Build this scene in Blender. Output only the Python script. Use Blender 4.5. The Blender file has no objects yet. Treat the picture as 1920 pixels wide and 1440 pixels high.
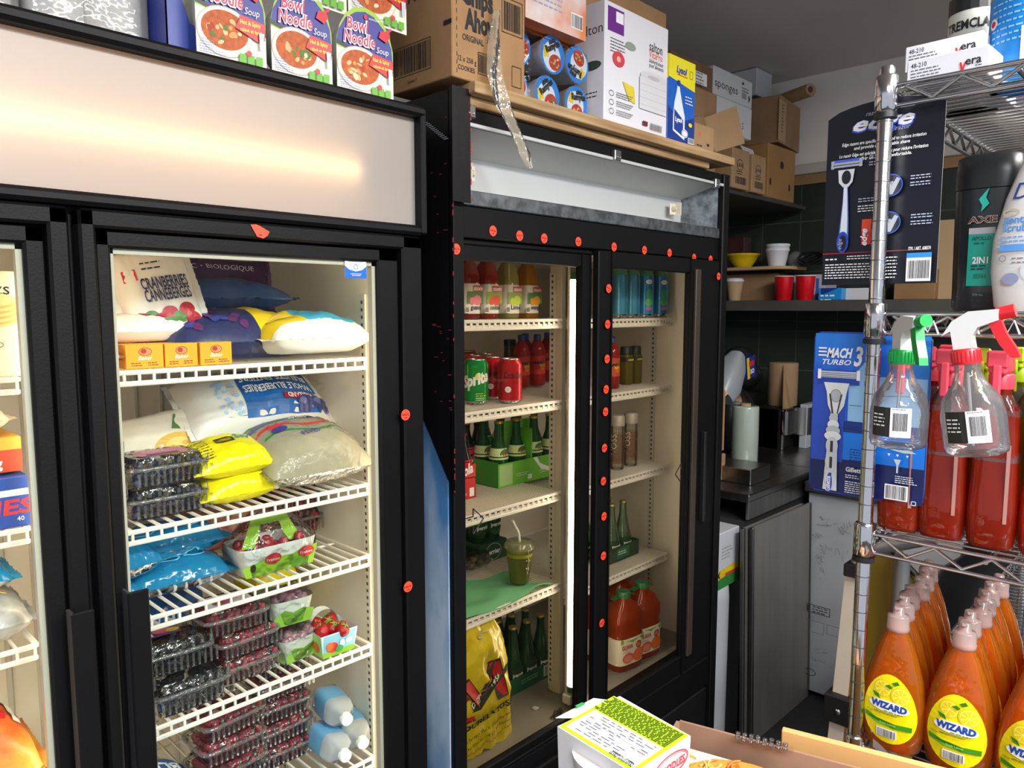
import bpy, math, random
from math import sin, cos, pi, radians
from mathutils import Vector, Matrix, noise
random.seed(7)
V = Vector
sc = bpy.context.scene
COL = sc.collection

# ------------------------------------------------------------------ camera
A_ = V((0.69333273, 0.07322495, 0.7168876))      # world X expressed as (right, up, forward)
B_ = V((-0.7206176, 0.07045253, 0.68974395))
U_ = V((0.0, 0.99482387, -0.10161431))
FPX = 1400.0
CAM = V((0, 0, 1.6))
cam = bpy.data.cameras.new('camera'); co = bpy.data.objects.new('camera', cam); COL.objects.link(co)
cam.sensor_width = 36; cam.lens = 36 * FPX / 1920; cam.clip_start = 0.02
right = V((A_.x, B_.x, U_.x)); up = V((A_.y, B_.y, U_.y)); fwd = V((A_.z, B_.z, U_.z))
co.matrix_world = Matrix(((right.x, up.x, -fwd.x, CAM.x), (right.y, up.y, -fwd.y, CAM.y), (right.z, up.z, -fwd.z, CAM.z), (0, 0, 0, 1)))
sc.camera = co

# ------------------------------------------------------------------ world, lamps, exposure
sc.view_settings.view_transform = 'Standard'; sc.view_settings.look = 'None'
sc.view_settings.gamma = 1; sc.view_settings.use_curve_mapping = False
sc.view_settings.exposure = 0.0
w = bpy.data.worlds.new('world'); sc.world = w; w.use_nodes = True
w.node_tree.nodes['Background'].inputs[0].default_value = (0.80, 0.86, 1.0, 1)
w.node_tree.nodes['Background'].inputs[1].default_value = 0.85
def area(name, loc, rot, sx, sy, power, color=(1, 1, 1)):
    l = bpy.data.lights.new(name, 'AREA'); l.shape = 'RECTANGLE'; l.size = sx; l.size_y = sy
    l.energy = power; l.color = color
    o = bpy.data.objects.new(name, l); COL.objects.link(o); o.location = loc; o.rotation_euler = rot
    return o
area('ceiling_fill_upward', (1.5, -1.0, 2.45), (pi, 0, 0), 1.2, 0.2, 46, (1.0, 0.96, 0.92))  # added upward fill that brightens the ceiling, not a known lamp
area('ceiling_fill_upward', (-0.6, -1.4, 2.45), (pi, 0, 0), 0.2, 1.2, 18, (1.0, 0.98, 0.95))  # second added upward fill for the ceiling
# the shop's ceiling fluorescents (behind and to the left of the photographer, and over the back aisle)
area('ceiling_lamp', (-0.9, -1.3, 2.68), (0, 0, 0), 0.3, 1.5, 105, (0.97, 0.98, 1.0))
area('ceiling_lamp', (0.5, -1.5, 2.68), (0, 0, 0), 0.3, 1.5, 110, (0.97, 0.98, 1.0))
area('ceiling_lamp', (1.4, -0.75, 2.68), (0, 0, 0), 1.5, 0.3, 90, (1.0, 0.97, 0.92))

# ------------------------------------------------------------------ materials
def lin(c):
    c = c / 255
    return c / 12.92 if c <= 0.04045 else ((c + 0.055) / 1.055) ** 2.4
def hexc(h):
    return (lin(int(h[0:2], 16)), lin(int(h[2:4], 16)), lin(int(h[4:6], 16)), 1)
MC = {}
def M(h, rough=0.5, metal=0.0, bump=0.0, bscale=40, var=0.0, vscale=6, coat=0.0, vh=None, emit=0, stretch=None, spec=None):
    """procedural painted/printed surface; h is an sRGB hex colour"""
    key = (h, rough, metal, bump, bscale, var, vscale, coat, vh, emit, stretch, spec)
    if key in MC: return MC[key]
    m = bpy.data.materials.new('mat_' + h); m.use_nodes = True
    nt = m.node_tree; n = nt.nodes; L = nt.links
    p = n['Principled BSDF']; c = hexc(h)
    p.inputs['Base Color'].default_value = c
    p.inputs['Roughness'].default_value = rough; p.inputs['Metallic'].default_value = metal
    if coat: p.inputs['Coat Weight'].default_value = coat
    if spec is not None: p.inputs['Specular IOR Level'].default_value = spec
    if emit:
        p.inputs['Emission Color'].default_value = c; p.inputs['Emission Strength'].default_value = emit
    if var or bump:
        tc = n.new('ShaderNodeTexCoord'); mp = n.new('ShaderNodeMapping')
        L.new(tc.outputs['Object'], mp.inputs[0])
        if stretch: mp.inputs['Scale'].default_value = stretch
    if var:
        nz = n.new('ShaderNodeTexNoise'); nz.inputs['Scale'].default_value = vscale; nz.inputs['Detail'].default_value = 5
        L.new(mp.outputs[0], nz.inputs['Vector'])
        mx = n.new('ShaderNodeMix'); mx.data_type = 'RGBA'
        c2 = hexc(vh) if vh else tuple(x * (1 - var) for x in c[:3]) + (1,)
        mx.inputs[6].default_value = c; mx.inputs[7].default_value = c2
        rp = n.new('ShaderNodeMapRange'); rp.inputs[1].default_value = 0.38; rp.inputs[2].default_value = 0.66
        L.new(nz.outputs[0], rp.inputs[0]); L.new(rp.outputs[0], mx.inputs[0]); L.new(mx.outputs[2], p.inputs['Base Color'])
    if bump:
        nb = n.new('ShaderNodeTexNoise'); nb.inputs['Scale'].default_value = bscale; nb.inputs['Detail'].default_value = 3
        L.new(mp.outputs[0], nb.inputs['Vector'])
        b = n.new('ShaderNodeBump'); b.inputs['Strength'].default_value = min(1, bump); b.inputs['Distance'].default_value = 0.004
        L.new(nb.outputs[0], b.inputs['Height']); L.new(b.outputs[0], p.inputs['Normal'])
    MC[key] = m; return m
def CLEAR(h='ffffff', refl=1.0, rough=0.03, bump=0.0, bscale=60, body=0.0, bodyh=None, ior=1.45):
    """thin clear plastic or glass: see-through tint + fresnel gloss (+ a share of translucent body colour)"""
    key = ('clr', h, refl, rough, bump, bscale, body, bodyh, ior)
    if key in MC: return MC[key]
    m = bpy.data.materials.new('clear_' + h); m.use_nodes = True
    nt = m.node_tree; n = nt.nodes; L = nt.links; n.clear()
    out = n.new('ShaderNodeOutputMaterial'); tr = n.new('ShaderNodeBsdfTransparent'); tr.inputs[0].default_value = hexc(h)
    gl = n.new('ShaderNodeBsdfGlossy'); gl.inputs['Roughness'].default_value = rough
    fr = n.new('ShaderNodeFresnel'); fr.inputs[0].default_value = ior
    mu = n.new('ShaderNodeMath'); mu.operation = 'MULTIPLY'; mu.inputs[1].default_value = refl; mu.use_clamp = True
    mx = n.new('ShaderNodeMixShader'); base = tr
    if body:
        df = n.new('ShaderNodeBsdfDiffuse'); df.inputs[0].default_value = hexc(bodyh or h)
        tl = n.new('ShaderNodeBsdfTranslucent'); tl.inputs[0].default_value = hexc(bodyh or h)
        m2 = n.new('ShaderNodeMixShader'); m2.inputs[0].default_value = 0.5
        L.new(df.outputs[0], m2.inputs[1]); L.new(tl.outputs[0], m2.inputs[2])
        m3 = n.new('ShaderNodeMixShader'); m3.inputs[0].default_value = body
        L.new(tr.outputs[0], m3.inputs[1]); L.new(m2.outputs[0], m3.inputs[2]); base = m3
    L.new(fr.outputs[0], mu.inputs[0]); L.new(mu.outputs[0], mx.inputs[0]); L.new(base.outputs[0], mx.inputs[1]); L.new(gl.outputs[0], mx.inputs[2])
    if bump:
        tc = n.new('ShaderNodeTexCoord'); nb = n.new('ShaderNodeTexNoise'); nb.inputs['Scale'].default_value = bscale; nb.inputs['Detail'].default_value = 2
        L.new(tc.outputs['Object'], nb.inputs['Vector'])
        b = n.new('ShaderNodeBump'); b.inputs['Strength'].default_value = bump; b.inputs['Distance'].default_value = 0.01
        L.new(nb.outputs[0], b.inputs['Height'])
        L.new(b.outputs[0], gl.inputs['Normal']); L.new(b.outputs[0], fr.inputs['Normal'])
    L.new(mx.outputs[0], out.inputs[0]); MC[key] = m; return m
def EMIT(h, s):
    key = ('em', h, s)
    if key in MC: return MC[key]
    m = bpy.data.materials.new('lamp_' + h); m.use_nodes = True; n = m.node_tree.nodes; n.clear()
    e = n.new('ShaderNodeEmission'); e.inputs[0].default_value = hexc(h); e.inputs[1].default_value = s
    o = n.new('ShaderNodeOutputMaterial'); m.node_tree.links.new(e.outputs[0], o.inputs[0]); MC[key] = m; return m
def TILE(h, grout, sx, sy, rough=0.35, axis='YZ'):
    m = bpy.data.materials.new('tile'); m.use_nodes = True; nt = m.node_tree; n = nt.nodes; L = nt.links
    p = n['Principled BSDF']; p.inputs['Roughness'].default_value = rough
    tc = n.new('ShaderNodeTexCoord'); sp = n.new('ShaderNodeSeparateXYZ'); cb = n.new('ShaderNodeCombineXYZ')
    L.new(tc.outputs['Object'], sp.inputs[0]); L.new(sp.outputs[axis[0]], cb.inputs[0]); L.new(sp.outputs[axis[1]], cb.inputs[1])
    br = n.new('ShaderNodeTexBrick'); br.offset = 0; br.inputs['Scale'].default_value = 1
    br.inputs['Brick Width'].default_value = sx; br.inputs['Row Height'].default_value = sy
    br.inputs['Mortar Size'].default_value = 0.0025; br.inputs['Color1'].default_value = hexc(h); br.inputs['Color2'].default_value = tuple(c * 0.9 for c in hexc(h)[:3]) + (1,)
    br.inputs['Mortar'].default_value = hexc(grout)
    L.new(cb.outputs[0], br.inputs['Vector']); L.new(br.outputs[0], p.inputs['Base Color'])
    return m
WHITE = M('e8e6e2', 0.35); PAPER = M('efeeee', 0.6); BLK = M('101010', 0.5); INK = M('1c1b1d', 0.6)
CARD = M('a98258', 0.85, bump=0.15, bscale=220, var=0.18, vscale=9); CARDD = M('8a6846', 0.85, var=0.2, vscale=12)
CHROME = M('c9c9c9', 0.12, 1.0); STEEL = M('8c8b88', 0.32, 1.0, bump=0.1, bscale=60, var=0.25, vscale=5, stretch=(8, 8, 0.6))
FRAME = M('0b0b0c', 0.5, spec=.2, bump=0.08, bscale=300); RED = M('d01f2a', 0.45)
WIREW = M('e9e4da', 0.35)

# ------------------------------------------------------------------ mesh builder
TXT = {}
def text_mesh(s, bold, shear):
    k = (s, bold, shear)
    if k in TXT: return TXT[k]
    c = bpy.data.curves.new('t', 'FONT'); c.body = s; c.size = 1.0; c.resolution_u = 2; c.offset = bold; c.shear = shear
    o = bpy.data.objects.new('t', c); me = bpy.data.meshes.new_from_object(o)
    vs = [(v.co.x, v.co.y) for v in me.vertices]; fs = [tuple(p.vertices) for p in me.polygons]
    bpy.data.objects.remove(o); bpy.data.meshes.remove(me); bpy.data.curves.remove(c)
    if not vs: vs = [(0, 0)]
    x0 = min(v[0] for v in vs); x1 = max(v[0] for v in vs)
    TXT[k] = ([(v[0] - x0, v[1]) for v in vs], fs, x1 - x0); return TXT[k]
class MB:
    def __init__(s): s.v = []; s.f = []; s.mi = []; s.sm = []; s.mats = []; s.T = Matrix.Identity(4)
    def m(s, mat):
        if mat not in s.mats: s.mats.append(mat)
        return s.mats.index(mat)
    def add(s, vs, fs, mat, smooth=False):
        b = len(s.v); s.v += [s.T @ V(p) for p in vs]
        for i, f in enumerate(fs):
            s.f.append(tuple(b + k for k in f)); s.mi.append(s.m(mat[i] if isinstance(mat, list) else mat)); s.sm.append(smooth)
    def box(s, x0, x1, y0, y1, z0, z1, mat, c=0.0):
        if x0 > x1: x0, x1 = x1, x0
        if y0 > y1: y0, y1 = y1, y0
        if z0 > z1: z0, z1 = z1, z0
        c = min(c, (x1 - x0) * .45, (y1 - y0) * .45, (z1 - z0) * .45)
        if c <= 0:
            vs = [(x, y, z) for z in (z0, z1) for y in (y0, y1) for x in (x0, x1)]
            s.add(vs, [(0, 2, 3, 1), (4, 5, 7, 6), (0, 1, 5, 4), (2, 6, 7, 3), (0, 4, 6, 2), (1, 3, 7, 5)], mat); return
        X = (x0, x1); Y = (y0, y1); Z = (z0, z1); vs = []; idx = {}
        for i in (0, 1):
            for j in (0, 1):
                for k in (0, 1):
                    sx, sy, sz = (1 - 2 * i) * c, (1 - 2 * j) * c, (1 - 2 * k) * c
                    for a, p in enumerate(((X[i], Y[j] + sy, Z[k] + sz), (X[i] + sx, Y[j], Z[k] + sz), (X[i] + sx, Y[j] + sy, Z[k]))):
                        idx[(i, j, k, a)] = len(vs); vs.append(p)
        fs = []
        for i in (0, 1): fs.append([idx[(i, j, k, 0)] for j, k in ((0, 0), (0, 1), (1, 1), (1, 0))])
        for j in (0, 1): fs.append([idx[(i, j, k, 1)] for i, k in ((0, 0), (1, 0), (1, 1), (0, 1))])
        for k in (0, 1): fs.append([idx[(i, j, k, 2)] for i, j in ((0, 0), (0, 1), (1, 1), (1, 0))])
        for a in (0, 1):
            for b in (0, 1):
                fs.append([idx[(0, a, b, 1)], idx[(0, a, b, 2)], idx[(1, a, b, 2)], idx[(1, a, b, 1)]])
                fs.append([idx[(a, 0, b, 0)], idx[(a, 0, b, 2)], idx[(a, 1, b, 2)], idx[(a, 1, b, 0)]])
                fs.append([idx[(a, b, 0, 0)], idx[(a, b, 0, 1)], idx[(a, b, 1, 1)], idx[(a, b, 1, 0)]])
                for e in (0, 1): fs.append([idx[(a, b, e, 0)], idx[(a, b, e, 1)], idx[(a, b, e, 2)]])
        s.add(vs, fs, mat)
    def loft(s, rings, mat, cap0=True, cap1=True, smooth=True, closed=True):
        n = len(rings[0]); vs = [p for r in rings for p in r]; fs = []
        for i in range(len(rings) - 1):
            for k in range(n if closed else n - 1):
                fs.append((i * n + k, i * n + (k + 1) % n, (i + 1) * n + (k + 1) % n, (i + 1) * n + k))
        s.add(vs, fs, mat, smooth)
        if cap0: s.add(rings[0], [tuple(range(n))[::-1]], mat)
        if cap1: s.add(rings[-1], [tuple(range(n))], mat)
    def lathe(s, prof, mat, n=24, cx=0, cy=0, sy=1.0, cap0=True, cap1=True, e=2.0):
        rings = []
        for r, z in prof:
            ring = []
            for k in range(n):
                a = 2 * pi * (k + .5) / n; ca, sa = cos(a), sin(a)
                ca = math.copysign(abs(ca) ** (2 / e), ca); sa = math.copysign(abs(sa) ** (2 / e), sa)
                ring.append((cx + r * ca, cy + r * sy * sa, z))
            rings.append(ring)
        s.loft(rings, mat, cap0, cap1)
    def oval(s, prof, mat, n=28, e=2.6, cx=0, cy=0, cap0=True, cap1=True):
        """prof: (rx, ry, z, dx)"""
        rings = []
        for q in prof:
            rx, ry, z = q[:3]; dx = q[3] if len(q) > 3 else 0; ring = []
            for k in range(n):
                a = 2 * pi * k / n; ca, sa = cos(a), sin(a)
                ring.append((cx + dx + rx * math.copysign(abs(ca) ** (2 / e), ca), cy + ry * math.copysign(abs(sa) ** (2 / e), sa), z))
            rings.append(ring)
        s.loft(rings, mat, cap0, cap1)
    def tube(s, path, r, mat, n=8, closed=False, caps=True):
        P = [V(p) for p in path]; rings = []
        N = len(P); ref = None
        for i in range(N):
            if closed: t = P[(i + 1) % N] - P[i - 1]
            else: t = P[min(i + 1, N - 1)] - P[max(i - 1, 0)]
            t.normalize()
            if ref is None: ref = t.orthogonal().normalized()
            ref = (ref - t * ref.dot(t)); ref = ref.normalized() if ref.length > 1e-6 else t.orthogonal().normalized()
            b = t.cross(ref); rr = r[i] if isinstance(r, (list, tuple)) else r
            rings.append([tuple(P[i] + (ref * cos(2 * pi * k / n) + b * sin(2 * pi * k / n)) * rr) for k in range(n)])
        if closed: rings.append(rings[0])
        s.loft(rings, mat, caps and not closed, caps and not closed)
    def prism(s, pts, o, ux, uy, depth, mat, smat=None):
        """pts 2D outline in the frame o, ux, uy; extruded by depth along -normal"""
        o, ux, uy = V(o), V(ux), V(uy); nn = ux.cross(uy).normalized()
        a = [tuple(o + ux * p[0] + uy * p[1]) for p in pts]; b = [tuple(V(p) - nn * depth) for p in a]; n = len(pts)
        s.add(a, [tuple(range(n))], mat); s.add(b, [tuple(range(n))[::-1]], smat or mat)
        s.add(a + b, [(i, n + i, n + (i + 1) % n, (i + 1) % n) for i in range(n)], smat or mat)
    def ball(s, c, rx, ry, rz, mat, n=10, m=6):
        rings = []
        for i in range(1, m):
            t = pi * i / m
            rings.append([(c[0] + rx * sin(t) * cos(2 * pi * k / n), c[1] + ry * sin(t) * sin(2 * pi * k / n), c[2] - rz * cos(t)) for k in range(n)])
        s.loft(rings, mat, False, False)
        b = (c[0], c[1], c[2] - rz); t = (c[0], c[1], c[2] + rz)
        s.add([b] + rings[0], [(0, 1 + (k + 1) % n, 1 + k) for k in range(n)], mat, True)
        s.add([t] + rings[-1], [(0, 1 + k, 1 + (k + 1) % n) for k in range(n)], mat, True)
    def grid(s, fn, nu, nv, mat, smooth=True):
        vs = [tuple(fn(i / nu, j / nv)) for j in range(nv + 1) for i in range(nu + 1)]; fs = []; ms = []
        for j in range(nv):
            for i in range(nu):
                a = j * (nu + 1) + i; fs.append((a, a + 1, a + nu + 2, a + nu + 1))
                if callable(mat): ms.append(mat((i + .5) / nu, (j + .5) / nv))
        s.add(vs, fs, ms if callable(mat) else mat, smooth)
    def build(s, name, parent=None, loc=None, rot=None, label=None, cat=None, group=None, kind=None, bevel=0):
        me = bpy.data.meshes.new(name); me.from_pydata([tuple(p) for p in s.v], [], s.f)
        for m in s.mats: me.materials.append(m)
        me.polygons.foreach_set('material_index', s.mi); me.polygons.foreach_set('use_smooth', s.sm); me.update()
        o = bpy.data.objects.new(name, me); COL.objects.link(o)
        if parent: o.parent = parent
        if loc is not None: o.location = loc
        if rot is not None: o.rotation_euler = rot
        if label: o['label'] = label
        if cat: o['category'] = cat
        if group: o['group'] = group
        if kind: o['kind'] = kind
        return o
class Print:
    """flat or curved printed artwork: 2D coordinates in metres mapped onto a surface"""
    def __init__(s, mb, o=None, ux=None, uy=None, fn=None, step=0.00018, seg=0):
        s.mb = mb; s.L = 1; s.step = step; s.seg = seg; s.inc = 1.0
        if fn: s.fn = fn
        else:
            o, ux, uy = V(o), V(ux).normalized(), V(uy).normalized(); nn = ux.cross(uy)
            s.fn = lambda x, y, h: o + ux * x + uy * y + nn * h
    def _p(s, pts, fs, mat):
        h = s.L * s.step; s.mb.add([tuple(s.fn(x, y, h)) for x, y in pts], fs, mat)
    def rect(s, x, y, w, h, mat, nxt=True):
        if s.seg:
            nx = max(1, int(abs(w) / s.seg)); ny = max(1, int(abs(h) / s.seg))
            pts = [(x + w * i / nx, y + h * j / ny) for j in range(ny + 1) for i in range(nx + 1)]
            s._p(pts, [(j * (nx + 1) + i, j * (nx + 1) + i + 1, (j + 1) * (nx + 1) + i + 1, (j + 1) * (nx + 1) + i) for j in range(ny) for i in range(nx)], mat)
        else: s._p([(x, y), (x + w, y), (x + w, y + h), (x, y + h)], [(0, 1, 2, 3)], mat)
        if nxt: s.L += 1
    def poly(s, pts, mat): s._p(pts, [tuple(range(len(pts)))], mat); s.L += 1
    def ell(s, cx, cy, rx, ry, mat, n=24, rot=0, a0=0, a1=2 * pi):
        cr, sr = cos(rot), sin(rot); k = n if a1 - a0 > 6.2 else n + 1
        rr = [(rx * cos(a0 + (a1 - a0) * i / n), ry * sin(a0 + (a1 - a0) * i / n)) for i in range(k)]
        pts = [(cx + a * cr - b * sr, cy + a * sr + b * cr) for a, b in rr]
        if s.seg:
            mid = [(cx + (a * cr - b * sr) * .5, cy + (a * sr + b * cr) * .5) for a, b in rr]
            N = len(pts); s._p([(cx, cy)] + mid + pts, [(0, 1 + i, 1 + (i + 1) % N) for i in range(N)] + [(1 + i, 1 + N + i, 1 + N + (i + 1) % N, 1 + (i + 1) % N) for i in range(N)], mat)
        else: s._p(pts, [tuple(range(len(pts)))], mat)
        s.L += s.inc
    def ring(s, cx, cy, rx, ry, t, mat, n=28):
        a = [(cx + rx * cos(2 * pi * i / n), cy + ry * sin(2 * pi * i / n)) for i in range(n)]
        b = [(cx + (rx - t) * cos(2 * pi * i / n), cy + (ry - t) * sin(2 * pi * i / n)) for i in range(n)]
        s._p(a + b, [(i, (i + 1) % n, n + (i + 1) % n, n + i) for i in range(n)], mat); s.L += 1
    def frame(s, x, y, w, h, t, mat):
        for q in ((x, y, w, t), (x, y + h - t, w, t), (x, y, t, h), (x + w - t, y, t, h)): s.rect(*q, mat, False)
        s.L += 1
    def text(s, t, x, y, size, mat, fit=None, align='l', bold=0.0, shear=0.0, rot=0.0):
        vs, fs, wd = text_mesh(t, bold, shear); sx = size
        if fit: sx = fit / max(wd, 1e-4)
        W = wd * sx; ox = {'l': 0, 'c': -W / 2, 'r': -W}[align]; cr, sr = cos(rot), sin(rot)
        pts = []
        for a, b in vs:
            p, q = a * sx + ox, b * size; pts.append((x + p * cr - q * sr, y + p * sr + q * cr))
        s._p(pts, fs, mat); s.L += 1
    def barcode(s, x, y, w, h, mat=None, bg=None):
        if bg: s.rect(x, y, w, h, bg); x += w * .06; w *= .88; y += h * .12; h *= .82
        rnd = random.Random(int(w * 1e5)); p = x
        while p < x + w:
            a = w * rnd.choice((.012, .02, .034)); s.rect(p, y, a, h, mat or INK, False); p += a + w * rnd.choice((.014, .024, .03))
        s.L += 1
    def lines(s, x, y, w, n, pitch, t, mat, rag=0.3):
        """fine print too small to read: rows of short strokes"""
        rnd = random.Random(n * 17 + int(w * 1e4))
        for i in range(n):
            p = x; e = x + w * (1 - rag * rnd.random())
            while p < e:
                a = t * rnd.uniform(1.5, 4.5); s.rect(p, y - i * pitch, min(a, e - p), t, mat, False); p += a + t * .9
        s.L += 1
def thing(name, label, cat, loc=(0, 0, 0), rz=0, group=None, rot=None):
    o = bpy.data.objects.new(name, None); COL.objects.link(o); o.empty_display_size = .05
    o.location = loc; o.rotation_euler = rot or (0, 0, rz); o['label'] = label; o['category'] = cat
    if group: o['group'] = group
    return o
def kids(o): return [c for c in bpy.data.objects if c.parent == o]
def dup(root, loc, rz=None, label=None, group=None, rot=None):
    def cp(o, par):
        c = o.copy(); COL.objects.link(c); c.parent = par
        for k in kids(o): cp(k, c)
        return c
    r = cp(root, None); r.location = loc
    if rz is not None: r.rotation_euler = (0, 0, rz)
    if rot is not None: r.rotation_euler = rot
    if label: r['label'] = label
    if group: r['group'] = group
    return r
def tag(o, label, cat, group=None):
    o['label'] = label; o['category'] = cat
    if group: o['group'] = group
    return o
def at(u, v, **k):
    """where the sight line through a photo pixel meets a known plane of the room"""
    d = V((u - 960, 720 - v, FPX)); r = V((d.dot(A_), d.dot(B_), d.dot(U_)))
    (ax, val), = k.items(); i = 'XYZ'.index(ax)
    return CAM + r * ((val - CAM[i]) / r[i])
def cylmap(R, a_mid, zc=0.0, cx=0, cy=0, sy=1.0):
    """print around an upright cylinder, x = arc length from a_mid, y = height"""
    return lambda x, y, h: V((cx + (R + h) * cos(a_mid + x / R), cy + (R + h) * sy * sin(a_mid + x / R), zc + y))
# ================================================================== SETTING
def struct(name, mb, parent=None): return mb.build(name, parent, kind='structure')
def WB(loc):
    mb = MB(); mb.T = Matrix.Translation(-V(loc)); return mb
XB, YL, ZC = 3.85, 2.06, 2.76
b = MB(); b.box(-3, XB + .1, -3, YL + .1, -.06, 0, M('2e2e30', 0.55, bump=.2, bscale=30, var=.35, vscale=5)); struct('floor', b)
b = MB(); b.box(-3, XB + .1, -3, YL + .1, ZC, ZC + .06, M('cfc6c0', 0.85, bump=.1, bscale=90, var=.06, vscale=2))
b.box(-3, XB, .55, .562, ZC - .004, ZC, M('b5ada8', .8)); struct('ceiling', b)
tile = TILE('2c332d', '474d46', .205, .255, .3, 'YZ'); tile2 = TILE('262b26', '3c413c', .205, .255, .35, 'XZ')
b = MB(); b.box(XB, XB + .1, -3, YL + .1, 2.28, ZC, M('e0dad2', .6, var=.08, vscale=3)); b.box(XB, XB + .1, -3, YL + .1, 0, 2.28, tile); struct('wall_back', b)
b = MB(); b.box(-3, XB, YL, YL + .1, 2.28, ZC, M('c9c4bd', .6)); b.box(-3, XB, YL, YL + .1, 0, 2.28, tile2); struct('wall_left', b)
b = MB(); b.box(XB - .03, XB, -3, YL, 2.275, 2.325, M('b5afa6', .5), .004); struct('trim_1', b)
b = MB(); b.box(XB - .012, XB, -3, YL - .35, 2.225, 2.275, M('8f6f4b', .7, var=.3, vscale=7, stretch=(1, .2, 1))); struct('trim_2', b)

# ================================================================== fridge parts
def cooler_shelf(root, L, x0, x1, y0, y1, z, pitch, fine=False, name='wire_shelf'):
    s = WB(L); r = .0022 if not fine else .0016
    s.box(x0, x1, y0 - .003, y0 + .004, z - .0085, z, WIREW, .002)
    s.box(x0, x1, y0 - .003, y0 + .003, z - .0275, z - .0185, WIREW, .002)
    n = int((x1 - x0) / pitch)
    for i in range(n + 1):
        x = x0 + .004 + i * (x1 - x0 - .008) / n
        s.box(x - r, x + r, y0, y1, z - .0045, z - .0005, WIREW)
        if not fine: s.box(x - r, x + r, y0 - .002, y0 + .002, z - .022, z - .004, WIREW)
        elif i % 2 == 0: s.box(x - .004, x + .004, y0 - .001, y0 + .001, z - .021, z - .006, WIREW)
    if fine: s.box(x0, x1, y0 + .0012, y0 + .004, z - .026, z - .0135, WIREW)
    for y in (y0 + .14, (y0 + y1) / 2, y1 - .14): s.tube([(x0, y, z - .007), (x1, y, z - .007)], .003, WIREW, 6)
    for x in (x0, x1): s.tube([(x, y0, z - .004), (x, y1, z - .004)], .0035, WIREW, 6)
    s.box(x0, x1, y1 - .004, y1, z - .006, z + .004, WIREW)
    return s.build(name, root)
def pilaster(root, L, x, y, z0, z1, sgn=-1, alongx=False):
    s = WB(L); m = M('ddd6c8', .4); sl = M('4d453b', .6)
    if alongx: s.box(x - .011, x + .011, y - .005, y, z0, z1, m, .001)
    else: s.box(x, x + sgn * .005, y - .011, y + .011, z0, z1, m, .001)
    z = z0 + .012
    while z < z1 - .01:
        if alongx: s.box(x - .003, x + .003, y - .0056, y - .0052, z, z + .007, sl)
        else: s.box(x + sgn * .0052, x + sgn * .0056, y - .003, y + .003, z, z + .007, sl)
        z += .0165
    return s.build('shelf_rail', root)
HRED = M('ff4a2c', .55); HINK = M('6b1712', .6)
def halal(root, L, x, z, y, r=.0115, rot=0.0, half=False, face='F'):
    s = WB(L)
    p = Print(s, (x, y, z), (cos(rot), 0, sin(rot)), (-sin(rot), 0, cos(rot)), step=.0004)
    if half:
        s2 = [(-r * 1.5, r * .9), (-r * .6, r * 1.0), (0, r * .8), (r, r * .3), (r * 1.5, r * .1), (r * 1.2, -r * .5), (r * .5, -r), (-r * .5, -r * .8), (-r, 0)]
        p.poly(s2, HRED)
    else: p.ell(0, 0, r, r, HRED, 28)
    if not half: p.text('HALAL', 0, -r * .12, r * .58, HINK, align='c', bold=.03)
    p.poly([(-r * .3, -r * .5), (-r * .2, -r * .62), (r * .25, -r * .6), (r * .3, -r * .35), (r * .22, -r * .35), (r * .18, -r * .5)], HINK)
    p.rect(-r * .02, -r * .5, r * .06, r * .22, HINK)
    return s.build('halal_sticker', root)
GLASS = CLEAR('f4faf6', .55, .0, 0, ior=1.38)
GLASSC = CLEAR('ddd8cc', .75, .0, 0, ior=1.42)
TUBE = EMIT('ffe8ca', 13.5); TUBEC = EMIT('fff0da', 27.0)
CREAM = M('f0e8d8', .45, var=.06, vscale=4)

# ------------------------------------------------------------------ freezer
FL = (.33, 1.6, 0)
FZ = thing('display_freezer', 'black two-door glass upright freezer with lit blank cream sign along its top', 'freezer', FL)
s = WB(FL); blk = M('0d0d0f', .5, spec=.22, bump=.06, bscale=200)
s.box(-.36, 1.005, 1.25, 1.95, .08, .22, blk); s.box(-.36, 1.005, 1.25, 1.95, 1.988, 2.0, blk)
s.box(-.36, -.32, 1.25, 1.95, .22, 1.988, blk); s.box(.985, 1.005, 1.25, 1.95, .22, 1.988, blk)
s.box(-.32, .985, 1.92, 1.95, .22, 1.988, blk); s.box(-.36, 1.005, 1.245, 1.95, 1.74, 1.765, blk)
s.box(-.3, .95, 1.3, 1.9, .02, .08, BLK)
s.build('cabinet', FZ)
s = WB(FL)
s.box(.972, .984, 1.262, 1.9, .24, 1.735, CREAM); s.box(-.32, -.308, 1.262, 1.9, .24, 1.735, CREAM)
s.box(-.308, .972, 1.885, 1.9, .24, 1.735, CREAM); s.box(-.308, .972, 1.262, 1.885, .22, .24, CREAM); s.box(-.308, .972, 1.262, 1.885, 1.727, 1.739, CREAM)
for i in range(22): # ribbed back panel
    x = -.28 + i * .058; s.box(x, x + .012, 1.877, 1.885, .3, 1.6, M('cfc9bc', .5), .003)
s.build('liner', FZ)
s = WB(FL); s.box(.306, .392, 1.252, 1.30, .22, 1.74, M('2a2a2c', .5)); s.box(.306, .392, 1.30, 1.31, .24, 1.73, CREAM); s.build('mullion', FZ)
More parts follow.
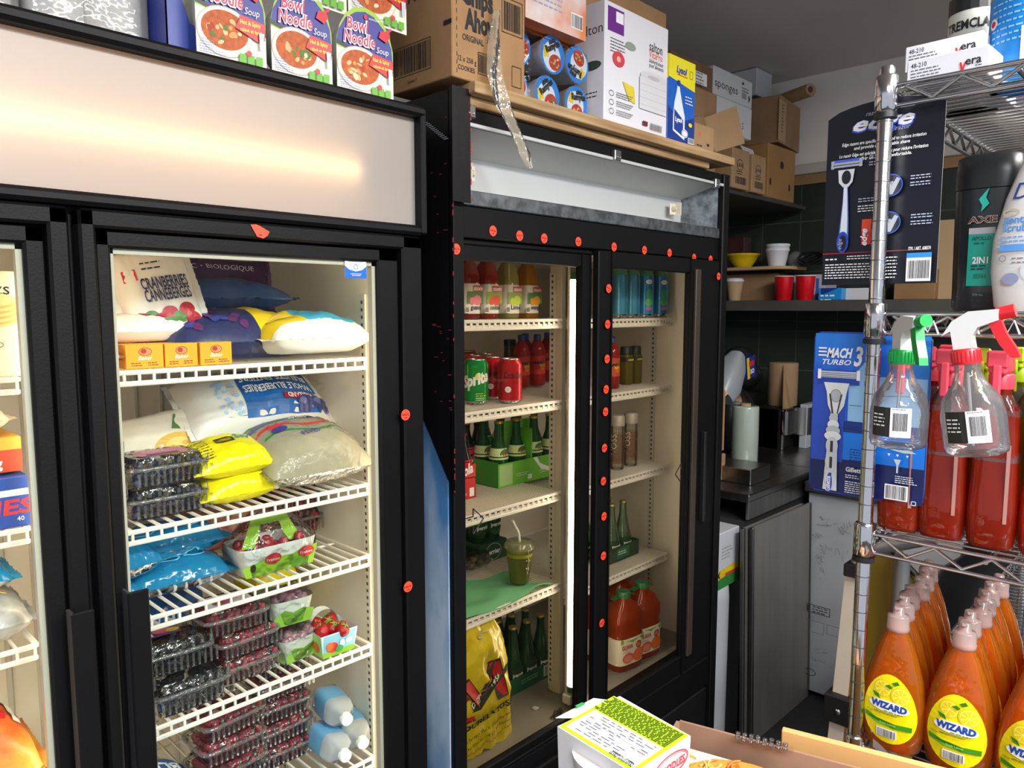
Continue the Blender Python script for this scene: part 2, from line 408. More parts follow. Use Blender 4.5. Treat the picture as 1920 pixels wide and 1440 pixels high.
# sign
s = WB(FL)
s.box(-.36, 1.005, 1.205, 1.25, 1.983, 2.004, blk, .006); s.box(-.36, 1.005, 1.212, 1.25, 1.748, 1.768, blk, .006)
s.box(.992, 1.006, 1.208, 1.25, 1.75, 2.0, blk, .003); s.box(-.36, -.346, 1.208, 1.25, 1.75, 2.0, blk, .003)
s.build('sign_frame', FZ)
s = WB(FL); wm = M('b8aa94', .6)
s.box(-.34, .985, 1.325, 1.33, 1.768, 1.984, wm); s.box(.981, .985, 1.235, 1.33, 1.768, 1.984, wm); s.box(-.345, -.34, 1.235, 1.33, 1.768, 1.984, wm)
s.box(-.34, .985, 1.235, 1.33, 1.765, 1.769, wm); s.box(-.34, .985, 1.235, 1.33, 1.983, 1.987, wm); s.build('sign_reflector', FZ)
pm = bpy.data.materials.new('sign_acrylic'); pm.use_nodes = True; n = pm.node_tree.nodes; Lk = pm.node_tree.links; n.clear()
o_ = n.new('ShaderNodeOutputMaterial'); tl = n.new('ShaderNodeBsdfTranslucent'); tl.inputs[0].default_value = (.80, .68, .54, 1)
df = n.new('ShaderNodeBsdfDiffuse'); df.inputs[0].default_value = (.50, .48, .46, 1); gl = n.new('ShaderNodeBsdfGlossy'); gl.inputs[1].default_value = .35
a1 = n.new('ShaderNodeMixShader'); a1.inputs[0].default_value = .5; a2 = n.new('ShaderNodeMixShader'); a2.inputs[0].default_value = .04
Lk.new(df.outputs[0], a1.inputs[1]); Lk.new(tl.outputs[0], a1.inputs[2]); Lk.new(a1.outputs[0], a2.inputs[1]); Lk.new(gl.outputs[0], a2.inputs[2]); Lk.new(a2.outputs[0], o_.inputs[0])
s = WB(FL); s.add([(-.346, 1.232, 1.768), (.992, 1.232, 1.768), (.992, 1.232, 1.984), (-.346, 1.232, 1.984)], [(0, 1, 2, 3)], pm); s.build('sign_panel', FZ)
s = WB(FL); zt = at(350, 268, Y=1.232).z
s.tube([(-.27, 1.252, zt), (.855, 1.252, zt)], .013, EMIT('ffd49a', 5.0), 12); s.build('sign_tube', FZ)
for x in (-.285, .87):
    s = WB(FL); s.box(x - .012, x + .012, 1.238, 1.325, zt - .018, zt + .018, WHITE, .003); s.build('lamp_holder', FZ)
# interior tubes: one behind each right-hand door frame
for x in (.953, .334, -.29):
    s = WB(FL); s.tube([(x, 1.285 if x != .334 else 1.325, .30), (x, 1.285 if x != .334 else 1.325, 1.69)], .011, TUBE, 10); s.build('interior_tube', FZ)
SH = [1.495, 1.22, 1.06, .855, .59, .33]
for z in SH:
    cooler_shelf(FZ, FL, .42, .935, 1.335, 1.86, z, .024)
for z in (1.495, 1.26, 1.07, .80, .52): cooler_shelf(FZ, FL, -.27, .298, 1.335, 1.86, z, .024)
for y in (1.392, 1.8): pilaster(FZ, FL, .972, y, .26, 1.63)
pilaster(FZ, FL, .435, 1.884, .26, 1.66, alongx=True); pilaster(FZ, FL, .90, 1.884, .26, 1.66, alongx=True)
pilaster(FZ, FL, .22, 1.884, .26, 1.66, alongx=True)
def freezer_door(x0, x1, name='door', gl_l=.046, gl_r=.103, lab=None):
    s = WB(FL); z0, z1 = .2, 1.745; g0, g1 = x0 + gl_l, x1 - gl_r
    for a, c, y in ((0, .5, 1.215), (.5, 1, 1.228)):
        xa, xb = x0 + gl_l * a, x0 + gl_l * c; s.box(xa, xb, y, 1.25, z0, z1 - .055 * a, FRAME, .004)
        xa, xb = x1 - gl_r * c, x1 - gl_r * a; s.box(xa, xb, y, 1.25, z0, z1 - .055 * a, FRAME, .004)
        s.box(x0 + gl_l * a, x1 - gl_r * a, y, 1.25, z1 - .055 * c, z1 - .055 * a, FRAME, .004)
        s.box(x0 + gl_l * a, x1 - gl_r * a, y, 1.25, z0 + .07 * a, z0 + .07 * c, FRAME, .004)
    dr = s.build(name, FZ)
    s = WB(FL); sp = M('b9b2a2', .4)
    for q in ((g0, g0 + .006), (g1 - .008, g1)): s.box(q[0], q[1], 1.238, 1.252, z0 + .07, z1 - .055, sp)
    s.box(g0, g1, 1.238, 1.252, z1 - .063, z1 - .055, sp); s.build('glass_spacer', dr)
    s = WB(FL); s.add([(g0, 1.236, z0 + .07), (g1, 1.236, z0 + .07), (g1, 1.236, z1 - .055), (g0, 1.236, z1 - .055)], [(0, 1, 2, 3)], GLASS)
    s.build('glass_pane', dr)
    return dr
d2 = freezer_door(.357, .996); d1 = freezer_door(-.30, .345, gl_l=.10, gl_r=.056)
for dr, x, zt_, q in ((d1, .327, 1.155, -1), (d2, .405, 1.165, 1)):
    s = WB(FL); s.box(x - .017, x + .014, 1.188, 1.194, .30, zt_, FRAME, .002); s.box(x - .017, x - .012, 1.19, 1.216, .30, zt_, M('3a3a3c', .4), .001)  # left face of the black handle coloured grey for the light on it
    s.build('door_handle', dr)
halal(FZ, FL, .945, at(737, 781, Y=1.213).z, 1.2135); halal(FZ, FL, .945, at(739, 1109, Y=1.213).z, 1.2135)
h_ = at(488, 434, Y=1.213); halal(FZ, FL, h_.x, h_.z, 1.2135, half=True)
s = WB(FL); a = at(647, 521, Y=1.235); c = at(705, 486, Y=1.235); p = Print(s, (a.x, 1.235, a.z), (1, 0, 0), (0, 0, 1), step=.0003); W_, H_ = .049, c.z - a.z
p.rect(0, 0, W_, H_, M('f4f6f8', .4)); p.poly([(0, 0), (W_, 0), (W_, H_ * .6), (W_ * .8, H_ * .42), (W_ * .5, H_ * .34), (W_ * .2, H_ * .42), (0, H_ * .6)], M('1464c8', .4))
p.text('REFRIGERATION', W_ / 2, H_ * .8, .0045, M('1b3f8c', .5), align='c'); p.ring(W_ / 2, H_ * .56, .005, .005, .001, M('1464c8', .4)); p.rect(W_ * .25, H_ * .2, W_ * .5, .001, PAPER); p.rect(W_ * .3, H_ * .12, W_ * .4, .001, PAPER)
s.build('service_sticker', FZ)

# ------------------------------------------------------------------ sliding door cooler
CL = (1.69, 1.6, 0)
CO = thing('sliding_door_cooler', 'black sliding two-door drinks cooler with open white sign box and orange stickers', 'cooler', CL)
s = WB(CL); X0, X1 = 1.085, 2.29
side = M('4f86bd', .5, var=1, vscale=7, vh='bcd0e2', bump=.1, bscale=40, stretch=(1, 1, .45))
s.box(X0, X0 + .028, 1.245, 1.95, .06, 2.03, blk); s.box(X1 - .03, X1, 1.245, 1.95, .06, 2.03, blk); s.box(X0, X1, 1.92, 1.95, .06, 2.03, blk)
s.box(X0, X1, 1.24, 1.95, .06, .44, blk); s.box(X0, X1, 1.23, 1.95, 2.012, 2.03, blk); s.box(X0, X1, 1.245, 1.95, 1.752, 1.765, blk)
s.box(X0 + .04, X1 - .04, 1.3, 1.9, .0, .06, BLK)
# front frame
s.box(X0, X0 + .036, 1.222, 1.25, .06, 2.03, FRAME, .003); s.box(X1 - .038, X1, 1.215, 1.25, .06, 2.03, FRAME, .003)
s.box(X0 + .036, X1 - .038, 1.222, 1.25, 1.997, 2.03, FRAME, .003)
s.box(X0 + .036, X1 - .038, 1.23, 1.25, 1.755, 1.823, FRAME, .002)
s.box(X0 + .036, X1 - .038, 1.222, 1.25, .30, .405, FRAME, .004); s.box(X0 + .036, X1 - .038, 1.228, 1.25, .06, .29, M('0d0d0e', .5), .004)
s.build('cabinet', CO)
s = WB(CL); s.box(X0 - .004, X0 - .0005, 1.24, 1.93, .07, 2.0, side)
p = Print(s, (X0 - .004, 1.26, 0), (0, -1, 0), (0, 0, 1))
s.build('side_panel', CO)
s = WB(CL)
s.box(1.115, 2.262, 1.885, 1.9, .44, 1.752, CREAM); s.box(1.113, 1.12, 1.25, 1.9, .44, 1.752, CREAM); s.box(2.252, 2.26, 1.25, 1.9, .44, 1.752, CREAM)
s.box(1.115, 2.262, 1.282, 1.9, 1.745, 1.752, CREAM); s.box(1.115, 2.262, 1.282, 1.9, .437, .447, M('8f8a80', .4, var=.15, vscale=6)); s.build('liner', CO)
s = WB(CL); s.box(X0 + .036, X1 - .038, 1.245, 1.281, .40, .448, FRAME, .002); s.build('door_track', CO); s = WB(CL); s.box(X0 + .036, X1 - .038, 1.245, 1.281, 1.742, 1.756, FRAME, .002); s.build('door_track', CO)
# open sign box
s = WB(CL); gal = M('8f969a', .38, .85, var=.45, vscale=38, vh='5d6468'); wb = M('b4b8b9', .45)
s.add([(1.121, 1.24, 1.995), (2.25, 1.24, 1.995), (2.25, 1.345, 1.955), (1.121, 1.345, 1.955)], [(0, 1, 2, 3)], wb)
s.add([(1.121, 1.345, 1.955), (2.25, 1.345, 1.955), (2.25, 1.345, 1.87), (1.121, 1.345, 1.87)], [(0, 1, 2, 3)], wb)
s.add([(1.121, 1.345, 1.87), (2.25, 1.345, 1.87), (2.25, 1.25, 1.856), (1.121, 1.25, 1.856)], [(0, 1, 2, 3)], M('d9d4c6', .45, var=.12, vscale=12))
s.box(1.121, 2.25, 1.226, 1.252, 1.824, 1.857, gal, .002)
s.add([(2.25, 1.235, 1.857), (2.25, 1.235, 1.997), (2.205, 1.345, 1.955), (2.205, 1.345, 1.87)], [(0, 1, 2, 3)], gal)
s.box(1.121, 2.25, 1.215, 1.222, 1.99, 1.998, M('b9bbbb', .4), .001); s.build('sign_box', CO)
for x, dx in ((1.215, 1), (2.135, -1)):
    s = WB(CL); s.box(x, x + .004 * dx, 1.30, 1.345, 1.895, 1.935, M('d8d2c2', .4)); s.box(x, x + .032 * dx, 1.32, 1.325, 1.897, 1.933, M('d8d2c2', .4), .002)
    s.lathe([(.008, 0), (.008, .006), (.004, .008)], M('b9b09a', .4), 12) if False else None
    s.tube([(x + .018 * dx, 1.318, 1.915), (x + .018 * dx, 1.308, 1.915)], [.009, .006], M('c9bfa6', .4), 12); s.build('lamp_socket', CO)
for u, v in ((882, 210), (1158, 293), (1345, 345)):
    a = at(u, v, Y=1.21); s = WB(CL); s.box(a.x - .014, a.x + .014, 1.207, 1.222, a.z - .012, a.z + .016, M('8d8f90', .3, .9), .002)
    for q in (-.006, .006): s.ball((a.x + q, 1.206, a.z - .003), .003, .003, .003, CHROME)
    s.build('bracket', CO)
def slide_door(x0, x1, y, sl, sr, z0=.405, z1=1.752):
    s = WB(CL); g0, g1 = x0 + sl, x1 - sr
    s.box(x0, g0, y, y + .022, z0, z1, FRAME, .003); s.box(g1, x1, y, y + .022, z0, z1, FRAME, .003)
    s.box(g0, g1, y, y + .022, z1 - .045, z1, FRAME, .003); s.box(g0, g1, y, y + .022, z0, z0 + .062, FRAME, .003)
    s.box(g0 - .004, g0 + .002, y - .004, y, z0, z1, FRAME); s.box(g1 - .002, g1 + .004, y - .004, y, z0, z1, FRAME)
    dr = s.build('sliding_door', CO)
    s = WB(CL); s.add([(g0, y + .012, z0 + .06), (g1, y + .012, z0 + .06), (g1, y + .012, z1 - .045), (g0, y + .012, z1 - .045)], [(0, 1, 2, 3)], GLASSC); s.build('glass_pane', dr)
    return dr, g0, g1
xl = at(1088, 900, Y=1.25).x
da, g0, g1 = slide_door(1.122, xl + .045, 1.252, .006, .045)
xr = at(1140, 900, Y=1.225).x; xe = at(1284, 900, Y=1.225).x
db, h0, h1 = slide_door(xr - .056, 2.25, 1.222, .056, 2.25 - xe)
s = WB(CL); s.box(xe + .02, xe + .05, 1.212, 1.222, .46, 1.72, M('3b3128', .4), .002); s.box(xe + .085, xe + .1, 1.205, 1.222, .9, 1.2, M('1c1c1e', .4), .002); s.build('door_handle', db)
# sliding arrows drawn on the glass
AR = M('2a1210', .5)
def arrow(u, v, y, flip, parent):
    a = at(u, v, Y=y); s = WB(CL); q = .036; P_ = [(-1.2, .32), (.1, .32), (.1, .85), (1.05, 0), (.1, -.85), (.1, -.32), (-1.2, -.32)]
    for i in range(len(P_) - 1):
        (ax, az), (bx, bz) = P_[i], P_[i + 1]; f = -1 if flip else 1
        s.tube([(a.x + f * ax * q, y, a.z + az * q), (a.x + f * bx * q, y, a.z + bz * q)], .0016, AR, 4)
    s.build('arrow_mark', parent)
arrow(885, 978, 1.262, False, da); arrow(1278, 886, 1.232, True, db)
s = WB(CL); s.tube([(1.602, 1.302, .515), (1.602, 1.302, 1.675)], .0125, TUBEC, 12); s.build('lamp_tube', CO)
s = WB(CL)
for z in (.497, 1.677): s.tube([(1.602, 1.302, z), (1.602, 1.302, z + .018)], .0135, M('2f6b3e', .5), 12)
s.box(1.59, 1.66, 1.31, 1.318, .46, 1.72, M('d9d0bd', .4)); s.box(1.585, 1.625, 1.295, 1.325, .46, .49, WHITE, .003); s.build('tube_holder', CO)
for z in (1.57, 1.342, 1.079, .81): cooler_shelf(CO, CL, 1.13, 1.605, 1.35, 1.87, z, .0105, True)
for z in (1.566, 1.336, 1.06, .745): cooler_shelf(CO, CL, 1.655, 2.215, 1.375, 1.87, z, .0105, True)
pilaster(CO, CL, 1.632, 1.405, .47, 1.70); pilaster(CO, CL, 2.252, 1.47, .47, 1.70)
pilaster(CO, CL, 1.62, 1.884, .47, 1.70, alongx=True)
s = WB(CL); s.box(1.632, 1.652, 1.375, 1.42, .447, 1.745, M('d9d0bd', .4), .003); s.build('centre_post', CO)
sk = [(855, 467, 1.2215), (924, 433, 1.229), (974, 442, 1.229), (1020, 447, 1.229), (1084, 453, 1.229), (1151, 463, 1.229), (1208, 469, 1.229), (1255, 474, 1.229), (1301, 483, 1.229), (1332, 486, 1.229), (1347, 518, 1.2145),
      (1141, 541, 1.217), (1139, 608, 1.217), (1138, 673, 1.217), (1136, 730, 1.217), (1135, 772, 1.217), (1133, 840, 1.217), (1131, 902, 1.217), (1132, 968, 1.217), (1131, 1042, 1.217), (1128, 1168, 1.217)]
for i, (u, v, y) in enumerate(sk):
    a = at(u, v, Y=y); halal(CO, CL, a.x, a.z, y - .0005, .0118, rot=random.uniform(-.35, .35) if i > 10 else random.uniform(-.1, .2))
# black cardboard wrapped round the corner
s = MB(); bc = M('100f11', .3, bump=.12, bscale=30, spec=.45); rd = M('a5242c', .7)
L_ = (1.08, 1.5, 0); s.T = Matrix.Translation(-V(L_))
s.add([(1.074, 1.218, 2.055), (1.074, 1.9, 2.055), (1.074, 1.9, 1.38), (1.074, 1.36, 1.42), (1.074, 1.218, 1.20), ], [(0, 1, 2, 3, 4)], bc)
s.add([(1.078, 1.218, 2.055), (1.078, 1.9, 2.055), (1.078, 1.9, 1.38), (1.078, 1.36, 1.42), (1.078, 1.218, 1.20), ], [(0, 1, 2, 3, 4)], bc)
s.box(1.072, 1.124, 1.205, 1.209, 1.825, 2.062, bc); s.box(1.074, 1.0775, 1.207, 1.22, 1.2, 2.058, bc)
rnd = random.Random(4)
for i in range(24):
    z = rnd.uniform(1.34, 1.58) if i < 16 else rnd.uniform(1.75, 2.0); y = rnd.uniform(1.21, 1.28)
    s.box(1.0732, 1.0738, y, y + rnd.uniform(.003, .013), z, z + .0013, rd)
for i in range(40):
    z = 1.2 + i * .021 + rnd.uniform(-.008, .008)
    if rnd.random() < .45: continue
    s.box(1.0728, 1.0736, 1.206, 1.2085, z, z + rnd.uniform(.004, .014), rd)
for i in range(22):
    z = 1.83 + i * .0105 + rnd.uniform(-.004, .004)
    if rnd.random() < .35: continue
    s.box(1.1235, 1.1265, 1.2045, 1.2095, z, z + rnd.uniform(.003, .009), rd)
for i in range(12): # creases, with the light on them painted as pale strips
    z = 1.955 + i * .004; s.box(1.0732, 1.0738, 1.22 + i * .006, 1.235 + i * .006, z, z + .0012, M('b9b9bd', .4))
tag(s.build('cardboard_sheet', loc=L_), 'glossy black cardboard sheet with red torn edges wrapped round the cooler corner', 'cardboard')
# plank shelf on top of the cooler
wood = M('b89a70', .7, bump=.2, bscale=30, var=1, vscale=9, vh='8a6a44', stretch=(.35, 6, 6))
s = MB(); L_ = (1.69, 1.3, 2.032); s.T = Matrix.Translation(-V(L_))
s.box(1.12, 2.262, 1.185, 1.33, 2.053, 2.077, wood, .002); tag(s.build('wooden_plank', loc=L_), 'upper raw pine plank along the front top of the cooler', 'plank')
s = MB(); L_ = (1.69, 1.4, 2.032); s.T = Matrix.Translation(-V(L_))
s.box(1.13, 2.15, 1.212, 1.60, 2.032, 2.052, wood, .002); tag(s.build('wooden_plank', loc=L_), 'lower pine board under the upper plank, ending short of its right end', 'plank')
s = MB(); s.box(-.56, .56, -.13, .3, 0, .02, M('7c6a50', .8, var=.3)); tag(s.build('plywood_sheet', loc=(1.7, 1.6, 2.053)), 'rough plywood sheet behind the plank carrying the stacked boxes', 'plank')
# ================================================================== product builders
PLAST = CLEAR('f3f5f4', 1.3, .08, .5, 55, body=.015, bodyh='f0f2f2'); RIB = CLEAR('ffffff', 1.5, .12, 0, body=.08, bodyh='eef0f0'); RIM = CLEAR('f6f8f8', 2.0, .08, .3, 80, body=.16, bodyh='f0f2f2'); WRAP = CLEAR('f6f6f6', .9, .12, .9, 38)
def spot(u0, v0, u1, v1, z):
    """base corners of something standing on a level surface -> midpoint, heading, width"""
    a, b_ = at(u0, v0, Z=z), at(u1, v1, Z=z); d = b_ - a
    return (a + b_) / 2, math.atan2(d.y, d.x), d.length
def pillow(mb, w, d, h, mat, seed=0, amp=.006, seam=.35, seal=.012, nu=34, nv=26, ex=2.6, flatbot=True, T=None):
    ns = V((seed * 3.1, seed * 1.7, seed))
    def f(u, v): return max(0, (1 - abs(u) ** ex) * (1 - abs(v) ** ex)) ** .5
    def top(x, y, off=0):
        u, v = max(-1, min(1, 2 * x / w)), max(-1, min(1, 2 * y / d)); q = f(u, v)
        n1 = noise.noise(V((x * 14, y * 14, 0)) + ns) + .6 * noise.noise(V((x * 38, y * 38, 3)) + ns) + .35 * (1 - q) * sin((x if abs(v) > abs(u) else y) * 420 + seed)
        shr = 1 - .05 * abs(noise.noise(V((y * 20, x * 9, 5)) + ns))
        return V((x * shr, y * shr, h * seam + h * (1 - seam) * q + amp * n1 * (.35 + .65 * q) + off))
    def bot(x, y):
        u, v = max(-1, min(1, 2 * x / w)), max(-1, min(1, 2 * y / d)); q = f(u, v); t = top(x, y)
        return V((t.x, t.y, max(0.0, h * seam * (1 - q * 1.5)) + amp * .3 * noise.noise(V((x * 30, y * 30, 9)) + ns) * (1 - q) + .0005))
    mb.grid(lambda a, c: top((a - .5) * w, (c - .5) * d), nu, nv, mat if not callable(mat) else mat)
    bm = mat if not callable(mat) else mat(.5, .02)
    mb.grid(lambda a, c: bot((a - .5) * w, (c - .5) * d), nu, nv, bm)
    if seal: # crimped end seals
        for sx in (-1, 1):
            mb.grid(lambda a, c: top(sx * w / 2, (c - .5) * d) + V((sx * seal * a, 0, .0015 * sin(c * 90) * a + amp * .7 * noise.noise(V((c * 9, a, seed + sx))))), 2, nv, bm)
    # side wall closing the seam
    per = [((a - .5) * w, -d / 2) for a in [i / 24 for i in range(25)]]
    for sgn in (-1, 1):
        mb.grid(lambda a, c: top((a - .5) * w, sgn * d / 2) * c + bot((a - .5) * w, sgn * d / 2) * (1 - c), 24, 1, bm)
        mb.grid(lambda a, c: top(sgn * w / 2, (a - .5) * d) * c + bot(sgn * w / 2, (a - .5) * d) * (1 - c), 24, 1, bm)
    return top
def bag(name, label, cat, loc, rz, w, d, h, mat, art=None, rot=None, group=None, **k):
    mb = MB(); top = pillow(mb, w, d, h, mat, **k)
    if art: art(Print(mb, fn=lambda x, y, o: top(x, y, .0006 + o), seg=.012, step=.0004), w, d)
    o = mb.build(name, None, loc, rot or (0, 0, rz)); tag(o, label, cat, group); return o
def clam(name, label, cat, loc, rz, w, d, h, fruit, nfr=30, fr=.008, sticker=None, group=None, fname='berries', seed=1):
    t = thing(name, label, cat, loc, rz, group)
    s = MB(); ht = h * .62
    s.oval([(w * .42, d * .42, .001), (w * .425, d * .425, .003), (w * .475, d * .475, ht), (w * .48, d * .48, ht)], PLAST, 36, 7, cap1=False); s.oval([(w * .48, d * .48, ht - .001), (w * .52, d * .52, ht - .001), (w * .52, d * .52, ht + .0015)], RIM, 36, 7, cap0=False, cap1=False)
    for i in range(int(w / .011)):
        x = -w * .40 + i * .011
        for sg in (-1, 1): s.box(x, x + .0035, sg * d * .455 - .002, sg * d * .455 + .002, .006, ht - .004, RIB)
    s.build('tray', t)
    s = MB(); s.oval([(w * .505, d * .505, ht + .002), (w * .5, d * .5, ht + .005), (w * .46, d * .46, ht + .006), (w * .43, d * .43, h - .003), (w * .415, d * .415, h)], PLAST, 36, 7, cap0=False, cap1=False)
    s.oval([(w * .415, d * .415, h), (w * .25, d * .25, h - .002), (.001, .001, h - .002)], PLAST, 36, 7, cap0=False, cap1=False)
    for i in range(int(w / .017)):
        x = -w * .38 + i * .017
        for sg in (-1, 1): s.box(x, x + .006, sg * d * .435 - .0015, sg * d * .435 + .0015, ht + .007, h - .004, RIB)
    s.oval([(w * .525, d * .525, ht + .0015), (w * .525, d * .525, ht + .005), (w * .47, d * .47, ht + .0055)], RIM, 36, 7, cap0=False, cap1=False); s.box(w * .08, w * .14, -d * .515, -d * .49, ht, ht + .006, PLAST); s.build('lid', t)
    s = MB(); rnd = random.Random(seed)
    for i in range(nfr):
        s.ball((rnd.uniform(-w * .40, w * .40), rnd.uniform(-d * .40, d * .40), rnd.uniform(fr, h * .83)), fr * rnd.uniform(.8, 1.1), fr * rnd.uniform(.8, 1.1), fr * rnd.uniform(.8, 1.1), fruit, 8, 5)
    s.build(fname, t, kind='stuff')
    if sticker:
        s = MB(); p = Print(s, (0, 0, h + .001), (1, 0, 0), (0, 1, 0)); sticker(p, w, d); s.build('label_sticker', t)
    return t
BLU = M('2c3358', .45, var=.4, vscale=90); BLACKB = M('22141c', .3, var=.5, vscale=120); RASP = M('c02848', .45, var=.45, vscale=150, vh='8a1430')
# ================================================================== FREEZER, top shelf
z1 = SH[0]
def bs_box(loc, rz, w, d, h, label):
    s = MB(); o = M('f2a51c', .55); dk = M('7c2b12', .6)
    s.box(-w / 2, w / 2, 0, d, 0, h, o, .001); p = Print(s, (-w / 2, 0, 0), (1, 0, 0), (0, 0, 1))
    p.ell(w * .5, h * .70, w * .17, h * .16, M('d98a5a', .6)); p.ell(w * .46, h * .72, w * .08, h * .10, M('b4301f', .6)); p.ring(w * .5, h * .70, w * .18, h * .17, .0008, dk)
    p.text('Baker', w * .5, h * .36, h * .24, PAPER, align='c', shear=.3, bold=.01); p.lines(w * .12, h * .22, w * .34, 2, h * .09, h * .03, dk); p.lines(w * .56, h * .22, w * .34, 2, h * .09, h * .03, dk)
    q = Print(s, (-w / 2, d, 0), (0, -1, 0), (0, 0, 1)); q.lines(d * .2, h * .6, d * .6, 3, h * .12, h * .04, dk)
    tag(s.build('baking_soda_box', None, loc, (0, 0, rz)), label, 'box', 'orange boxes in a row on the top freezer shelf')
for (u0, u1, lb) in ((238, 308, 'orange box at the left end of the row of three on the top freezer shelf'), (311, 372, 'middle orange box of the three on the top freezer shelf'), (377, 436, 'right-hand orange box of the three, beside the dark blue bag')):
    a = at(u0, 695, Y=1.352); c = at(u1, 692, Y=1.352); bs_box(((a.x + c.x) / 2, 1.352, z1), 0, c.x - a.x, .06, .042, lb)
WB_ = M('e9e3d8', .42, bump=.3, bscale=25); NAVY = M('232b58', .35, bump=.3, bscale=30); BLUEB = M('1e62ab', .32, bump=.25, bscale=25); CYAN = M('38a6cc', .3, bump=.3, bscale=25); YEL = M('e3c21e', .35, bump=.3, bscale=25); CR = M('a8152c', .4); GR = M('4f7a3a', .5)
def cran_art(p, w, d):
    p.rect(-w * .40, d * .12, w * .17, w * .17, RED); p.text('p', -w * .36, d * .2, w * .13, PAPER)
    p.lines(-w * .15, d * .30, w * .3, 2, .012, .003, INK)
    p.text('CRANBERRIES', -w * .22, d * .0, .032, M('2b2a58', .5), fit=w * .62, bold=.02); p.text('CANNEBERGES', -w * .22, -d * .14, .032, M('2b2a58', .5), fit=w * .62, bold=.02)
    for i, (a, c) in enumerate(((-.2, -.3), (-.08, -.34), (.04, -.28), (.16, -.35), (.27, -.27), (.33, -.38), (.0, -.4))): p.ell(w * a, d * c, .014, .012, CR if i % 3 else GR)
bag('cranberry_bag', 'upright white frozen cranberries bag with red square logo', 'food bag', (.555, 1.47, z1 + .125), 0, .135, .17, .05, WB_, cran_art, rot=(radians(70), radians(-10), radians(-6)), seed=3)
def cran2(p, w, d):
    p.rect(-w * .42, -d * .2, w * .08, w * .12, RED); p.text('CRANBERRIES', -w * .2, -d * .1, .026, M('2b2a58', .5), fit=w * .5, bold=.02)
    for a, c in ((-.05, -.3), (.05, -.34), (.13, -.27), (.2, -.36), (.28, -.28)): p.ell(w * a, d * c, .013, .012, CR)
bag('cranberry_bag', 'white cranberries bag lying flat with red berries printed, above the orange boxes', 'food bag', (.53, 1.47, z1 + .043), .05, .26, .15, .055, WB_, cran2, seed=5)
bag('mango_bag', 'yellow orange frozen mango bag standing in the top left corner of the freezer', 'food bag', (.435, 1.52, z1 + .10), 0, .12, .2, .05, M('e79a1c', .35, bump=.3, bscale=25, var=1, vscale=16, vh='c5401a'), lambda p, w, d: (p.ell(0, d * .2, w * .3, d * .12, M('f6c02c', .4)), p.ell(0, -d * .1, w * .25, d * .1, M('5d8b2c', .4))), rot=(radians(80), 0, radians(-25)), seed=6)
def acai_art(p, w, d):
    p.text('ORGANIC \u2022 BIOLOGIQUE', 0, d * .36, .016, PAPER, fit=w * .75, align='c'); p.text('ACAI', 0, -d * .02, .075, M('bdb4c0', .5), fit=w * .8, align='c', bold=.03)
    p.ell(-w * .2, -d * .3, .03, .025, M('4d7a3a', .5)); p.ell(w * .15, -d * .34, .05, .03, M('a83048', .5))
bag('acai_bag', 'purple organic acai bag standing against the back of the top freezer shelf', 'food bag', (.735, 1.66, z1 + .105), 0, .30, .22, .05, M('4f2f57', .35, bump=.3, bscale=22), acai_art, rot=(radians(76), 0, 0), seed=8)
def bb_art(p, w, d):
    p.ell(-w * .18, -d * .05, .035, .02, M('e8b82a', .4)); p.ring(-w * .18, -d * .05, .036, .021, .003, PAPER)
    p.inc = .1
    for i in range(22):
        r_ = random.Random(i); p.ell(w * r_.uniform(-.42, -.02), -d * r_.uniform(.12, .45), .009, .008, M('37408a' if i % 2 else '5b2a5e', .35))
    p.text('BLUEBERRIES', -w * .05, d * .14, .03, PAPER, fit=w * .45, bold=.02)
bag('blueberry_bag', 'dark blue and yellow frozen fruit bag lying behind the orange boxes', 'food bag', (.70, 1.50, z1 + .004), .04, .32, .25, .10, lambda u, v: NAVY if u < .55 else (YEL if u < .8 else CYAN), bb_art, seed=9)
bag('tropical_fruit_bag', 'yellow and cyan frozen fruit bag at the right end of the top shelf', 'food bag', (.835, 1.415, z1 + .012), .06, .24, .17, .085, lambda u, v: WB_ if v < .12 else (YEL if u < .35 else CYAN), lambda p, w, d: (p.text('MANGO', 0, 0, .03, PAPER, fit=w * .4), p.ell(-w * .3, -d * .1, .03, .02, M('f2d24a', .4)), p.ell(w * .15, d * .2, .035, .012, NAVY)), seed=11, amp=.009)
bag('pineapple_bag', 'gold and blue fruit bag on top of the pile, back of top freezer shelf', 'food bag', (.70, 1.62, z1 + .10), -.1, .36, .2, .07, lambda u, v: M('c3a33c', .35, bump=.3, bscale=25) if u < .45 else M('33528c', .35, bump=.3), None, seed=12, amp=.01)
bag('paper_pouch', 'crumpled pale pouch at the far left of the orange boxes', 'food bag', (.418, 1.375, z1), .2, .05, .06, .06, M('d8b59a', .5, bump=.4), None, seed=13)
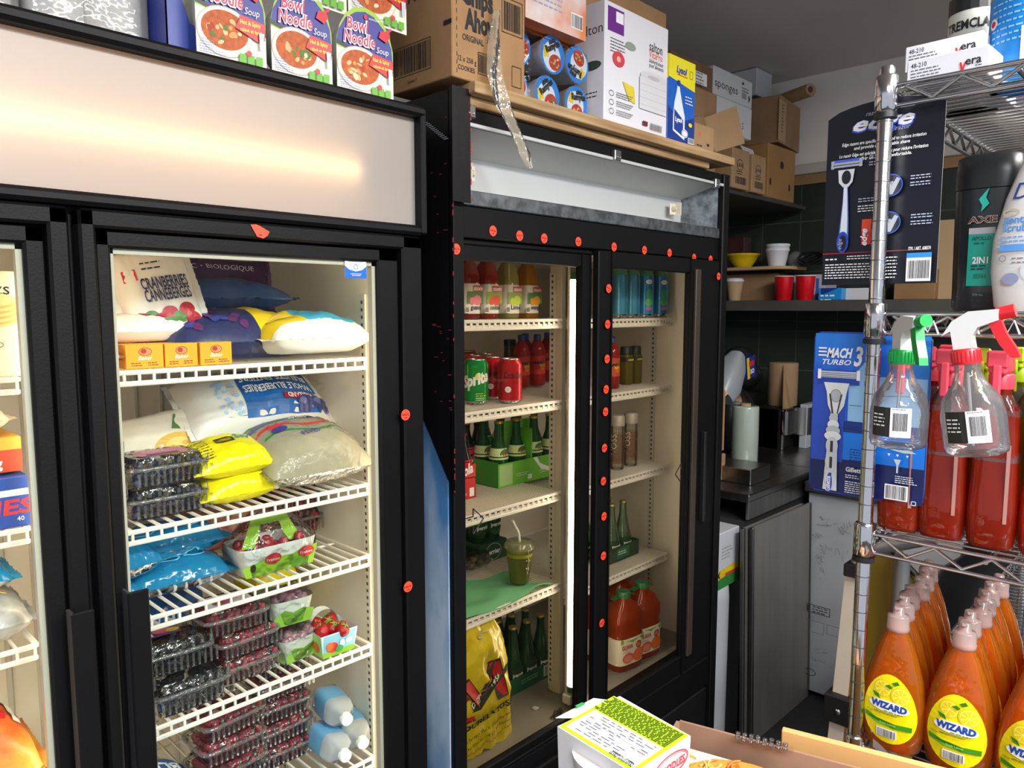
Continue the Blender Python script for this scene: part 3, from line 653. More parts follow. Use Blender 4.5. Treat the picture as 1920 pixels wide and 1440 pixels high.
# second shelf
z2 = SH[1]
def blue_art(p, w, d):
    p.rect(-w * .18, -d * .44, w * .57, d * .86, BLUEB); p.poly([(-w * .30, -d * .4), (-w * .18, -d * .42), (-w * .18, d * .42), (-w * .38, d * .42)], BLUEB)
    p.inc = .04
    for i in range(50):
        r_ = random.Random(i + 50); p.ell(w * r_.uniform(-.34, -.2) + .0, d * r_.uniform(-.42, .42), .004, .004, M('9fc3e6', .4), 8)
    p.L += 1; p.text('BLEUETS ENTIERS', w * .36, d * .14, .026, PAPER, fit=w * .52, bold=.02, rot=pi); p.text('WHOLE BLUEBERRIES', w * .36, -d * .04, .028, PAPER, fit=w * .52, bold=.02, rot=pi)
    p.rect(w * .1, -d * .30, w * .24, d * .09, M('9c1f2c', .4)); p.text('KIRKLAND', w * .33, -d * .22, .016, PAPER, fit=w * .2, bold=.02, rot=pi)
    for i in range(30):
        r_ = random.Random(i); p.ell(w * r_.uniform(.2, .44), d * r_.uniform(-.42, -.28), .008, .007, M('3a3f74' if i % 3 else '6d6fa8', .35), 12)
WHT = M('dcd9d2', .38, bump=.35, bscale=22)
bag('frozen_blueberry_bag', 'big white and blue frozen blueberries bag, upper one on the second shelf', 'food bag', (.80, 1.60, 1.350), .03, .33, .17, .105, WHT, blue_art, seed=21, rot=(radians(36), 0, .03))
bag('frozen_blueberry_bag', 'frozen fruit bag marked NET 2 kg, directly below the blueberries bag', 'food bag', (.82, 1.60, 1.272), .0, .35, .26, .070, WHT, lambda p, w, d: None, seed=22)
s = MB(); p = Print(s, (0, 0, 0), (cos(.06), sin(.06), 0), (0, .2, 1), step=.0004); p.text('NET 2 kg', 0, 0, .018, INK); p.text('KEEP FROZEN', -.115, -.006, .008, INK); p.text('GARDER CONGELÉ', -.115, -.017, .008, INK)
p.barcode(.11, .0, .035, .014)
bag_lower = bpy.data.objects['frozen_blueberry_bag.001']; o_ = s.build('printed_text', bag_lower); o_.location = (.02, -.1335, .032)
bag('frozen_blueberry_bag', 'crumpled white and blue fruit bag at the bottom of the stack on the second shelf', 'food bag', (.79, 1.66, 1.222), .0, .36, .26, .055, lambda u, v: BLUEB if u < .2 else WHT, None, seed=23)
def fries_art(p, w, d):
    p.ell(w * .1, -d * .02, w * .24, d * .16, M('d3a94a', .5)); p.ell(w * .1, -d * .02, w * .14, d * .09, M('e2c370', .5)); p.rect(-w * .06, -d * .42, w * .34, d * .16, RED); p.text('SANTANA', -w * .04, -d * .39, .016, PAPER, fit=w * .28, bold=.02)
    p.poly([(w * .1, d * .2), (w * .45, d * .1), (w * .48, d * .35), (w * .2, d * .4)], GR)
bag('artichoke_bag', 'white pouch with green leaf and yellow picture standing behind the plastic berry boxes', 'food bag', (.585, 1.56, 1.30), 0, .2, .17, .05, M('ddd5c2', .4, bump=.35), fries_art, rot=(radians(58), radians(-6), radians(5)), seed=25)
def yel_art(p, w, d):
    p.lines(-w * .44, d * .3, w * .2, 10, .0085, .0024, M('3a3010', .5), .1); p.rect(-w * .16, -d * .02, w * .26, d * .14, M('3b3a10', .5)); p.text('Siv', w * .12, d * .05, .03, M('3c8f9a', .4), bold=.02); p.text('LADYFINGERS', -w * .14, d * .01, .011, YEL, fit=w * .2)
YB = M('e6d80e', .25, bump=.45, bscale=16)
a = at(357, 948, Z=z2)
for i, (dx, dz, lb) in enumerate(((0, 0, 'lower of two shiny yellow packets stacked on the second freezer shelf'), (-.01, .055, 'upper of two shiny yellow packets stacked on the second freezer shelf'))):
    bag('yellow_packet', lb, 'food bag', (.672 + dx, 1.43, z2 + .011 + dz), -.02, .15, .12, .056, YB, yel_art if i else None, rot=(radians(12 + 4 * i), radians(-2), -.04), seed=30 + i, amp=.007, group='yellow packets stacked on the second freezer shelf')
PEA = CLEAR('e8e4d4', .9, .2, .6, 60, body=.6, bodyh='e6e2cc')
def peas_art(p, w, d):
    R2 = M('cc3a33', .4); G2 = M('2e8a46', .4); B2 = M('3c3f86', .4)
    def strip(y0, amp, mat, t):
        pts = [(-w * .46 + w * .92 * i / 12, y0 + amp * sin(i * .7)) for i in range(13)]
        for i in range(12): p._p([pts[i], pts[i + 1], (pts[i + 1][0], pts[i + 1][1] + t), (pts[i][0], pts[i][1] + t)], [(0, 1, 2, 3)], mat)
        p.L += 1
    strip(-d * .1, .012, G2, .008); strip(.01, .012, R2, .009); strip(d * .2, .008, B2, .016); strip(d * .32, .006, G2, .006); p.text('CEDAR', w * .1, d * .21, .014, PAPER, rot=pi, bold=.02)
    p.ell(-w * .25, -d * .0, .017, .013, B2); p.text('FEVES', -w * .12, -d * .24, .018, B2, rot=.2, bold=.02); p.poly([(-w * .32, d * .05), (-w * .2, d * .05), (-w * .22, d * .15), (-w * .26, d * .1), (-w * .3, d * .15)], R2)
pb = bag('chickpea_bag', 'clear bag of chickpeas with red, green and blue stripes on the second shelf', 'food bag', (.835, 1.445, z2 + .030), -.03, .235, .21, .105, PEA, peas_art, seed=34, amp=.004, rot=(radians(14), 0, -.03))
s = MB(); rnd = random.Random(5)
for i in range(170):
    x = rnd.uniform(-.1, .1); y = rnd.uniform(-.09, .09); q = (max(0, (1 - (abs(x) / .117) ** 2.6) * (1 - (abs(y) / .105) ** 2.6))) ** .5
    s.ball((x, y, .006 + rnd.random() * max(.01, .09 * q - .002)), .007, .007, .006, M('cfc6a2', .6, var=.2, vscale=80), 7, 4)
s.build('chickpeas', pb, kind='stuff')
def pinklab(p, w, d): p.rect(-w * .3, -d * .3, w * .6, d * .5, M('c8809a', .5)); p.rect(-w * .22, -d * .28, w * .4, d * .12, M('6a3a6e', .5)); p.lines(-w * .2, d * .1, w * .4, 3, .006, .0018, PAPER)
g_ = 'clear berry boxes on the second freezer shelf'
c0 = clam('berry_clamshell', 'lower of the two clear blueberry boxes beside the yellow packets', 'fruit box', (.53, 1.425, z2), 0, .145, .11, .055, BLU, 60, .007, group=g_)
dup(c0, (.53, 1.42, z2 + .0585), .03, 'upper clear blueberry box with pink label, beside the yellow packets')
s = MB(); p = Print(s, (0, 0, .0565), (1, 0, 0), (0, 1, 0)); pinklab(p, .145, .11)
s.build('label_sticker', bpy.data.objects['berry_clamshell.001'])
c1 = clam('tall_berry_clamshell', 'lower tall clear fruit box at the left edge of the second shelf', 'fruit box', (.415, 1.43, z2), 0, .085, .13, .075, BLU, 50, .008, group=g_, seed=4)
dup(c1, (.412, 1.43, z2 + .078), .02, 'upper tall clear fruit box at the left edge of the second shelf')
# third shelf
z3 = SH[2]
LB = CLEAR('2aa5dc', .9, .12, .8, 26, body=.85, bodyh='2ea6de')
def ice_art(p, w, d):
    p.rect(-w * .44, d * .05, w * .88, d * .38, M('aeb6bc', .35, bump=.3)); 
    for i in range(3): p.ring(-w * .25 + i * w * .22, -d * .15, .028, .022, .0025, M('6fd0f2', .4))
for i, (x, y, z, w, rz, lb) in enumerate(((.555, 1.475, z3, .20, -.05, 'lower of the bright blue shiny bags on the third shelf, below the other one'), (.56, 1.50, z3 + .058, .19, .05, 'upper bright blue shiny bag on the third shelf with grey top panel'), (.44, 1.43, z3 + .062, .11, .3, 'small bright blue bag end poking out at the left of the third shelf'), (.43, 1.47, z3, .10, .1, 'bright blue bag end at the lower left corner of the third shelf'))):
    bag('blue_ice_bag', lb, 'food bag', (x, y, z), rz, w, .15, .062, LB, ice_art if i < 2 else None, seed=40 + i, amp=.008, seal=.018, group='bright blue bags on the third freezer shelf')
bag('frozen_meat_bag', 'red frozen meat in a clear bag at the back of the third shelf', 'food bag', (.75, 1.68, z3), 0, .26, .2, .10, M('9c4a44', .4, var=1, vscale=40, vh='d9a08f', bump=.5), None, seed=45, amp=.01)
GRN = M('8fbf2f', .45)
def basket(loc, rz, label, w=.175, d=.10, h=.06):
    t = thing('handled_fruit_basket', label, 'fruit basket', loc, rz)
    s = MB(); wm = M('e6e6de', .45)
    s.oval([(w * .42, d * .42, .001), (w * .5, d * .5, h)], wm, 32, 6, cap1=False); s.oval([(w * .415, d * .415, .003), (w * .49, d * .49, h)], wm, 32, 6, cap1=False)
    p = Print(s, (-w * .46, -d * .422, 0), (1, 0, 0), (0, -.13, 1), step=.0006)
    p.poly([(w * .04, .002), (w * .88, .002), (w * .93, h * .75), (w * .6, h * .55), (w * .3, h * .62), (-w * .01, h * .4)], GRN)
    p.ell(w * .12, h * .35, .006, .009, M('2c3324', .5))
    for q in (.36, .78): p.ell(w * q, h * .55, .018, .012, M('c33a34', .5)); p.text('Fraises', w * q, h * .48, .009, PAPER, align='c', fit=.028)
    for i in range(9): p.poly([(w * (.86 + .015 * i) - .05, h * .2), (w * (.865 + .015 * i) - .05, h * (.5 + .05 * (i % 3))), (w * (.87 + .015 * i) - .05, h * .2)], M('3d8a34', .5))
    s.build('carton_tray', t)
    s = MB(); pts = [(-w * .38, 0), (-w * .22, h * .95), (-w * .17, h * 1.05), (w * .17, h * 1.05), (w * .22, h * .95), (w * .38, 0), (w * .22, 0), (w * .16, h * .3), (w * .12, h * .72), (-w * .12, h * .72), (-w * .16, h * .3), (-w * .22, 0)]
    s.prism(pts, (0, -d * .1, h * .85), (1, 0, 0), (0, .2, 1), .0015, GRN, wm); s.build('carry_handle', t)
    s = MB(); rnd = random.Random(2)
    for i in range(26): s.ball((rnd.uniform(-.4, .4) * w, rnd.uniform(-.35, .35) * d, rnd.uniform(.6, .95) * h), .012, .012, .013, M('a8303a', .4, var=.3, vscale=90), 8, 5)
    s.build('strawberries', t, kind='stuff')
    s = MB(); s.oval([(w * .47, d * .47, .0), (w * .53, d * .54, h * .8), (w * .52, d * .53, h * 1.05), (w * .36, d * .34, h * 1.55), (w * .26, d * .16, h * 1.95), (w * .02, d * .02, h * 2.0)], WRAP, 36, 4, cap0=False, cap1=False); s.build('plastic_wrap', t)
    return t
m_, rz_, w_ = spot(432, 1098, 600, 1062, z3)
basket((.745, 1.42, z3), -.03, 'plastic-wrapped green and white carton fruit basket with cut-out handle, third shelf')
c3 = clam('raspberry_clamshell', 'lower clear raspberry box at the back right of the third shelf', 'fruit box', (.90, 1.62, z3), 0, .13, .12, .06, RASP, 70, .007, group='raspberry boxes at the back of the third shelf', fname='raspberries')
dup(c3, (.895, 1.62, z3 + .062), .05, 'upper clear raspberry box with blue label at the back right of the third shelf')
s = MB(); p = Print(s, (0, 0, .061), (1, 0, 0), (0, 1, 0)); p.rect(-.04, -.03, .07, .05, M('4d7db8', .5)); p.lines(-.03, .01, .05, 3, .008, .002, PAPER); s.build('label_sticker', bpy.data.objects['raspberry_clamshell.001'])
bag('red_fruit_bag', 'bright red bag behind the basket on the third shelf', 'food bag', (.83, 1.75, z3), 0, .2, .14, .12, M('b8243c', .35, bump=.4), None, seed=46)
# fourth shelf
z4 = SH[3]
def vlab(p, w, d): p.rect(-w * .32, -d * .1, w * .5, d * .42, M('6a3a70', .5)); p.ell(-w * .02, d * .1, .018, .014, M('d86a7c', .5)); p.ell(w * .1, d * .05, .012, .01, M('e3c04a', .5)); p.rect(-w * .3, -d * .06, w * .14, d * .16, PAPER)
g_ = 'clear boxes of dark berries stacked on the fourth shelf'
e0 = clam('blackberry_clamshell', 'bottom clear box of blackberries in the second stack of the fourth shelf', 'fruit box', (.545, 1.40, z4), .0, .145, .12, .062, BLACKB, 50, .0095, group=g_, seed=8, fname='blackberries')
e1 = dup(e0, (.53, 1.43, z4 + .064), -.08, 'top clear box of blackberries with purple sticker on the fourth shelf'); s = MB(); p = Print(s, (0, 0, .063), (1, 0, 0), (0, 1, 0)); vlab(p, .145, .12); s.build('label_sticker', e1)
f0 = clam('tall_berry_clamshell', 'bottom box of the left-hand stack of three clear boxes on the fourth shelf', 'fruit box', (.425, 1.40, z4), 0, .10, .13, .056, BLACKB, 40, .009, group=g_, seed=14)
for i, lb in enumerate(('middle box of the left-hand stack of three clear boxes on the fourth shelf', 'top box of the left-hand stack of three clear boxes on the fourth shelf')): dup(f0, (.423, 1.40, z4 + .058 * (i + 1)), .02, lb)
def rlab(p, w, d): p.rect(-w * .34, -d * .32, w * .68, d * .64, M('d9d4d0', .4)); p.ell(-w * .06, 0, .024, .017, M('b8506a', .5), rot=.5); p.ell(-w * .12, 0, .012, .009, M('7c5a34', .5)); p.text('Driscoll', -w * .13, -.008, .012, M('7a1f33', .5), rot=.6, fit=.035); p.lines(w * .06, d * .12, w * .24, 4, .008, .002, M('c04a78', .5))
g_ = 'clear raspberry boxes in the middle stack of the fourth shelf'
r0 = clam('raspberry_clamshell', 'bottom raspberry box of the middle stack on the fourth shelf', 'fruit box', (.675, 1.43, z4), .02, .135, .115, .05, RASP, 80, .007, group=g_, seed=18, fname='raspberries')
r1 = dup(r0, (.672, 1.43, z4 + .052), .06, 'middle raspberry box of the middle stack on the fourth shelf')
r2 = dup(r0, (.652, 1.43, z4 + .104), -.06, 'top raspberry box with round printed label in the middle stack of the fourth shelf'); s = MB(); p = Print(s, (0, 0, .051), (1, 0, 0), (0, 1, 0)); rlab(p, .135, .115); s.build('label_sticker', r2)
def grapepack(loc, rz, label, h):
    t = thing('wrapped_fruit_tray', label, 'fruit box', loc, rz, 'film-wrapped fruit trays stacked on the fourth shelf'); s = MB(); w, d = .10, .10
    s.oval([(w * .40, d * .40, .001), (w * .5, d * .5, h)], M('dfe2d4', .5), 28, 5, cap1=False); p = Print(s, (-w * .4, -d * .41, 0), (1, 0, 0), (0, -.12, 1), step=.0008); p.poly([(0, .002), (w * .8, .002), (w * .86, h * .5), (w * .6, h * .62), (w * .4, h * .5), (w * .2, h * .66), (-w * .03, h * .4)], M('7fae3e', .5))
    q = Print(s, (-w * .42, d * .4, 0), (0, -1, 0), (-.1, 0, 1), step=.0008); q.poly([(0, .002), (d * .8, .002), (d * .8, h * .6), (0, h * .4)], M('9cc25a', .5)); q.ring(d * .3, h * .6, .010, .010, .0012, INK)
    s.build('carton_tray', t); s = MB(); rnd = random.Random(int(h * 1000))
    for i in range(14): s.ball((rnd.uniform(-.32, .32) * w, rnd.uniform(-.32, .32) * d, h * rnd.uniform(.75, 1.0)), .012, .012, .012, M('a37a86', .4, var=.3), 8, 5)
    s.build('fruit', t, kind='stuff'); s = MB(); s.oval([(w * .42, d * .42, -.0), (w * .52, d * .52, h), (w * .46, d * .46, h * 1.18), (w * .2, d * .2, h * 1.32), (w * .01, d * .01, h * 1.34)], WRAP, 28, 4, cap0=False, cap1=False); s.build('plastic_wrap', t)
grapepack((.785, 1.42, z4), .1, 'lower film-wrapped carton of fruit to the left of the strawberry punnet', .052); grapepack((.785, 1.44, z4 + .072), -.1, 'upper film-wrapped green carton of fruit to the left of the strawberry punnet', .058)
bag('frozen_blueberry_bag', 'blue and white fruit bag leaning at the back left of the fourth shelf', 'food bag', (.60, 1.66, z4 + .07), 0, .2, .15, .05, WHT, lambda p, w, d: (p.rect(-w * .45, -d * .4, w * .9, d * .7, BLUEB), p.text('KIRK', w * .3, 0, .04, PAPER, rot=pi, fit=w * .5, bold=.02)), rot=(radians(70), 0, 0), seed=50)
# strawberry punnet
L_ = (.858, 1.385, z4); pt = thing('strawberry_punnet', 'open printed cardboard punnet of strawberries with white hoop handle, right end of the fourth shelf', 'fruit basket', L_, -.05)
s = MB(); pw, pd, ph = .088, .095, .052; o1 = [(-.5, -.5), (.5, -.5), (.5, .5), (-.5, .5)]
wc = M('d8e6ea', .5)
s.add([(a * pw * .86, c * pd * .86, 0) for a, c in o1] + [(a * pw, c * pd, ph) for a, c in o1], [(0, 1, 2, 3), (0, 1, 5, 4), (1, 2, 6, 5), (2, 3, 7, 6), (3, 0, 4, 7)], wc)
p = Print(s, (-pw * .43, -pd * .432, 0), (1, 0, 0), (0, -.13, 1), step=.0006); p.rect(0, 0, pw * .86, ph * .96, M('8cc7e0', .5)); p.rect(0, 0, pw * .86, ph * .25, GRN); p.ell(pw * .25, ph * .4, .012, .012, M('d8402f', .5)); p.ell(pw * .5, ph * .5, .006, .008, PAPER); p.ell(pw * .68, ph * .55, .008, .006, PAPER); p.ell(pw * .15, ph * .5, .008, .01, M('e46a2a', .5)); p.ell(pw * .42, ph * .3, .009, .008, M('3c9a50', .5))
q = Print(s, (-pw * .432, pd * .43, 0), (0, -1, 0), (-.13, 0, 1), step=.0006); q.rect(0, 0, pd * .86, ph * .96, M('a7d26a', .5)); q.ell(pd * .4, ph * .5, .014, .014, M('d8402f', .5)); q.ell(pd * .65, ph * .4, .012, .012, M('e46a2a', .5)); q.ell(pd * .15, ph * .5, .007, .01, INK)
s.build('carton_tray', pt)
s = MB(); s.grid(lambda a, c: V((-.036 * cos(pi * a), .03 + .011 * (c - .5) * 2, ph * .8 + .04 * sin(pi * a))), 18, 1, M('e6e6e0', .5)); s.grid(lambda a, c: V((-.0345 * cos(pi * a), .03 + .011 * (c - .5) * 2, ph * .8 + .0385 * sin(pi * a))), 18, 1, M('e6e6e0', .5)); s.build('hoop_handle', pt)
STR = M('b5151c', .3, var=.4, vscale=60, bump=.4, bscale=300)
pos = [(-.026, -.028), (.0, -.031), (.026, -.028), (-.03, -.004), (-.006, -.005), (.019, -.004), (-.022, .022), (.005, .024), (.029, .02)]
desc = ['front left', 'front middle', 'front right', 'middle left', 'centre', 'middle right', 'back left', 'back middle', 'back right']
for i, (x, y) in enumerate(pos):
    t = thing('strawberry', 'red strawberry at the %s of the open punnet' % desc[i], 'strawberry', (L_[0] + x, L_[1] + y, z4 + .031), i * .9, 'strawberries in the open punnet')
    s = MB(); s.T = Matrix.Rotation(.6 * (1 if i % 2 else -1), 4, 'X'); s.lathe([(.001, 0), (.008, .004), (.0145, .016), (.0165, .025), (.013, .032), (.003, .0345)], STR, 12); s.build('fruit', t)
    s = MB(); s.T = Matrix.Rotation(.6 * (1 if i % 2 else -1), 4, 'X')
    for k in range(6): a = k * pi / 3; s.add([(0, 0, .035), (.005 * cos(a - .5), .005 * sin(a - .5), .036), (.014 * cos(a), .014 * sin(a), .033), (.005 * cos(a + .5), .005 * sin(a + .5), .036)], [(0, 1, 2, 3)], M('6f9a3a', .6))
    s.tube([(0, 0, .034), (.002, 0, .041)], .0012, M('7a9a4a', .6), 5); s.build('leaf_cap', t)
bag('yellow_bag', 'yellow bag just showing at the back of the fourth shelf', 'food bag', (.88, 1.70, z4), 0, .12, .12, .16, YB, None, seed=52)
# fifth shelf
z5 = SH[4]
g_ = 'clear raspberry boxes stacked on the fifth shelf'
nm = ['bottom', 'second', 'third', 'fourth', 'fifth']
for k in range(4): dup(r0, (.64, 1.44, z5 + .052 * k), .1 * (k % 2), '%s raspberry box up in the left-hand stack on the fifth shelf' % nm[k].capitalize(), g_)
for k in range(5): dup(r0, (.785, 1.50, z5 + .052 * k), -.06 + .08 * (k % 2), '%s raspberry box up in the right-hand stack on the fifth shelf, beside the blue jugs' % nm[k].capitalize(), g_)
pk = bpy.data.objects['raspberry_clamshell']
bag('frozen_blueberry_bag', 'blue bag with white upside-down lettering at the lower left of the freezer', 'food bag', (.475, 1.45, z5 + .02), 0, .2, .17, .10, BLUEB, lambda p, w, d: (p.text('BLEUETS', w * .4, .02, .05, PAPER, rot=pi, fit=w * .7, bold=.03), p.text('WHOLE', w * .4, -.05, .05, PAPER, rot=pi, fit=w * .6, bold=.03)), seed=55)
JW = CLEAR('e6f0f8', .9, .15, .2, 40, body=.75, bodyh='eaf3fb'); JB = M('6fb0de', .3)
def jug(loc, rot, label):
    t = thing('milk_jug', label, 'jug', loc, rot=rot, group='blue labelled jugs lying on the fifth shelf'); s = MB()
    s.oval([(.028, .026, 0), (.031, .029, .006), (.031, .029, .085), (.026, .024, .105), (.012, .012, .118), (.012, .012, .122)], JW, 28, 4); s.build('body', t)
    s = MB(); s.oval([(.0318, .0298, .02), (.0318, .0298, .075)], JB, 28, 4, cap0=False, cap1=False); p = Print(s, (-.02, -.0300, .03), (1, 0, 0), (0, 0, 1)); p.rect(0, 0, .04, .035, M('dcebf5', .4)); p.ell(.02, .02, .014, .008, JB); s.build('label', t)
    s = MB(); s.lathe([(.0135, .118), (.0135, .131), (.012, .132)], M('eef2f5', .4), 20); s.build('cap', t)
a = at(560, 1345, Z=z5 + .03)
for i, (x, y, z, lb) in enumerate(((.945, 1.37, z5 + .034, 'lower right blue-labelled jug lying on its side at the end of the fifth shelf'), (.905, 1.39, z5 + .095, 'upper blue-labelled jug lying across the other two on the fifth shelf'), (.868, 1.36, z5 + .034, 'lower left blue-labelled jug lying beside the raspberry boxes'))):
    jug((x, y + .10, z), (radians(90), radians(8 * i), radians(-14 + 5 * i)), lb)
bag('dark_blue_bag', 'dark blue bag top at the bottom of the freezer on the lowest shelf', 'food bag', (.87, 1.42, SH[5]), 0, .18, .17, .20, M('1c2452', .35, bump=.4), None, seed=58)
bag('dark_blue_bag', 'pale printed bag on the lowest freezer shelf at the left', 'food bag', (.6, 1.45, SH[5]), 0, .25, .2, .18, BLUEB, None, seed=59)

# ------------------------------------------------------------------ left-hand door of the freezer
s = MB(); L_ = (.20, 1.39, 1.26 + .0); w, d, h = .22, .1, .215; cm = M('e3d6bd', .5)
L_ = (.193, 1.342, 1.495); s.box(-w / 2, w / 2, 0, d, 0, .16, cm, .002); p = Print(s, (-w / 2, 0, 0), (1, 0, 0), (0, 0, 1)); p.text('Häagen-Dazs', w * .34, .125, .026, M('2a2420', .5), fit=w * .62, bold=.01)
for i in range(9): p.ell(w * .75, .085 + .004 * i, w * .25, .012, M('d3a75c' if i % 2 else 'e8c68a', .5))
p.text('ALMAND', w * .68, .045, .012, M('6a4a34', .5)); p.ell(w * .66, .06, .014, .006, M('d8742c', .5))
s.build('ice_cream_box', None, L_, label='cream ice cream carton with gold swirls behind the left-hand door', cat='box')
s = MB(); w = .2; s.box(-w / 2, w / 2, 0, .12, 0, .055, M('d8a13a', .5), .002); p = Print(s, (-w / 2, 0, 0), (1, 0, 0), (0, 0, 1)); p.rect(0, 0, w, .035, M('b8442a', .5)); p.text('1 kg', w * .7, .008, .022, PAPER, bold=.02)
s.build('frozen_food_box', None, (.20, 1.36, 1.26 + .085), label='orange and red frozen food box, upper of two behind the left-hand door', cat='box')
s = MB(); w = .24; s.box(-w / 2, w / 2, 0, .16, 0, .08, M('2a4aa0', .45), .002); p = Print(s, (-w / 2, 0, 0), (1, 0, 0), (0, 0, 1)); p.poly([(w * .4, .05), (w * .5, .07), (w * .6, .058), (w * .7, .075), (w * .8, .06), (w, .06), (w, .05)], PAPER); p.text('FREEZIES', w * .3, .022, .032, M('d8303a', .5), fit=w * .72, bold=.03, shear=.1); p.ell(w * .7, .006, .02, .006, M('c0392b', .5)); p.text('40', w * .92, .01, .01, PAPER)
s.build('ice_pop_box', None, (.183, 1.342, 1.26), label='blue box with large red lettering and snowy peaks behind the left-hand door', cat='box')
bag('clear_food_bag', 'crumpled clear bag of pale food under the ice cream carton', 'food bag', (.175, 1.415, 1.4035), 0, .22, .14, .07, M('b9a48c', .35, var=1, vscale=25, vh='e0d2bd', bump=.5), None, seed=61)
bag('black_snack_bag', 'black bag with gold lettering in crumpled silver behind the left-hand door', 'food bag', (.168, 1.44, 1.07), 0, .26, .2, .10, M('3b3a34', .3, var=1, vscale=14, vh='a7a8a6', bump=.6), lambda p, w, d: p.text('Classique', -w * .1, -d * .3, .03, M('c9a24a', .4), fit=w * .5), seed=62)
bag('pale_blue_packet', 'pale blue packet corner on the shelf below the black bag', 'food bag', (.20, 1.43, 1.155), 0, .16, .14, .05, LB, None, seed=63)
bag('shrimp_bag', 'orange and red striped frozen food bag at the lower left behind the left-hand door', 'food bag', (.16, 1.44, .80), 0, .28, .2, .16, M('d8632a', .35, var=1, vscale=12, vh='f0b04a', bump=.5), lambda p, w, d: [p.rect(-w * .1 + i * .02, -d * .2, .01, d * .55, PAPER if i % 2 else RED) for i in range(8)], seed=64)
bag('yellow_snack_bag', 'yellow bag at the bottom left corner below the orange bag', 'food bag', (.16, 1.44, .52), 0, .28, .2, .22, YB, None, seed=65)
# ================================================================== DRINKS COOLER contents
def bottle(name, label, cat, loc, prof, liq, e=2.0, sy=1.0, n=24, cap=None, cap_m=None, bands=(), art=None, group=None, rz=0, shell=None, ribs=0):
    """prof: (r, z) outline; liq: contents colour; bands: (z0, z1, mat) wrap labels"""
    t = thing(name, label, cat, loc, rz, group); s = MB(); s.lathe(prof, liq, n, sy=sy, e=e); s.build('body', t)
    def rad(z):
        for (r0, a), (r1, c) in zip(prof, prof[1:]):
            if a <= z <= c and c > a: return r0 + (r1 - r0) * (z - a) / (c - a)
        return prof[-1][0]
    if bands:
        s = MB()
        for z0, z1_, m in bands: s.lathe([(rad(z0) + .0006, z0), (rad((z0 + z1_) / 2) + .0006, (z0 + z1_) / 2), (rad(z1_) + .0006, z1_)], m, n, sy=sy, e=e, cap0=False, cap1=False)
        z0, z1_, m = bands[0]; R = rad((z0 + z1_) / 2) + .0008
        if art: art(Print(s, fn=cylmap(R, -pi / 2 - .45, z0, sy=sy) if e < 2.5 else (lambda x, y, h: V((x, -R * sy - .0003 - h, z0 + y))), seg=.005, step=.00015), R, z1_ - z0)
        s.build('label', t)
    if cap:
        s = MB(); zt_ = prof[-1][1]; r, h = cap; s.lathe([(r, zt_ - .001), (r, zt_ + h * .85), (r * .85, zt_ + h)], cap_m, 18); s.build('cap', t)
    return t
def LIQ(h, body=.55, refl=1.0, tr=None): return CLEAR(tr or h, refl, .04, 0, body=body, bodyh=h, ior=1.42)
# juice bottles, top shelf
JP = [(.024, 0), (.0275, .004), (.0275, .105), (.0265, .118), (.021, .138), (.0135, .152), (.0135, .156)]
jz = 1.5705
for i, (u, c, top, nm, fr, bg) in enumerate(((876, 'b3382c', 'd6543a', 'guava', 'e87a8a', '5a7a3a'), (912, 'c0402a', '9fbf3a', 'cocktail', 'e04a3a', '8fa83a'), (951, 'c3bb6a', 'a9c23a', 'Lime', 'b9d03a', '86a04a'), (988, 'e09a1c', '7aa23a', 'orange', 'f0a02a', '4e8a4a'))):
    x = at(u, 594, Y=1.455).x
    def jart(p, R, H, nm=nm, fr=fr, bg=bg):
        p.rect(-R * .9, H * .34, R * 2.0, H * .4, M(bg, .5)); p.ell(R * .35, H * .45, R * .5, H * .17, M(fr, .5)); p.ell(-R * .3, H * .42, R * .3, H * .13, M(fr, .5))
        p.rect(-R * .2, H * .74, R * 1.3, H * .2, M('c8452a', .5)); p.text('stom', -R * .1, H * .78, H * .2, PAPER, fit=R * 1.1, bold=.03); p.text(nm, -R * .5, H * .14, H * .22, M('20324c', .5), fit=R * 1.3, bold=.02)
        p.barcode(-R * 1.2, .002, R * .5, H * .2, bg=PAPER)
    bottle('juice_bottle', '%s juice bottle, %s from the left on the top cooler shelf' % ({'guava': 'Red guava', 'cocktail': 'Orange red cocktail', 'Lime': 'Pale green lime', 'orange': 'Bright orange'}[nm], ['first', 'second', 'third', 'fourth'][i]), 'bottle', (x, 1.455, jz), JP, LIQ(c, .7), e=4, cap=(.0145, .012), cap_m=WHITE, bands=((.014, .092, M('e4e0d2', .5)),), art=jart, group='juice bottles on the top cooler shelf', rz=.0)
# cans
CP = [(.024, 0), (.031, .005), (.033, .01), (.033, .108), (.0265, .119), (.0265, .122), (.024, .1215), (.0235, .119)]
def can(name, label, loc, col, art=None, rz=0, h=1.0, r=1.0, group=None, neck=None):
    t = thing(name, label, 'can', loc, rz, group); s = MB(); P_ = [(a * r, b_ * h) for a, b_ in CP]; al = M('b9bbbd', .25, 1)
    s.lathe(P_[:3], al, 28, cap1=False); s.lathe(P_[2:4], col, 28, cap0=False, cap1=False); s.lathe(P_[3:5], neck or col, 28, cap0=False, cap1=False); s.lathe(P_[4:], al, 28, cap0=False)
    if art: art(Print(s, fn=cylmap(P_[2][0] + .0002, -pi / 2 - .6, P_[2][1]), seg=.006, step=.00012), P_[2][0], P_[3][1] - P_[2][1])
    s.build('body', t); s = MB(); s.prism([(.009 * cos(k * pi / 5), .006 * sin(k * pi / 5)) for k in range(10)], (0, -.006, .1215 * h), (1, 0, 0), (0, 1, 0), .001, al); s.build('pull_tab', t)
    return t
cz = 1.3425
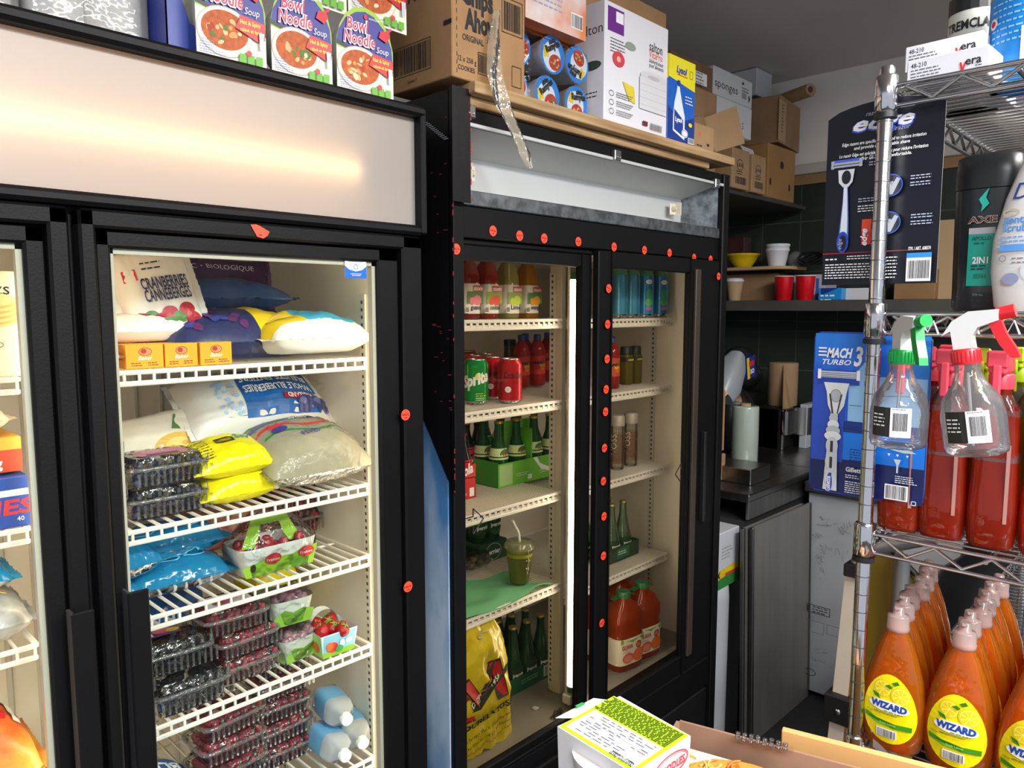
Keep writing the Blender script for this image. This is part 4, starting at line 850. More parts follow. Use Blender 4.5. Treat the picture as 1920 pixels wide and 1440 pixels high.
def sprite_art(p, R, H):
    p.poly([(-R * .9, H * .62), (-R * .2, H * .95), (R * .6, H * .97), (R * 1.1, H * .9), (R * 1.1, H), (-R * .9, H)], M('c9d42a', .3)); p.ell(R * .05, H * .68, R * .28, R * .28, M('d4d82a', .3)); p.text('Sprite', -R * 1.35, H * .36, H * .42, PAPER, fit=R * 2.5, bold=.05, shear=.3, rot=.25); p.lines(-R * .2, H * .2, R * .9, 3, .006, .002, M('c9d42a', .4)); p.lines(-R * .2, H * .08, R * .9, 2, .005, .0015, PAPER)
def coke_art(p, R, H):
    p.text('Coca-Cola', -R * .7, H * .6, H * .26, M('3a0a0c', .3), fit=R * 1.7, shear=.3, bold=.03); p.text('zero', R * .1, H * .47, H * .1, M('3a0a0c', .3), fit=R * .6); p.ell(-R * .35, H * .3, R * .25, R * .25, PAPER); p.lines(-R * .5, H * .31, R * .3, 2, .003, .001, RED)
a = at(893, 757, Z=cz); can('soda_can', 'green lemon lime soda can at the front left of the second cooler shelf', (a.x, a.y, cz), M('128a3c', .25, .3), sprite_art)
a = at(956, 755, Z=cz); can('soda_can', 'red cola can standing in front on the second cooler shelf', (a.x, a.y, cz), M('b8141c', .25, .3), coke_art)
for u, v, c, lb in ((924, 748, 'b8141c', 'red cola can just behind the front one, between it and the green can'), (890, 742, 'd0381c', 'orange red can behind the green soda can'), (914, 737, 'c8481c', 'orange can at the back behind the green and red cans'), (876, 728, 'c8301c', 'red orange can in the far left rear of the cans')):
    a = at(u, v, Z=cz); can('soda_can', lb, (a.x, a.y, cz), M(c, .25, .3), coke_art, group=None)
SP = [(.022, 0), (.027, .004), (.027, .04), (.023, .055), (.027, .075), (.028, .11), (.023, .132), (.013, .148), (.011, .152)]
def sun_art(p, R, H): p.ell(R * .45, H * .55, R * .55, R * .55, M('f2a92a', .5)); p.ell(R * .45, H * .3, R * .4, R * .3, M('e8702a', .5)); p.text('SUNNY D', -R * .75, H * .55, H * .24, M('2a1c20', .5), fit=R * 1.9, bold=.05)
for i, (u, v, lb) in enumerate(((978, 724, 'red juice bottle with blue cap, left of the pair on the second cooler shelf'), (1007, 724, 'red juice bottle with blue cap and sun label, right one of the front pair'), (985, 712, 'red juice bottle directly behind the left one of the pair'), (1026, 716, 'red juice bottle at the right behind the shelf rail'))):
    a = at(u, v, Y=1.66 if i < 2 else 1.74); bottle('red_juice_bottle', lb, 'bottle', (a.x, 1.66 if i < 2 else 1.74, cz), SP, LIQ('d0342c', .8), cap=(.012, .018), cap_m=M('2a4a9a', .4), bands=((.04, .10, M('c4321f', .5)),), art=sun_art)
a = at(956, 700, Y=1.78); bottle('small_brown_bottle', 'small dark bottle with yellow label behind the red juice bottles', 'bottle', (a.x, 1.78, cz), [(.024, 0), (.026, .06), (.02, .10), (.02, .13)], LIQ('8a6a2a', .7), cap=(.021, .02), cap_m=M('2a2622', .5), bands=((.02, .08, M('6a4a2a', .5)),))
# glass cola bottles in red cartons
COLA = LIQ('2a0f0c', .5, 1.4, tr='3a1c14'); GB = [(.022, 0), (.027, .004), (.026, .03), (.023, .05), (.027, .08), (.027, .10), (.016, .135), (.0115, .155), (.0125, .17), (.0125, .172)]
def cola(loc, lb): return bottle('cola_bottle', lb, 'bottle', loc, GB, COLA, cap=(.0135, .005), cap_m=M('9a1a2a', .35, .4), bands=((.085, .105, M('c01a22', .4)),), group='glass cola bottles in red cartons')
def cola_pack(x0, y0, z, lb, w=.10, d=.06, h=.095):
    t = thing('cola_carton', lb, 'carton', (x0, y0, z)); s = MB(); rm = M('c8202a', .45)
    s.box(0, w, 0, .001, 0, h * .62, rm); s.box(0, w, d, d + .001, 0, h * .62, rm); s.box(0, .001, 0, d, 0, h * .62, rm); s.box(w - .001, w, 0, d, 0, h * .62, rm); s.box(0, w, 0, d, 0, .001, rm)
    s.prism([(0, h * .6), (w, h * .6), (w, h), (w * .6, h * .9), (0, h * .7)], (0, 0, 0), (1, 0, 0), (0, 0, 1), .001, rm)
    p = Print(s, (0, 0, 0), (1, 0, 0), (0, 0, 1)); p.text('Coca-Cola', w * .02, h * .45, h * .42, PAPER, fit=w * .95, shear=.35, bold=.03, rot=.25); p.text('6 x 237 mL', w * .5, h * .12, h * .10, PAPER, fit=w * .25); p.rect(w * .82, h * .06, w * .13, h * .25, PAPER)
    s.build('carton', t)
a = at(917, 898, Z=1.0785); x1 = a.x; y1 = a.y
cola_pack(x1 - .13, y1 - .0, 1.0785, 'rear red cola carton at the left of the third cooler shelf', w=.13)
for i in range(3): cola((x1 - .115 + i * .048, y1 + .03, 1.080), ['left', 'middle', 'right'][i] + ' glass cola bottle in the rear red carton')
a = at(892, 932, Z=1.0785); cola_pack(a.x - .13, a.y, 1.0785, 'front red cola carton, nearer the glass, on the third cooler shelf', w=.13)
for i in range(2): cola((a.x - .07 + i * .048, a.y + .03, 1.080), ['left', 'right'][i] + ' glass cola bottle in the front red carton')
# ginger ale
GG = LIQ('2f8a48', .5, 1.5, tr='5fb870'); GP = [(.024, 0), (.029, .004), (.029, .085), (.026, .10), (.014, .135), (.0115, .17), (.0125, .182)]
def ga_art(p, R, H): p.ell(R * .45, H * .5, R * .62, H * .46, M('2f7a3a', .5)); p.text('CANADA', R * .45, H * .5, H * .22, M('c9402a', .5), fit=R * 1.0, align='c', bold=.04); p.text('DRY', R * .45, H * .2, H * .24, M('c9402a', .5), fit=R * .6, align='c', bold=.04)
def ginger(loc, lb): return bottle('ginger_ale_bottle', lb, 'bottle', loc, GP, GG, cap=(.0135, .006), cap_m=M('b08a3a', .35, .7), bands=((.078, .11, M('cfe0a0', .5)),), art=ga_art, group='green ginger ale bottles in cartons')
gx0 = at(934, 890, Y=1.50).x; k = 0
t = thing('ginger_ale_carton', 'green open-topped cartons holding the ginger ale bottles on the third cooler shelf', 'carton', (gx0, 1.50, 1.0785))
s = MB(); lg = M('6fc03a', .45); dg = M('3f9a3a', .5); gw = at(1058, 890, Y=1.50).x - gx0
s.box(0, gw, -.001, 0, 0, .07, lg); s.box(0, gw, .13, .131, 0, .12, dg); s.box(0, .001, 0, .13, 0, .075, dg); s.box(gw - .001, gw, 0, .13, 0, .075, dg); s.box(0, gw, 0, .13, 0, .001, dg); s.box(gw * .48, gw * .49, 0, .13, 0, .16, lg); s.box(gw * .3, gw * .7, .064, .066, .07, .18, lg)
p = Print(s, (0, -.001, 0), (1, 0, 0), (0, 0, 1)); p.rect(gw * .02, .005, gw * .18, .06, M('a8c88a', .5)); p.poly([(gw * .5, .07), (gw * .62, .03), (gw * .78, .018), (gw * .95, .022), (gw * .75, .03), (gw * .6, .05), (gw * .56, .07)], PAPER); p.lines(gw * .25, .03, gw * .18, 2, .006, .002, PAPER); p.lines(gw * .6, .025, gw * .2, 2, .006, .002, PAPER); p.rect(gw * .42, .008, gw * .06, .014, PAPER)
s.build('carton', t)
for r_ in range(2):
    for c in range(4): ginger((gx0 + .034 + c * (gw - .07) / 3, 1.532 + r_ * .066, 1.081), 'ginger ale bottle, %s of the %s row in the green carton' % (['leftmost', 'second', 'third', 'rightmost'][c], ['front', 'back'][r_]))
a = at(960, 800, Y=1.72)
for i in range(3): ginger((1.66 + i * .07, 1.72, 1.081), 'ginger ale bottle standing behind the cartons, %s of three' % ['left', 'middle', 'right'][i])
s = MB(); s.box(-.03, .03, 0, .05, 0, .13, M('1d5a34', .5), .002); s.build('green_carton', None, (gx0 - .02, 1.62, 1.0785), label='dark green drinks carton standing behind the rear cola carton', cat='carton')
# fourth shelf: green paper, smoothie, trays
z = .8105; gp = M('6fb886', .6, bump=.1)
def paper(a, c):
    x = 1.135 + a * .43; y = 1.345 + c * (.30 - .17 * a); return V((x - 1.35, y - 1.45, .003 + .02 * max(0, noise.noise(V((a * 4, c * 3, 2)))) + .03 * max(0, c - .75) + .006 * sin(a * 9 + c * 4)))
s = MB(); s.grid(paper, 24, 16, gp); s.grid(lambda a, c: paper(a, c) - V((0, 0, .0006)), 24, 16, gp); s.build('green_paper_sheet', None, (1.35, 1.45, z), label='wrinkled pale green paper sheet covering the fourth cooler shelf', cat='paper')
a = at(974, 1090, Z=z + .012); t = thing('smoothie_cup', 'clear plastic cup of green smoothie with domed lid and straw on green paper', 'cup', (a.x, a.y, z + .012))
s = MB(); s.lathe([(.026, .001), (.0385, .088)], LIQ('c4c246', .95, .6), 28, cap1=True); s.lathe([(.0265, 0), (.0395, .096), (.0405, .104)], PLAST, 28, cap1=False); s.build('cup', t)
s = MB(); s.lathe([(.0445, .100), (.0455, .106), (.043, .109), (.041, .116), (.038, .119), (.004, .119)], CLEAR('eef0d8', 1.2, .1, 0, body=.35, bodyh='d5d6b8'), 28, cap0=False, cap1=False); s.build('lid', t)
s = MB(); s.tube([(.008, .0, .02), (0, 0, .12), (-.004, 0, .145), (-.03, .0, .185)], .0038, M('efeee6', .4), 8); s.build('straw', t)
t = thing('deli_tray', 'clear lidded food tray on pale base behind the green paper', 'tray', (1.42, 1.74, .8105)); s = MB(); s.oval([(.085, .055, 0), (.1, .068, .018), (.103, .07, .018)], M('d9d6cc', .4), 28, 4, cap1=False); s.build('tray', t)
s = MB(); s.oval([(.1, .068, .019), (.09, .06, .045), (.05, .03, .05), (.01, .01, .05)], PLAST, 28, 4, cap0=False, cap1=False); s.build('lid', t); s = MB(); rnd = random.Random(3)
for i in range(40): s.ball((rnd.uniform(-.07, .07), rnd.uniform(-.045, .045), rnd.uniform(.012, .035)), .012, .012, .008, M('4a3a34' if i % 3 else '7a6a3a', .5), 7, 4)
s.build('salad', t, kind='stuff')
dup(t, (1.47, 1.63, .8105), .2, 'second clear lidded food tray, nearer and right of the other')
PB = LIQ('4a8a58', .4, 1.6, tr='7fb888'); PP = [(.022, 0), (.027, .004), (.030, .04), (.029, .07), (.020, .11), (.0125, .15), (.0115, .175), (.0125, .185)]
def per_art(p, R, H): p.poly([(-R * .4, H * .1), (R * .5, 0), (R * 1.3, H * .1), (R * 1.3, H * .9), (R * .5, H), (-R * .4, H * .9)], M('1f5a34', .5)); p.text('perrier', -R * .35, H * .35, H * .42, PAPER, fit=R * 1.6, bold=.04)
def perrier(loc, lb, grp, clear=False): return bottle('mineral_water_bottle', lb, 'bottle', loc, PP, PB if not clear else LIQ('a8c8a8', .25, 1.6, tr='cfe6cf'), cap=(.0135, .006), cap_m=M('a8995a', .35, .7), bands=((.03, .07, CLEAR('b8d8b8', 1, .1, 0, body=.4, bodyh='6a9a6a')),), art=per_art, group=grp)
t = thing('mineral_water_carton', 'dark green mineral water carton at the right rear of the fourth shelf', 'carton', (1.60, 1.62, .8105)); s = MB(); s.box(-.06, .06, 0, .13, 0, .06, M('1c4a2e', .5), .001); p = Print(s, (-.06, 0, 0), (1, 0, 0), (0, 0, 1)); p.text('perrier', .03, .022, .022, PAPER, fit=.06, bold=.03); p.ring(.06, .03, .034, .026, .001, PAPER); s.build('carton', t)
for i in range(4): perrier((1.57 + (i % 2) * .06, 1.66 + (i // 2) * .065, .871), 'green water bottle upright above the dark carton, %s of four' % ['front left', 'front right', 'rear left', 'rear right'][i], 'bottles above the dark green carton')
# bottom deck
z = .448
a = at(1030, 1290, Z=z)
t = thing('mineral_water_carton', 'green tray carton of mineral water bottles on the cooler floor beside the yellow bag', 'carton', (1.61, 1.47, z))
s = MB(); gc = M('1f5c3a', .5); s.box(-.14, .12, 0, .001, 0, .05, gc); s.box(.119, .12, 0, .30, 0, .05, gc); s.box(-.14, -.139, 0, .3, 0, .05, gc); s.box(-.14, .12, .3, .301, 0, .05, gc); s.box(-.14, .12, 0, .3, 0, .001, gc); p = Print(s, (-.14, 0, 0), (1, 0, 0), (0, 0, 1)); p.rect(.20, .008, .045, .034, M('c9d6c4', .5)); p.barcode(.205, .01, .035, .028); p.lines(.1, .03, .08, 2, .008, .003, M('9ac0a0', .5)); s.build('carton', t)
for r_ in range(4):
    for c in range(4): perrier((1.505 + c * .063, 1.505 + r_ * .066, z + .002), 'mineral water bottle in the green tray, column %s from the left, %s row' % (['first', 'second', 'third', 'fourth'][c], ['front', 'second', 'third', 'rear'][r_]), 'mineral water bottles in the green floor tray')
YP = M('dcc414', .3, bump=.35, bscale=14, coat=.3)
x0 = at(872, 1400, Y=1.33).x
def ybag(a, c): # front skin
    z_ = c * .345; t_ = a; wv = .112 * (1 - .45 * max(0, (c - .72) / .28) ** 1.6) * (1.04 - .04 * c)
    x = .0 + (a * 2 - 1) * wv; bul = .045 * (max(0, 1 - (2 * a - 1) ** 4) ** .5) * (1 - .75 * c ** 3)
    return V((x - .02 * c, -bul + .012 * noise.noise(V((a * 5, c * 7, 1))) + .006 * noise.noise(V((a * 15, c * 17, 4))), z_ + .008 * noise.noise(V((a * 6, c, 7)))))
t = thing('yellow_shopping_bag', 'yellow plastic shopping bag with big red M standing at the bottom left of the cooler', 'bag', (1.295, 1.375, z))
s = MB(); s.grid(ybag, 34, 40, YP); s.grid(lambda a, c: V((ybag(a, c).x, .05 - ybag(a, c).y * .3, ybag(a, c).z)), 20, 24, YP)
s.grid(lambda a, c: ybag(0, a) * (1 - c) + V((ybag(0, a).x, .05 - ybag(0, a).y * .3, ybag(0, a).z)) * c, 20, 2, YP); s.grid(lambda a, c: ybag(1, a) * (1 - c) + V((ybag(1, a).x, .05 - ybag(1, a).y * .3, ybag(1, a).z)) * c, 20, 2, YP)
s.grid(lambda a, c: ybag(a, 1) * (1 - c) + V((ybag(a, 1).x, .05, ybag(a, 1).z)) * c, 20, 2, YP); s.build('bag_body', t)
s = MB(); fnb = lambda x, y, h: ybag(min(1, max(0, (x + .135) / .29)), y / .40) + V((0, -.003 - h, 0))
p = Print(s, fn=fnb, seg=.01, step=.0004); dkr = M('2a1010', .5); rdm = M('c01818', .4)
def Mshape(o): return [[(-.09 - o, .12 - o), (-.05 + o, .12 - o), (-.05 + o, .235), (-.09 - o, .235 + o)], [(-.09 - o, .235 + o), (-.05, .235 + o), (-.01 + o, .17), (-.03, .15 - o)], [(-.03, .15 - o), (-.01 - o, .17), (.045, .26 + o), (.07, .26 + o)], [(.045 - o, .26 + o), (.085 + o, .26 + o), (.105 + o, .15 - o), (.06 - o, .15 - o)]]
for q in Mshape(.006): p.poly(q, dkr)
for q in Mshape(0): p.poly(q, rdm)
p.poly([(-.11, .165), (-.03, .175), (.05, .215), (.125, .235), (.11, .222), (.128, .212), (.05, .19), (-.03, .148), (-.11, .14)], M('1c2a1c', .5)); p.text('DEPUIS 1956', -.06, .158, .02, M('e8e4c0', .5), fit=.15, bold=.02, rot=.36)
p.text('MOURELATOS.ca', -.12, .085, .026, INK, fit=.27, bold=.03, rot=.12); p.text('Le Jardin de la Méditerranée', -.10, .055, .014, M('3a3a14', .5), fit=.23, rot=.12); p.text('The Garden of the Mediterranean', -.10, .035, .013, M('3a3a14', .5), fit=.24, rot=.12); p.text('4919 Notre-Dame Ouest Laval', -.10, .016, .010, M('8a3a14', .5), fit=.22, rot=.12)
s.build('printed_logo', t)
s = MB(); q = ybag(.62, .88); s.tube([tuple(q + V((.022 * cos(k / 8 * pi * 2), -.003, .008 * sin(k / 8 * pi * 2)))) for k in range(8)], .0025, M('c9b89a', .3), 6, closed=True); s.build('snap_ring', t)
s = MB(); s.lathe([(.011, 0), (.012, .002), (.004, .0035)], M('c9c4ba', .4), 20); s.build('round_token', None, tuple(at(1003, 1328, Z=.4475)), label='small white plastic cap lying on the cooler floor by the green tray', cat='cap')
s = MB(); rr = random.Random(6)
for i in range(7): s.tube([(rr.uniform(-.02, .02), rr.uniform(-.012, .012), .004), (rr.uniform(-.02, .02), rr.uniform(-.012, .012), .016), (rr.uniform(-.03, .03), rr.uniform(-.012, .012), .004)], .002, M('3a2f26', .6), 5)
s.build('broken_clip', None, tuple(at(1046, 1342, Z=.447)), label='tangle of broken dark clips on the cooler floor below the tube', cat='clip', kind='stuff')
# ---- right section
def coco_art(p, R, H): p.ell(R * .1, H * .84, R * .42, H * .06, PAPER); p.text('Grace', R * .1, H * .82, H * .05, M('2a8a4a', .5), align='c'); p.ell(R * .1, H * .5, R * .35, H * .16, M('2f9a5a', .4)); p.ell(R * .05, H * .3, R * .45, H * .1, M('4aa04a', .4)); p.ell(R * .1, H * .14, R * .4, H * .05, M('b05a8a', .5))
for i, u in enumerate((1160, 1183, 1209, 1237)):
    Yc = 1.408; x = at(u, 590, Y=Yc).x; can('coconut_water_can', 'tall blue coconut water can, %s of four, top right shelf' % ['leftmost', 'second from the left', 'third from the left', 'rightmost'][i], (x, Yc, 1.567), M('2b86c0' if i > 1 else '3f86a8', .25, .3), coco_art, rz=0 if i > 1 else 2.2, h=1.27, r=.86, group='tall blue cans on the top right cooler shelf', neck=M('3a8a5a', .3))
for i in range(4): can('coconut_water_can', 'tall can in the row behind, %s of four on the top right shelf' % ['leftmost', 'second', 'third', 'rightmost'][i], (1.97 + i * .065, 1.475, 1.567), M('2273a8', .25, .3), None, h=1.27, r=.86, group='rear row of tall blue cans')
x = at(1146, 722, Y=1.46).x; bottle('red_juice_bottle', 'red juice bottle half hidden by the centre frame in the right cooler half', 'bottle', (x, 1.46, 1.337), SP, LIQ('d0342c', .8), cap=(.012, .018), cap_m=M('2a4a9a', .4), bands=((.04, .10, M('c4521f', .5)),), art=sun_art)
for i, u in enumerate((1173, 1190)):
    x = at(u, 722, Y=1.50).x; bottle('iced_tea_bottle', '%s yellow drink bottle with black cap on the right second shelf' % ['left', 'right'][i], 'bottle', (x, 1.50, 1.337), [(.018, 0), (.0205, .004), (.0205, .07), (.0205, .095), (.019, .102)], LIQ('9a8a2e', .8), e=4, cap=(.0205, .028), cap_m=M('22221e', .5), bands=((.078, .095, M('3a3a22', .5)),), art=lambda p, R, H: p.rect(-R * .8, H * .2, R * 1.5, H * .4, M('c9c23a', .5)), group='yellow drink bottles on the right second shelf')
for i, (u, Yc) in enumerate(((1182, 1.46), (1157, 1.46))):
    x = at(u, 858, Y=Yc).x; bottle('water_bottle', '%s tall clear glass water bottle with grey cap on the right third shelf' % ['right', 'left'][i], 'bottle', (x, Yc, 1.0615), [(.022, 0), (.0235, .003), (.0235, .13), (.0235, .148)], CLEAR('f6f4ee', 1.4, .03, 0, body=.12, bodyh='f0ead8', ior=1.5), cap=(.0238, .034), cap_m=M('b5ada0', .5, .2), bands=((.02, .12, CLEAR('f0e0d0', .5, .2, 0, body=.12, bodyh='e0b090')),), art=lambda p, R, H: p.text('VOSS', -R * .6, H * .3, H * .3, M('cfc6ba', .5), rot=pi / 2), group='clear water bottles on the right third shelf')
t = thing('water_bottle_pack', 'clear shrink-wrapped tray with green band round the mineral water bottles, right half', 'pack', (2.055, 1.44, .7465)); s = MB(); 
s.box(-.14, .08, 0, .0008, 0, .052, CLEAR('9fc4ae', 1.2, .1, .2, body=.35, bodyh='5f9a78')); s.box(.079, .08, 0, .13, 0, .052, CLEAR('9fc4ae', 1.2, .1, .2, body=.35, bodyh='5f9a78')); p = Print(s, (-.14, 0, 0), (1, 0, 0), (0, 0, 1), step=.0003); p.rect(.09, .008, .075, .036, M('2a6a48', .5)); p.lines(.1, .03, .05, 2, .008, .003, PAPER)
s.build('tray', t)
for c in range(3):
    for r_ in range(2): perrier((1.955 + c * .066, 1.475 + r_ * .066, .7475), 'clear green water bottle in the shrink-wrapped tray, %s of the %s row' % (['left', 'middle', 'right'][c], ['front', 'rear'][r_]), 'bottles in the shrink-wrapped tray', True)
# guava juice jugs
GJ = LIQ('c8522a', .75, 1.3, tr='e07a4a')
def guava(loc, rz, lb):
    t = thing('guava_juice_jug', lb, 'jug', loc, rz, 'guava juice jugs on the cooler floor'); s = MB()
    s.oval([(.054, .040, 0), (.060, .045, .006), (.060, .045, .115), (.057, .043, .125), (.062, .047, .15), (.060, .046, .175), (.045, .036, .205), (.024, .022, .222), (.020, .020, .23)], GJ, 32, 4); s.build('body', t)
    s = MB(); s.oval([(.0608, .0458, .022), (.0608, .0458, .108)], M('e6dfc8', .5), 32, 4, cap0=False, cap1=False); p = Print(s, fn=lambda x, y, h: V((x, -.0462 - h + .006 * (abs(x) / .055) ** 4, y + .022)), seg=.01)
    p.poly([(-.05, .07), (-.02, .078), (.0, .07), (.03, .08), (.055, .062), (.055, .086), (-.05, .086)], M('8ab03a', .5)); p.text('GUAVA', -.046, .052, .02, M('c8402a', .5), fit=.046, bold=.03); p.ell(-.02, .022, .024, .017, M('e06a4a', .5)); p.ell(-.02, .02, .018, .012, M('e8907a', .5)); p.ell(.026, .025, .025, .022, M('e8743a', .5)); p.ell(.026, .058, .013, .012, M('b8402a', .5)); p.lines(.018, .062, .016, 4, .003, .001, PAPER); p.lines(-.045, .046, .035, 2, .004, .001, M('c8402a', .5)); s.build('label', t)
    s = MB(); s.lathe([(.0225, .228), (.0225, .246), (.020, .248)], M('2a6a3a', .4), 20); s.grid(lambda a, c: V((.05 * (a * 2 - 1) , .012 * (c * 2 - 1), .238 - .01 * abs(a * 2 - 1))), 6, 1, M('2a6a3a', .4)); s.build('cap', t)
for u, v, lb in ((1188, 1254, 'front guava juice jug with full orange label, on the cooler floor'), (1222, 1232, 'guava juice jug behind and right of the front one'), (1142, 1235, 'guava juice jug behind the centre frame at the left'), (1180, 1205, 'guava juice jug at the rear of the group')):
    a = at(u, v, Z=.4475); guava((a.x, a.y + .045, .4475), -.15, lb)

# ================================================================== TOP OF THE FREEZER
zf = 2.0045
PKP = CLEAR('f0f0ee', 1.0, .12, .7, 30, body=.35, bodyh='e8e8e6')
def towels(x0, x1, lb):
    t = thing('paper_towel_pack', lb, 'pack', ((x0 + x1) / 2, 1.30, zf)); w = x1 - x0; s = MB()
    n = 2; r = w / n / 2
    for i in range(n): s.lathe([(r * .96, .0), (r, .01), (r, .27), (r * .96, .28)], M('d9d6d2', .7, bump=.3, bscale=60), 24, cx=-w / 2 + r + i * 2 * r, cy=.02 + r)
    s.build('paper_rolls', t); s = MB(); s.oval([(w / 2 * 1.0, r * 1.04, -.0), (w / 2 * 1.03, r * 1.06, .02), (w / 2 * 1.03, r * 1.06, .27), (w / 2, r, .285)], PKP, 40, 7, cy=.02 + r); s.build('plastic_wrap', t)
xa = at(172, 50, Y=1.30).x; xb = at(292, 85, Y=1.30).x
towels(xb - .175, xb, 'right-hand white plastic-wrapped paper roll pack on top of the freezer'); towels(xb - .365, xb - .185, 'left-hand white plastic-wrapped paper roll pack on top of the freezer')
a = at(300, 100, Y=1.30); c = at(368, 115, Y=1.30); bl = M('33469a', .4)
t = thing('blue_display_tray', 'blue card display tray between the paper rolls and the noodle bowls', 'box', ((a.x + c.x) / 2, 1.27, zf)); w = c.x - a.x; s = MB()
s.prism([(-w / 2, 0), (w / 2, 0), (w / 2, .055), (w * .15, .06), (-w * .2, .12), (-w / 2, .14)], (0, 0, 0), (1, 0, 0), (0, 0, 1), .002, bl); s.prism([(0, 0), (.2, 0), (.2, .25), (.08, .2), (0, .12)], (-w / 2, .2, 0), (0, -1, 0), (0, 0, 1), .002, M('2b3f9c', .35)); s.box(-w / 2, w / 2, .2, .202, 0, .3, bl); s.box(w / 2 - .002, w / 2, 0, .2, 0, .06, bl); s.box(-w * .3, w * .4, .02, .18, 0, .22, M('9a9a86', .6, bump=.4, bscale=20)); s.build('tray', t)
# noodle bowls
def noodles(p, cx, cy, rx, ry, seed, base='c8622a'):
    rnd = random.Random(seed); p.inc = .15; p.ell(cx, cy, rx, ry, M(base, .6, var=.35, vscale=120))
    for i in range(16):
        a0 = rnd.uniform(0, 6.28); q = rnd.uniform(.1, .7); x, y = cx + rx * q * cos(a0), cy + ry * q * sin(a0)
        p.ell(x, y, rx * rnd.uniform(.08, .2), ry * rnd.uniform(.06, .16), M(rnd.choice(('d99a5a', 'e3c08a', 'b23a1c', 'c9b27a', '5a7a34', 'ead9b4')), .6), 9, rnd.uniform(0, 3))
    p.inc = 1; p.L += 1
def bowl(loc, w, h, lb, tilt=0, seed=0):
    t = thing('noodle_bowl_pack', lb, 'noodle bowl', loc, tilt, 'noodle bowl packs on top of the freezer'); s = MB(); H = h
    wpt = M('e9ead8', .4); out = [(-.5, 0), (.5, 0), (.5, .55), (.44, .74), (.33, .88), (.18, .97), (0, 1), (-.18, .97), (-.33, .88), (-.44, .74), (-.5, .55)]
    s.prism([(a * w, c * H) for a, c in out], (0, 0, 0), (1, 0, 0), (0, -.0, 1), .0015, wpt, wpt)
    p = Print(s, (-w / 2, 0, 0), (1, 0, 0), (0, 0, 1), step=.00025)
    S = lambda L: [(a * w, c * H) for a, c in L]
    p.poly(S([(0, .5), (1, .38), (1, .58), (.94, .74), (.83, .88), (.68, .97), (.5, 1), (.32, .97), (.17, .88), (.06, .74), (0, .58)]), M('9cc23a', .45))
    p.poly(S([(0, .56), (.3, .50), (1, .38), (.97, .62), (.85, .80), (.66, .92), (.5, .95), (.34, .92), (.15, .82), (.04, .68)]), M('2b2f8a', .4))
    p.poly(S([(0, .52), (1, .34), (1, .385), (0, .565)]), M('1b2228', .4))
    p.ell(.40 * w, .30 * H, .40 * w, .245 * H, M('ece3d0', .4)); p.ring(.40 * w, .30 * H, .40 * w, .245 * H, .002, M('c9bfa8', .5)); noodles(p, .40 * w, .315 * H, .335 * w, .19 * H, seed)
    p.ell(.5 * w, .89 * H, .03 * w, .028 * H, RED); p.text('NONGSHIM', .56 * w, .87 * H, .035 * H, PAPER, fit=.2 * w)
    RW = M('e8405a', .4)
    for st, x, y, f in (('Bowl', .16, .71, .38), ('Noodle', .10, .56, .56)):
        p.text(st, x * w, y * H, .19 * H, PAPER, fit=f * w, bold=.07, shear=.15); p.text(st, x * w + .0006, y * H + .0006, .19 * H, M('c8284a', .4), fit=f * w, bold=.015, shear=.15)
    p.text('Soup', .68 * w, .52 * H, .1 * H, PAPER, fit=.22 * w, shear=.2); p.poly(S([(.72, .70), (.86, .66), (.93, .74), (.90, .78), (.97, .82), (.94, .84), (.86, .79), (.76, .78)]), RED)
    p.poly(S([(.54, .36), (.62, .50), (.98, .46), (.97, .30), (.86, .27), (.72, .31)]), M('c8202c', .4)); p.text('Hot & Spicy', .61 * w, .415 * H, .06 * H, M('f4d03a', .4), fit=.3 * w, bold=.03); p.text('relevé et épicé', .61 * w, .345 * H, .05 * H, M('f4d03a', .4), fit=.32 * w, bold=.03)
    for i in range(3): p.rect((.58 + .12 * i) * w, .03 * H, .10 * w, .09 * H, M('6cb33a', .5)); p.L += 1
    p.ell(.72 * w, .13 * H, .04 * w, .03 * H, M('d8434a', .5)); p.lines(.02 * w, .17 * H, .25 * w, 4, .025 * H, .007 * H, M('7a86b8', .5)); p.lines(.02 * w, .075 * H, .4 * w, 2, .025 * H, .007 * H, M('7a86b8', .5)); p.poly(S([(.88, .2), (.93, .2), (.95, .36), (.87, .36)]), M('c9ced2', .4))
    s.build('printed_lid', t)
    s = MB(); n = 26; rings = []
    for q, dy in ((.47, .002), (.46, .012), (.40, .06), (.36, .075)):
        rings.append([(q * w * cos(2 * pi * k / n), dy, H * .48 + q * H * .98 * sin(2 * pi * k / n)) for k in range(n)])
    s.loft(rings, M('dfe3d2', .5), True, True); s.build('bowl', t)
    return t
nb = [(366, 505, 112, 158, 'left-hand noodle bowl pack of the lower row on the freezer'), (507, 628, 150, 172, 'middle noodle bowl pack of the lower row on the freezer'), (629, 742, 172, 200, 'right-hand noodle bowl pack of the lower row on the freezer')]
for i, (u0, u1, v0, v1, lb) in enumerate(nb):
    a = at(u0, v0, Y=1.245); c = at(u1, v1, Y=1.225); bowl(((a.x + c.x) / 2, 1.235, zf), (c.x - a.x) * 1.0, .165, lb, -.05, i + 1)
for i, (u0, u1, v0, v1, lb) in enumerate(nb):
    a = at(u0, v0, Y=1.265); c = at(u1, v1, Y=1.265); bowl(((a.x + c.x) / 2 + .03, 1.262, zf + .152), (c.x - a.x) * 1.0, .165, lb.replace('lower', 'upper'), .03, i + 4)
s = MB(); s.box(-.27, .27, 0, .22, 0, .001, M('8a7a68', .8)); s.build('card_liner', None, (.70, 1.232, zf - .0035), label='thin brown card sheet under the noodle bowls on the freezer', cat='cardboard')

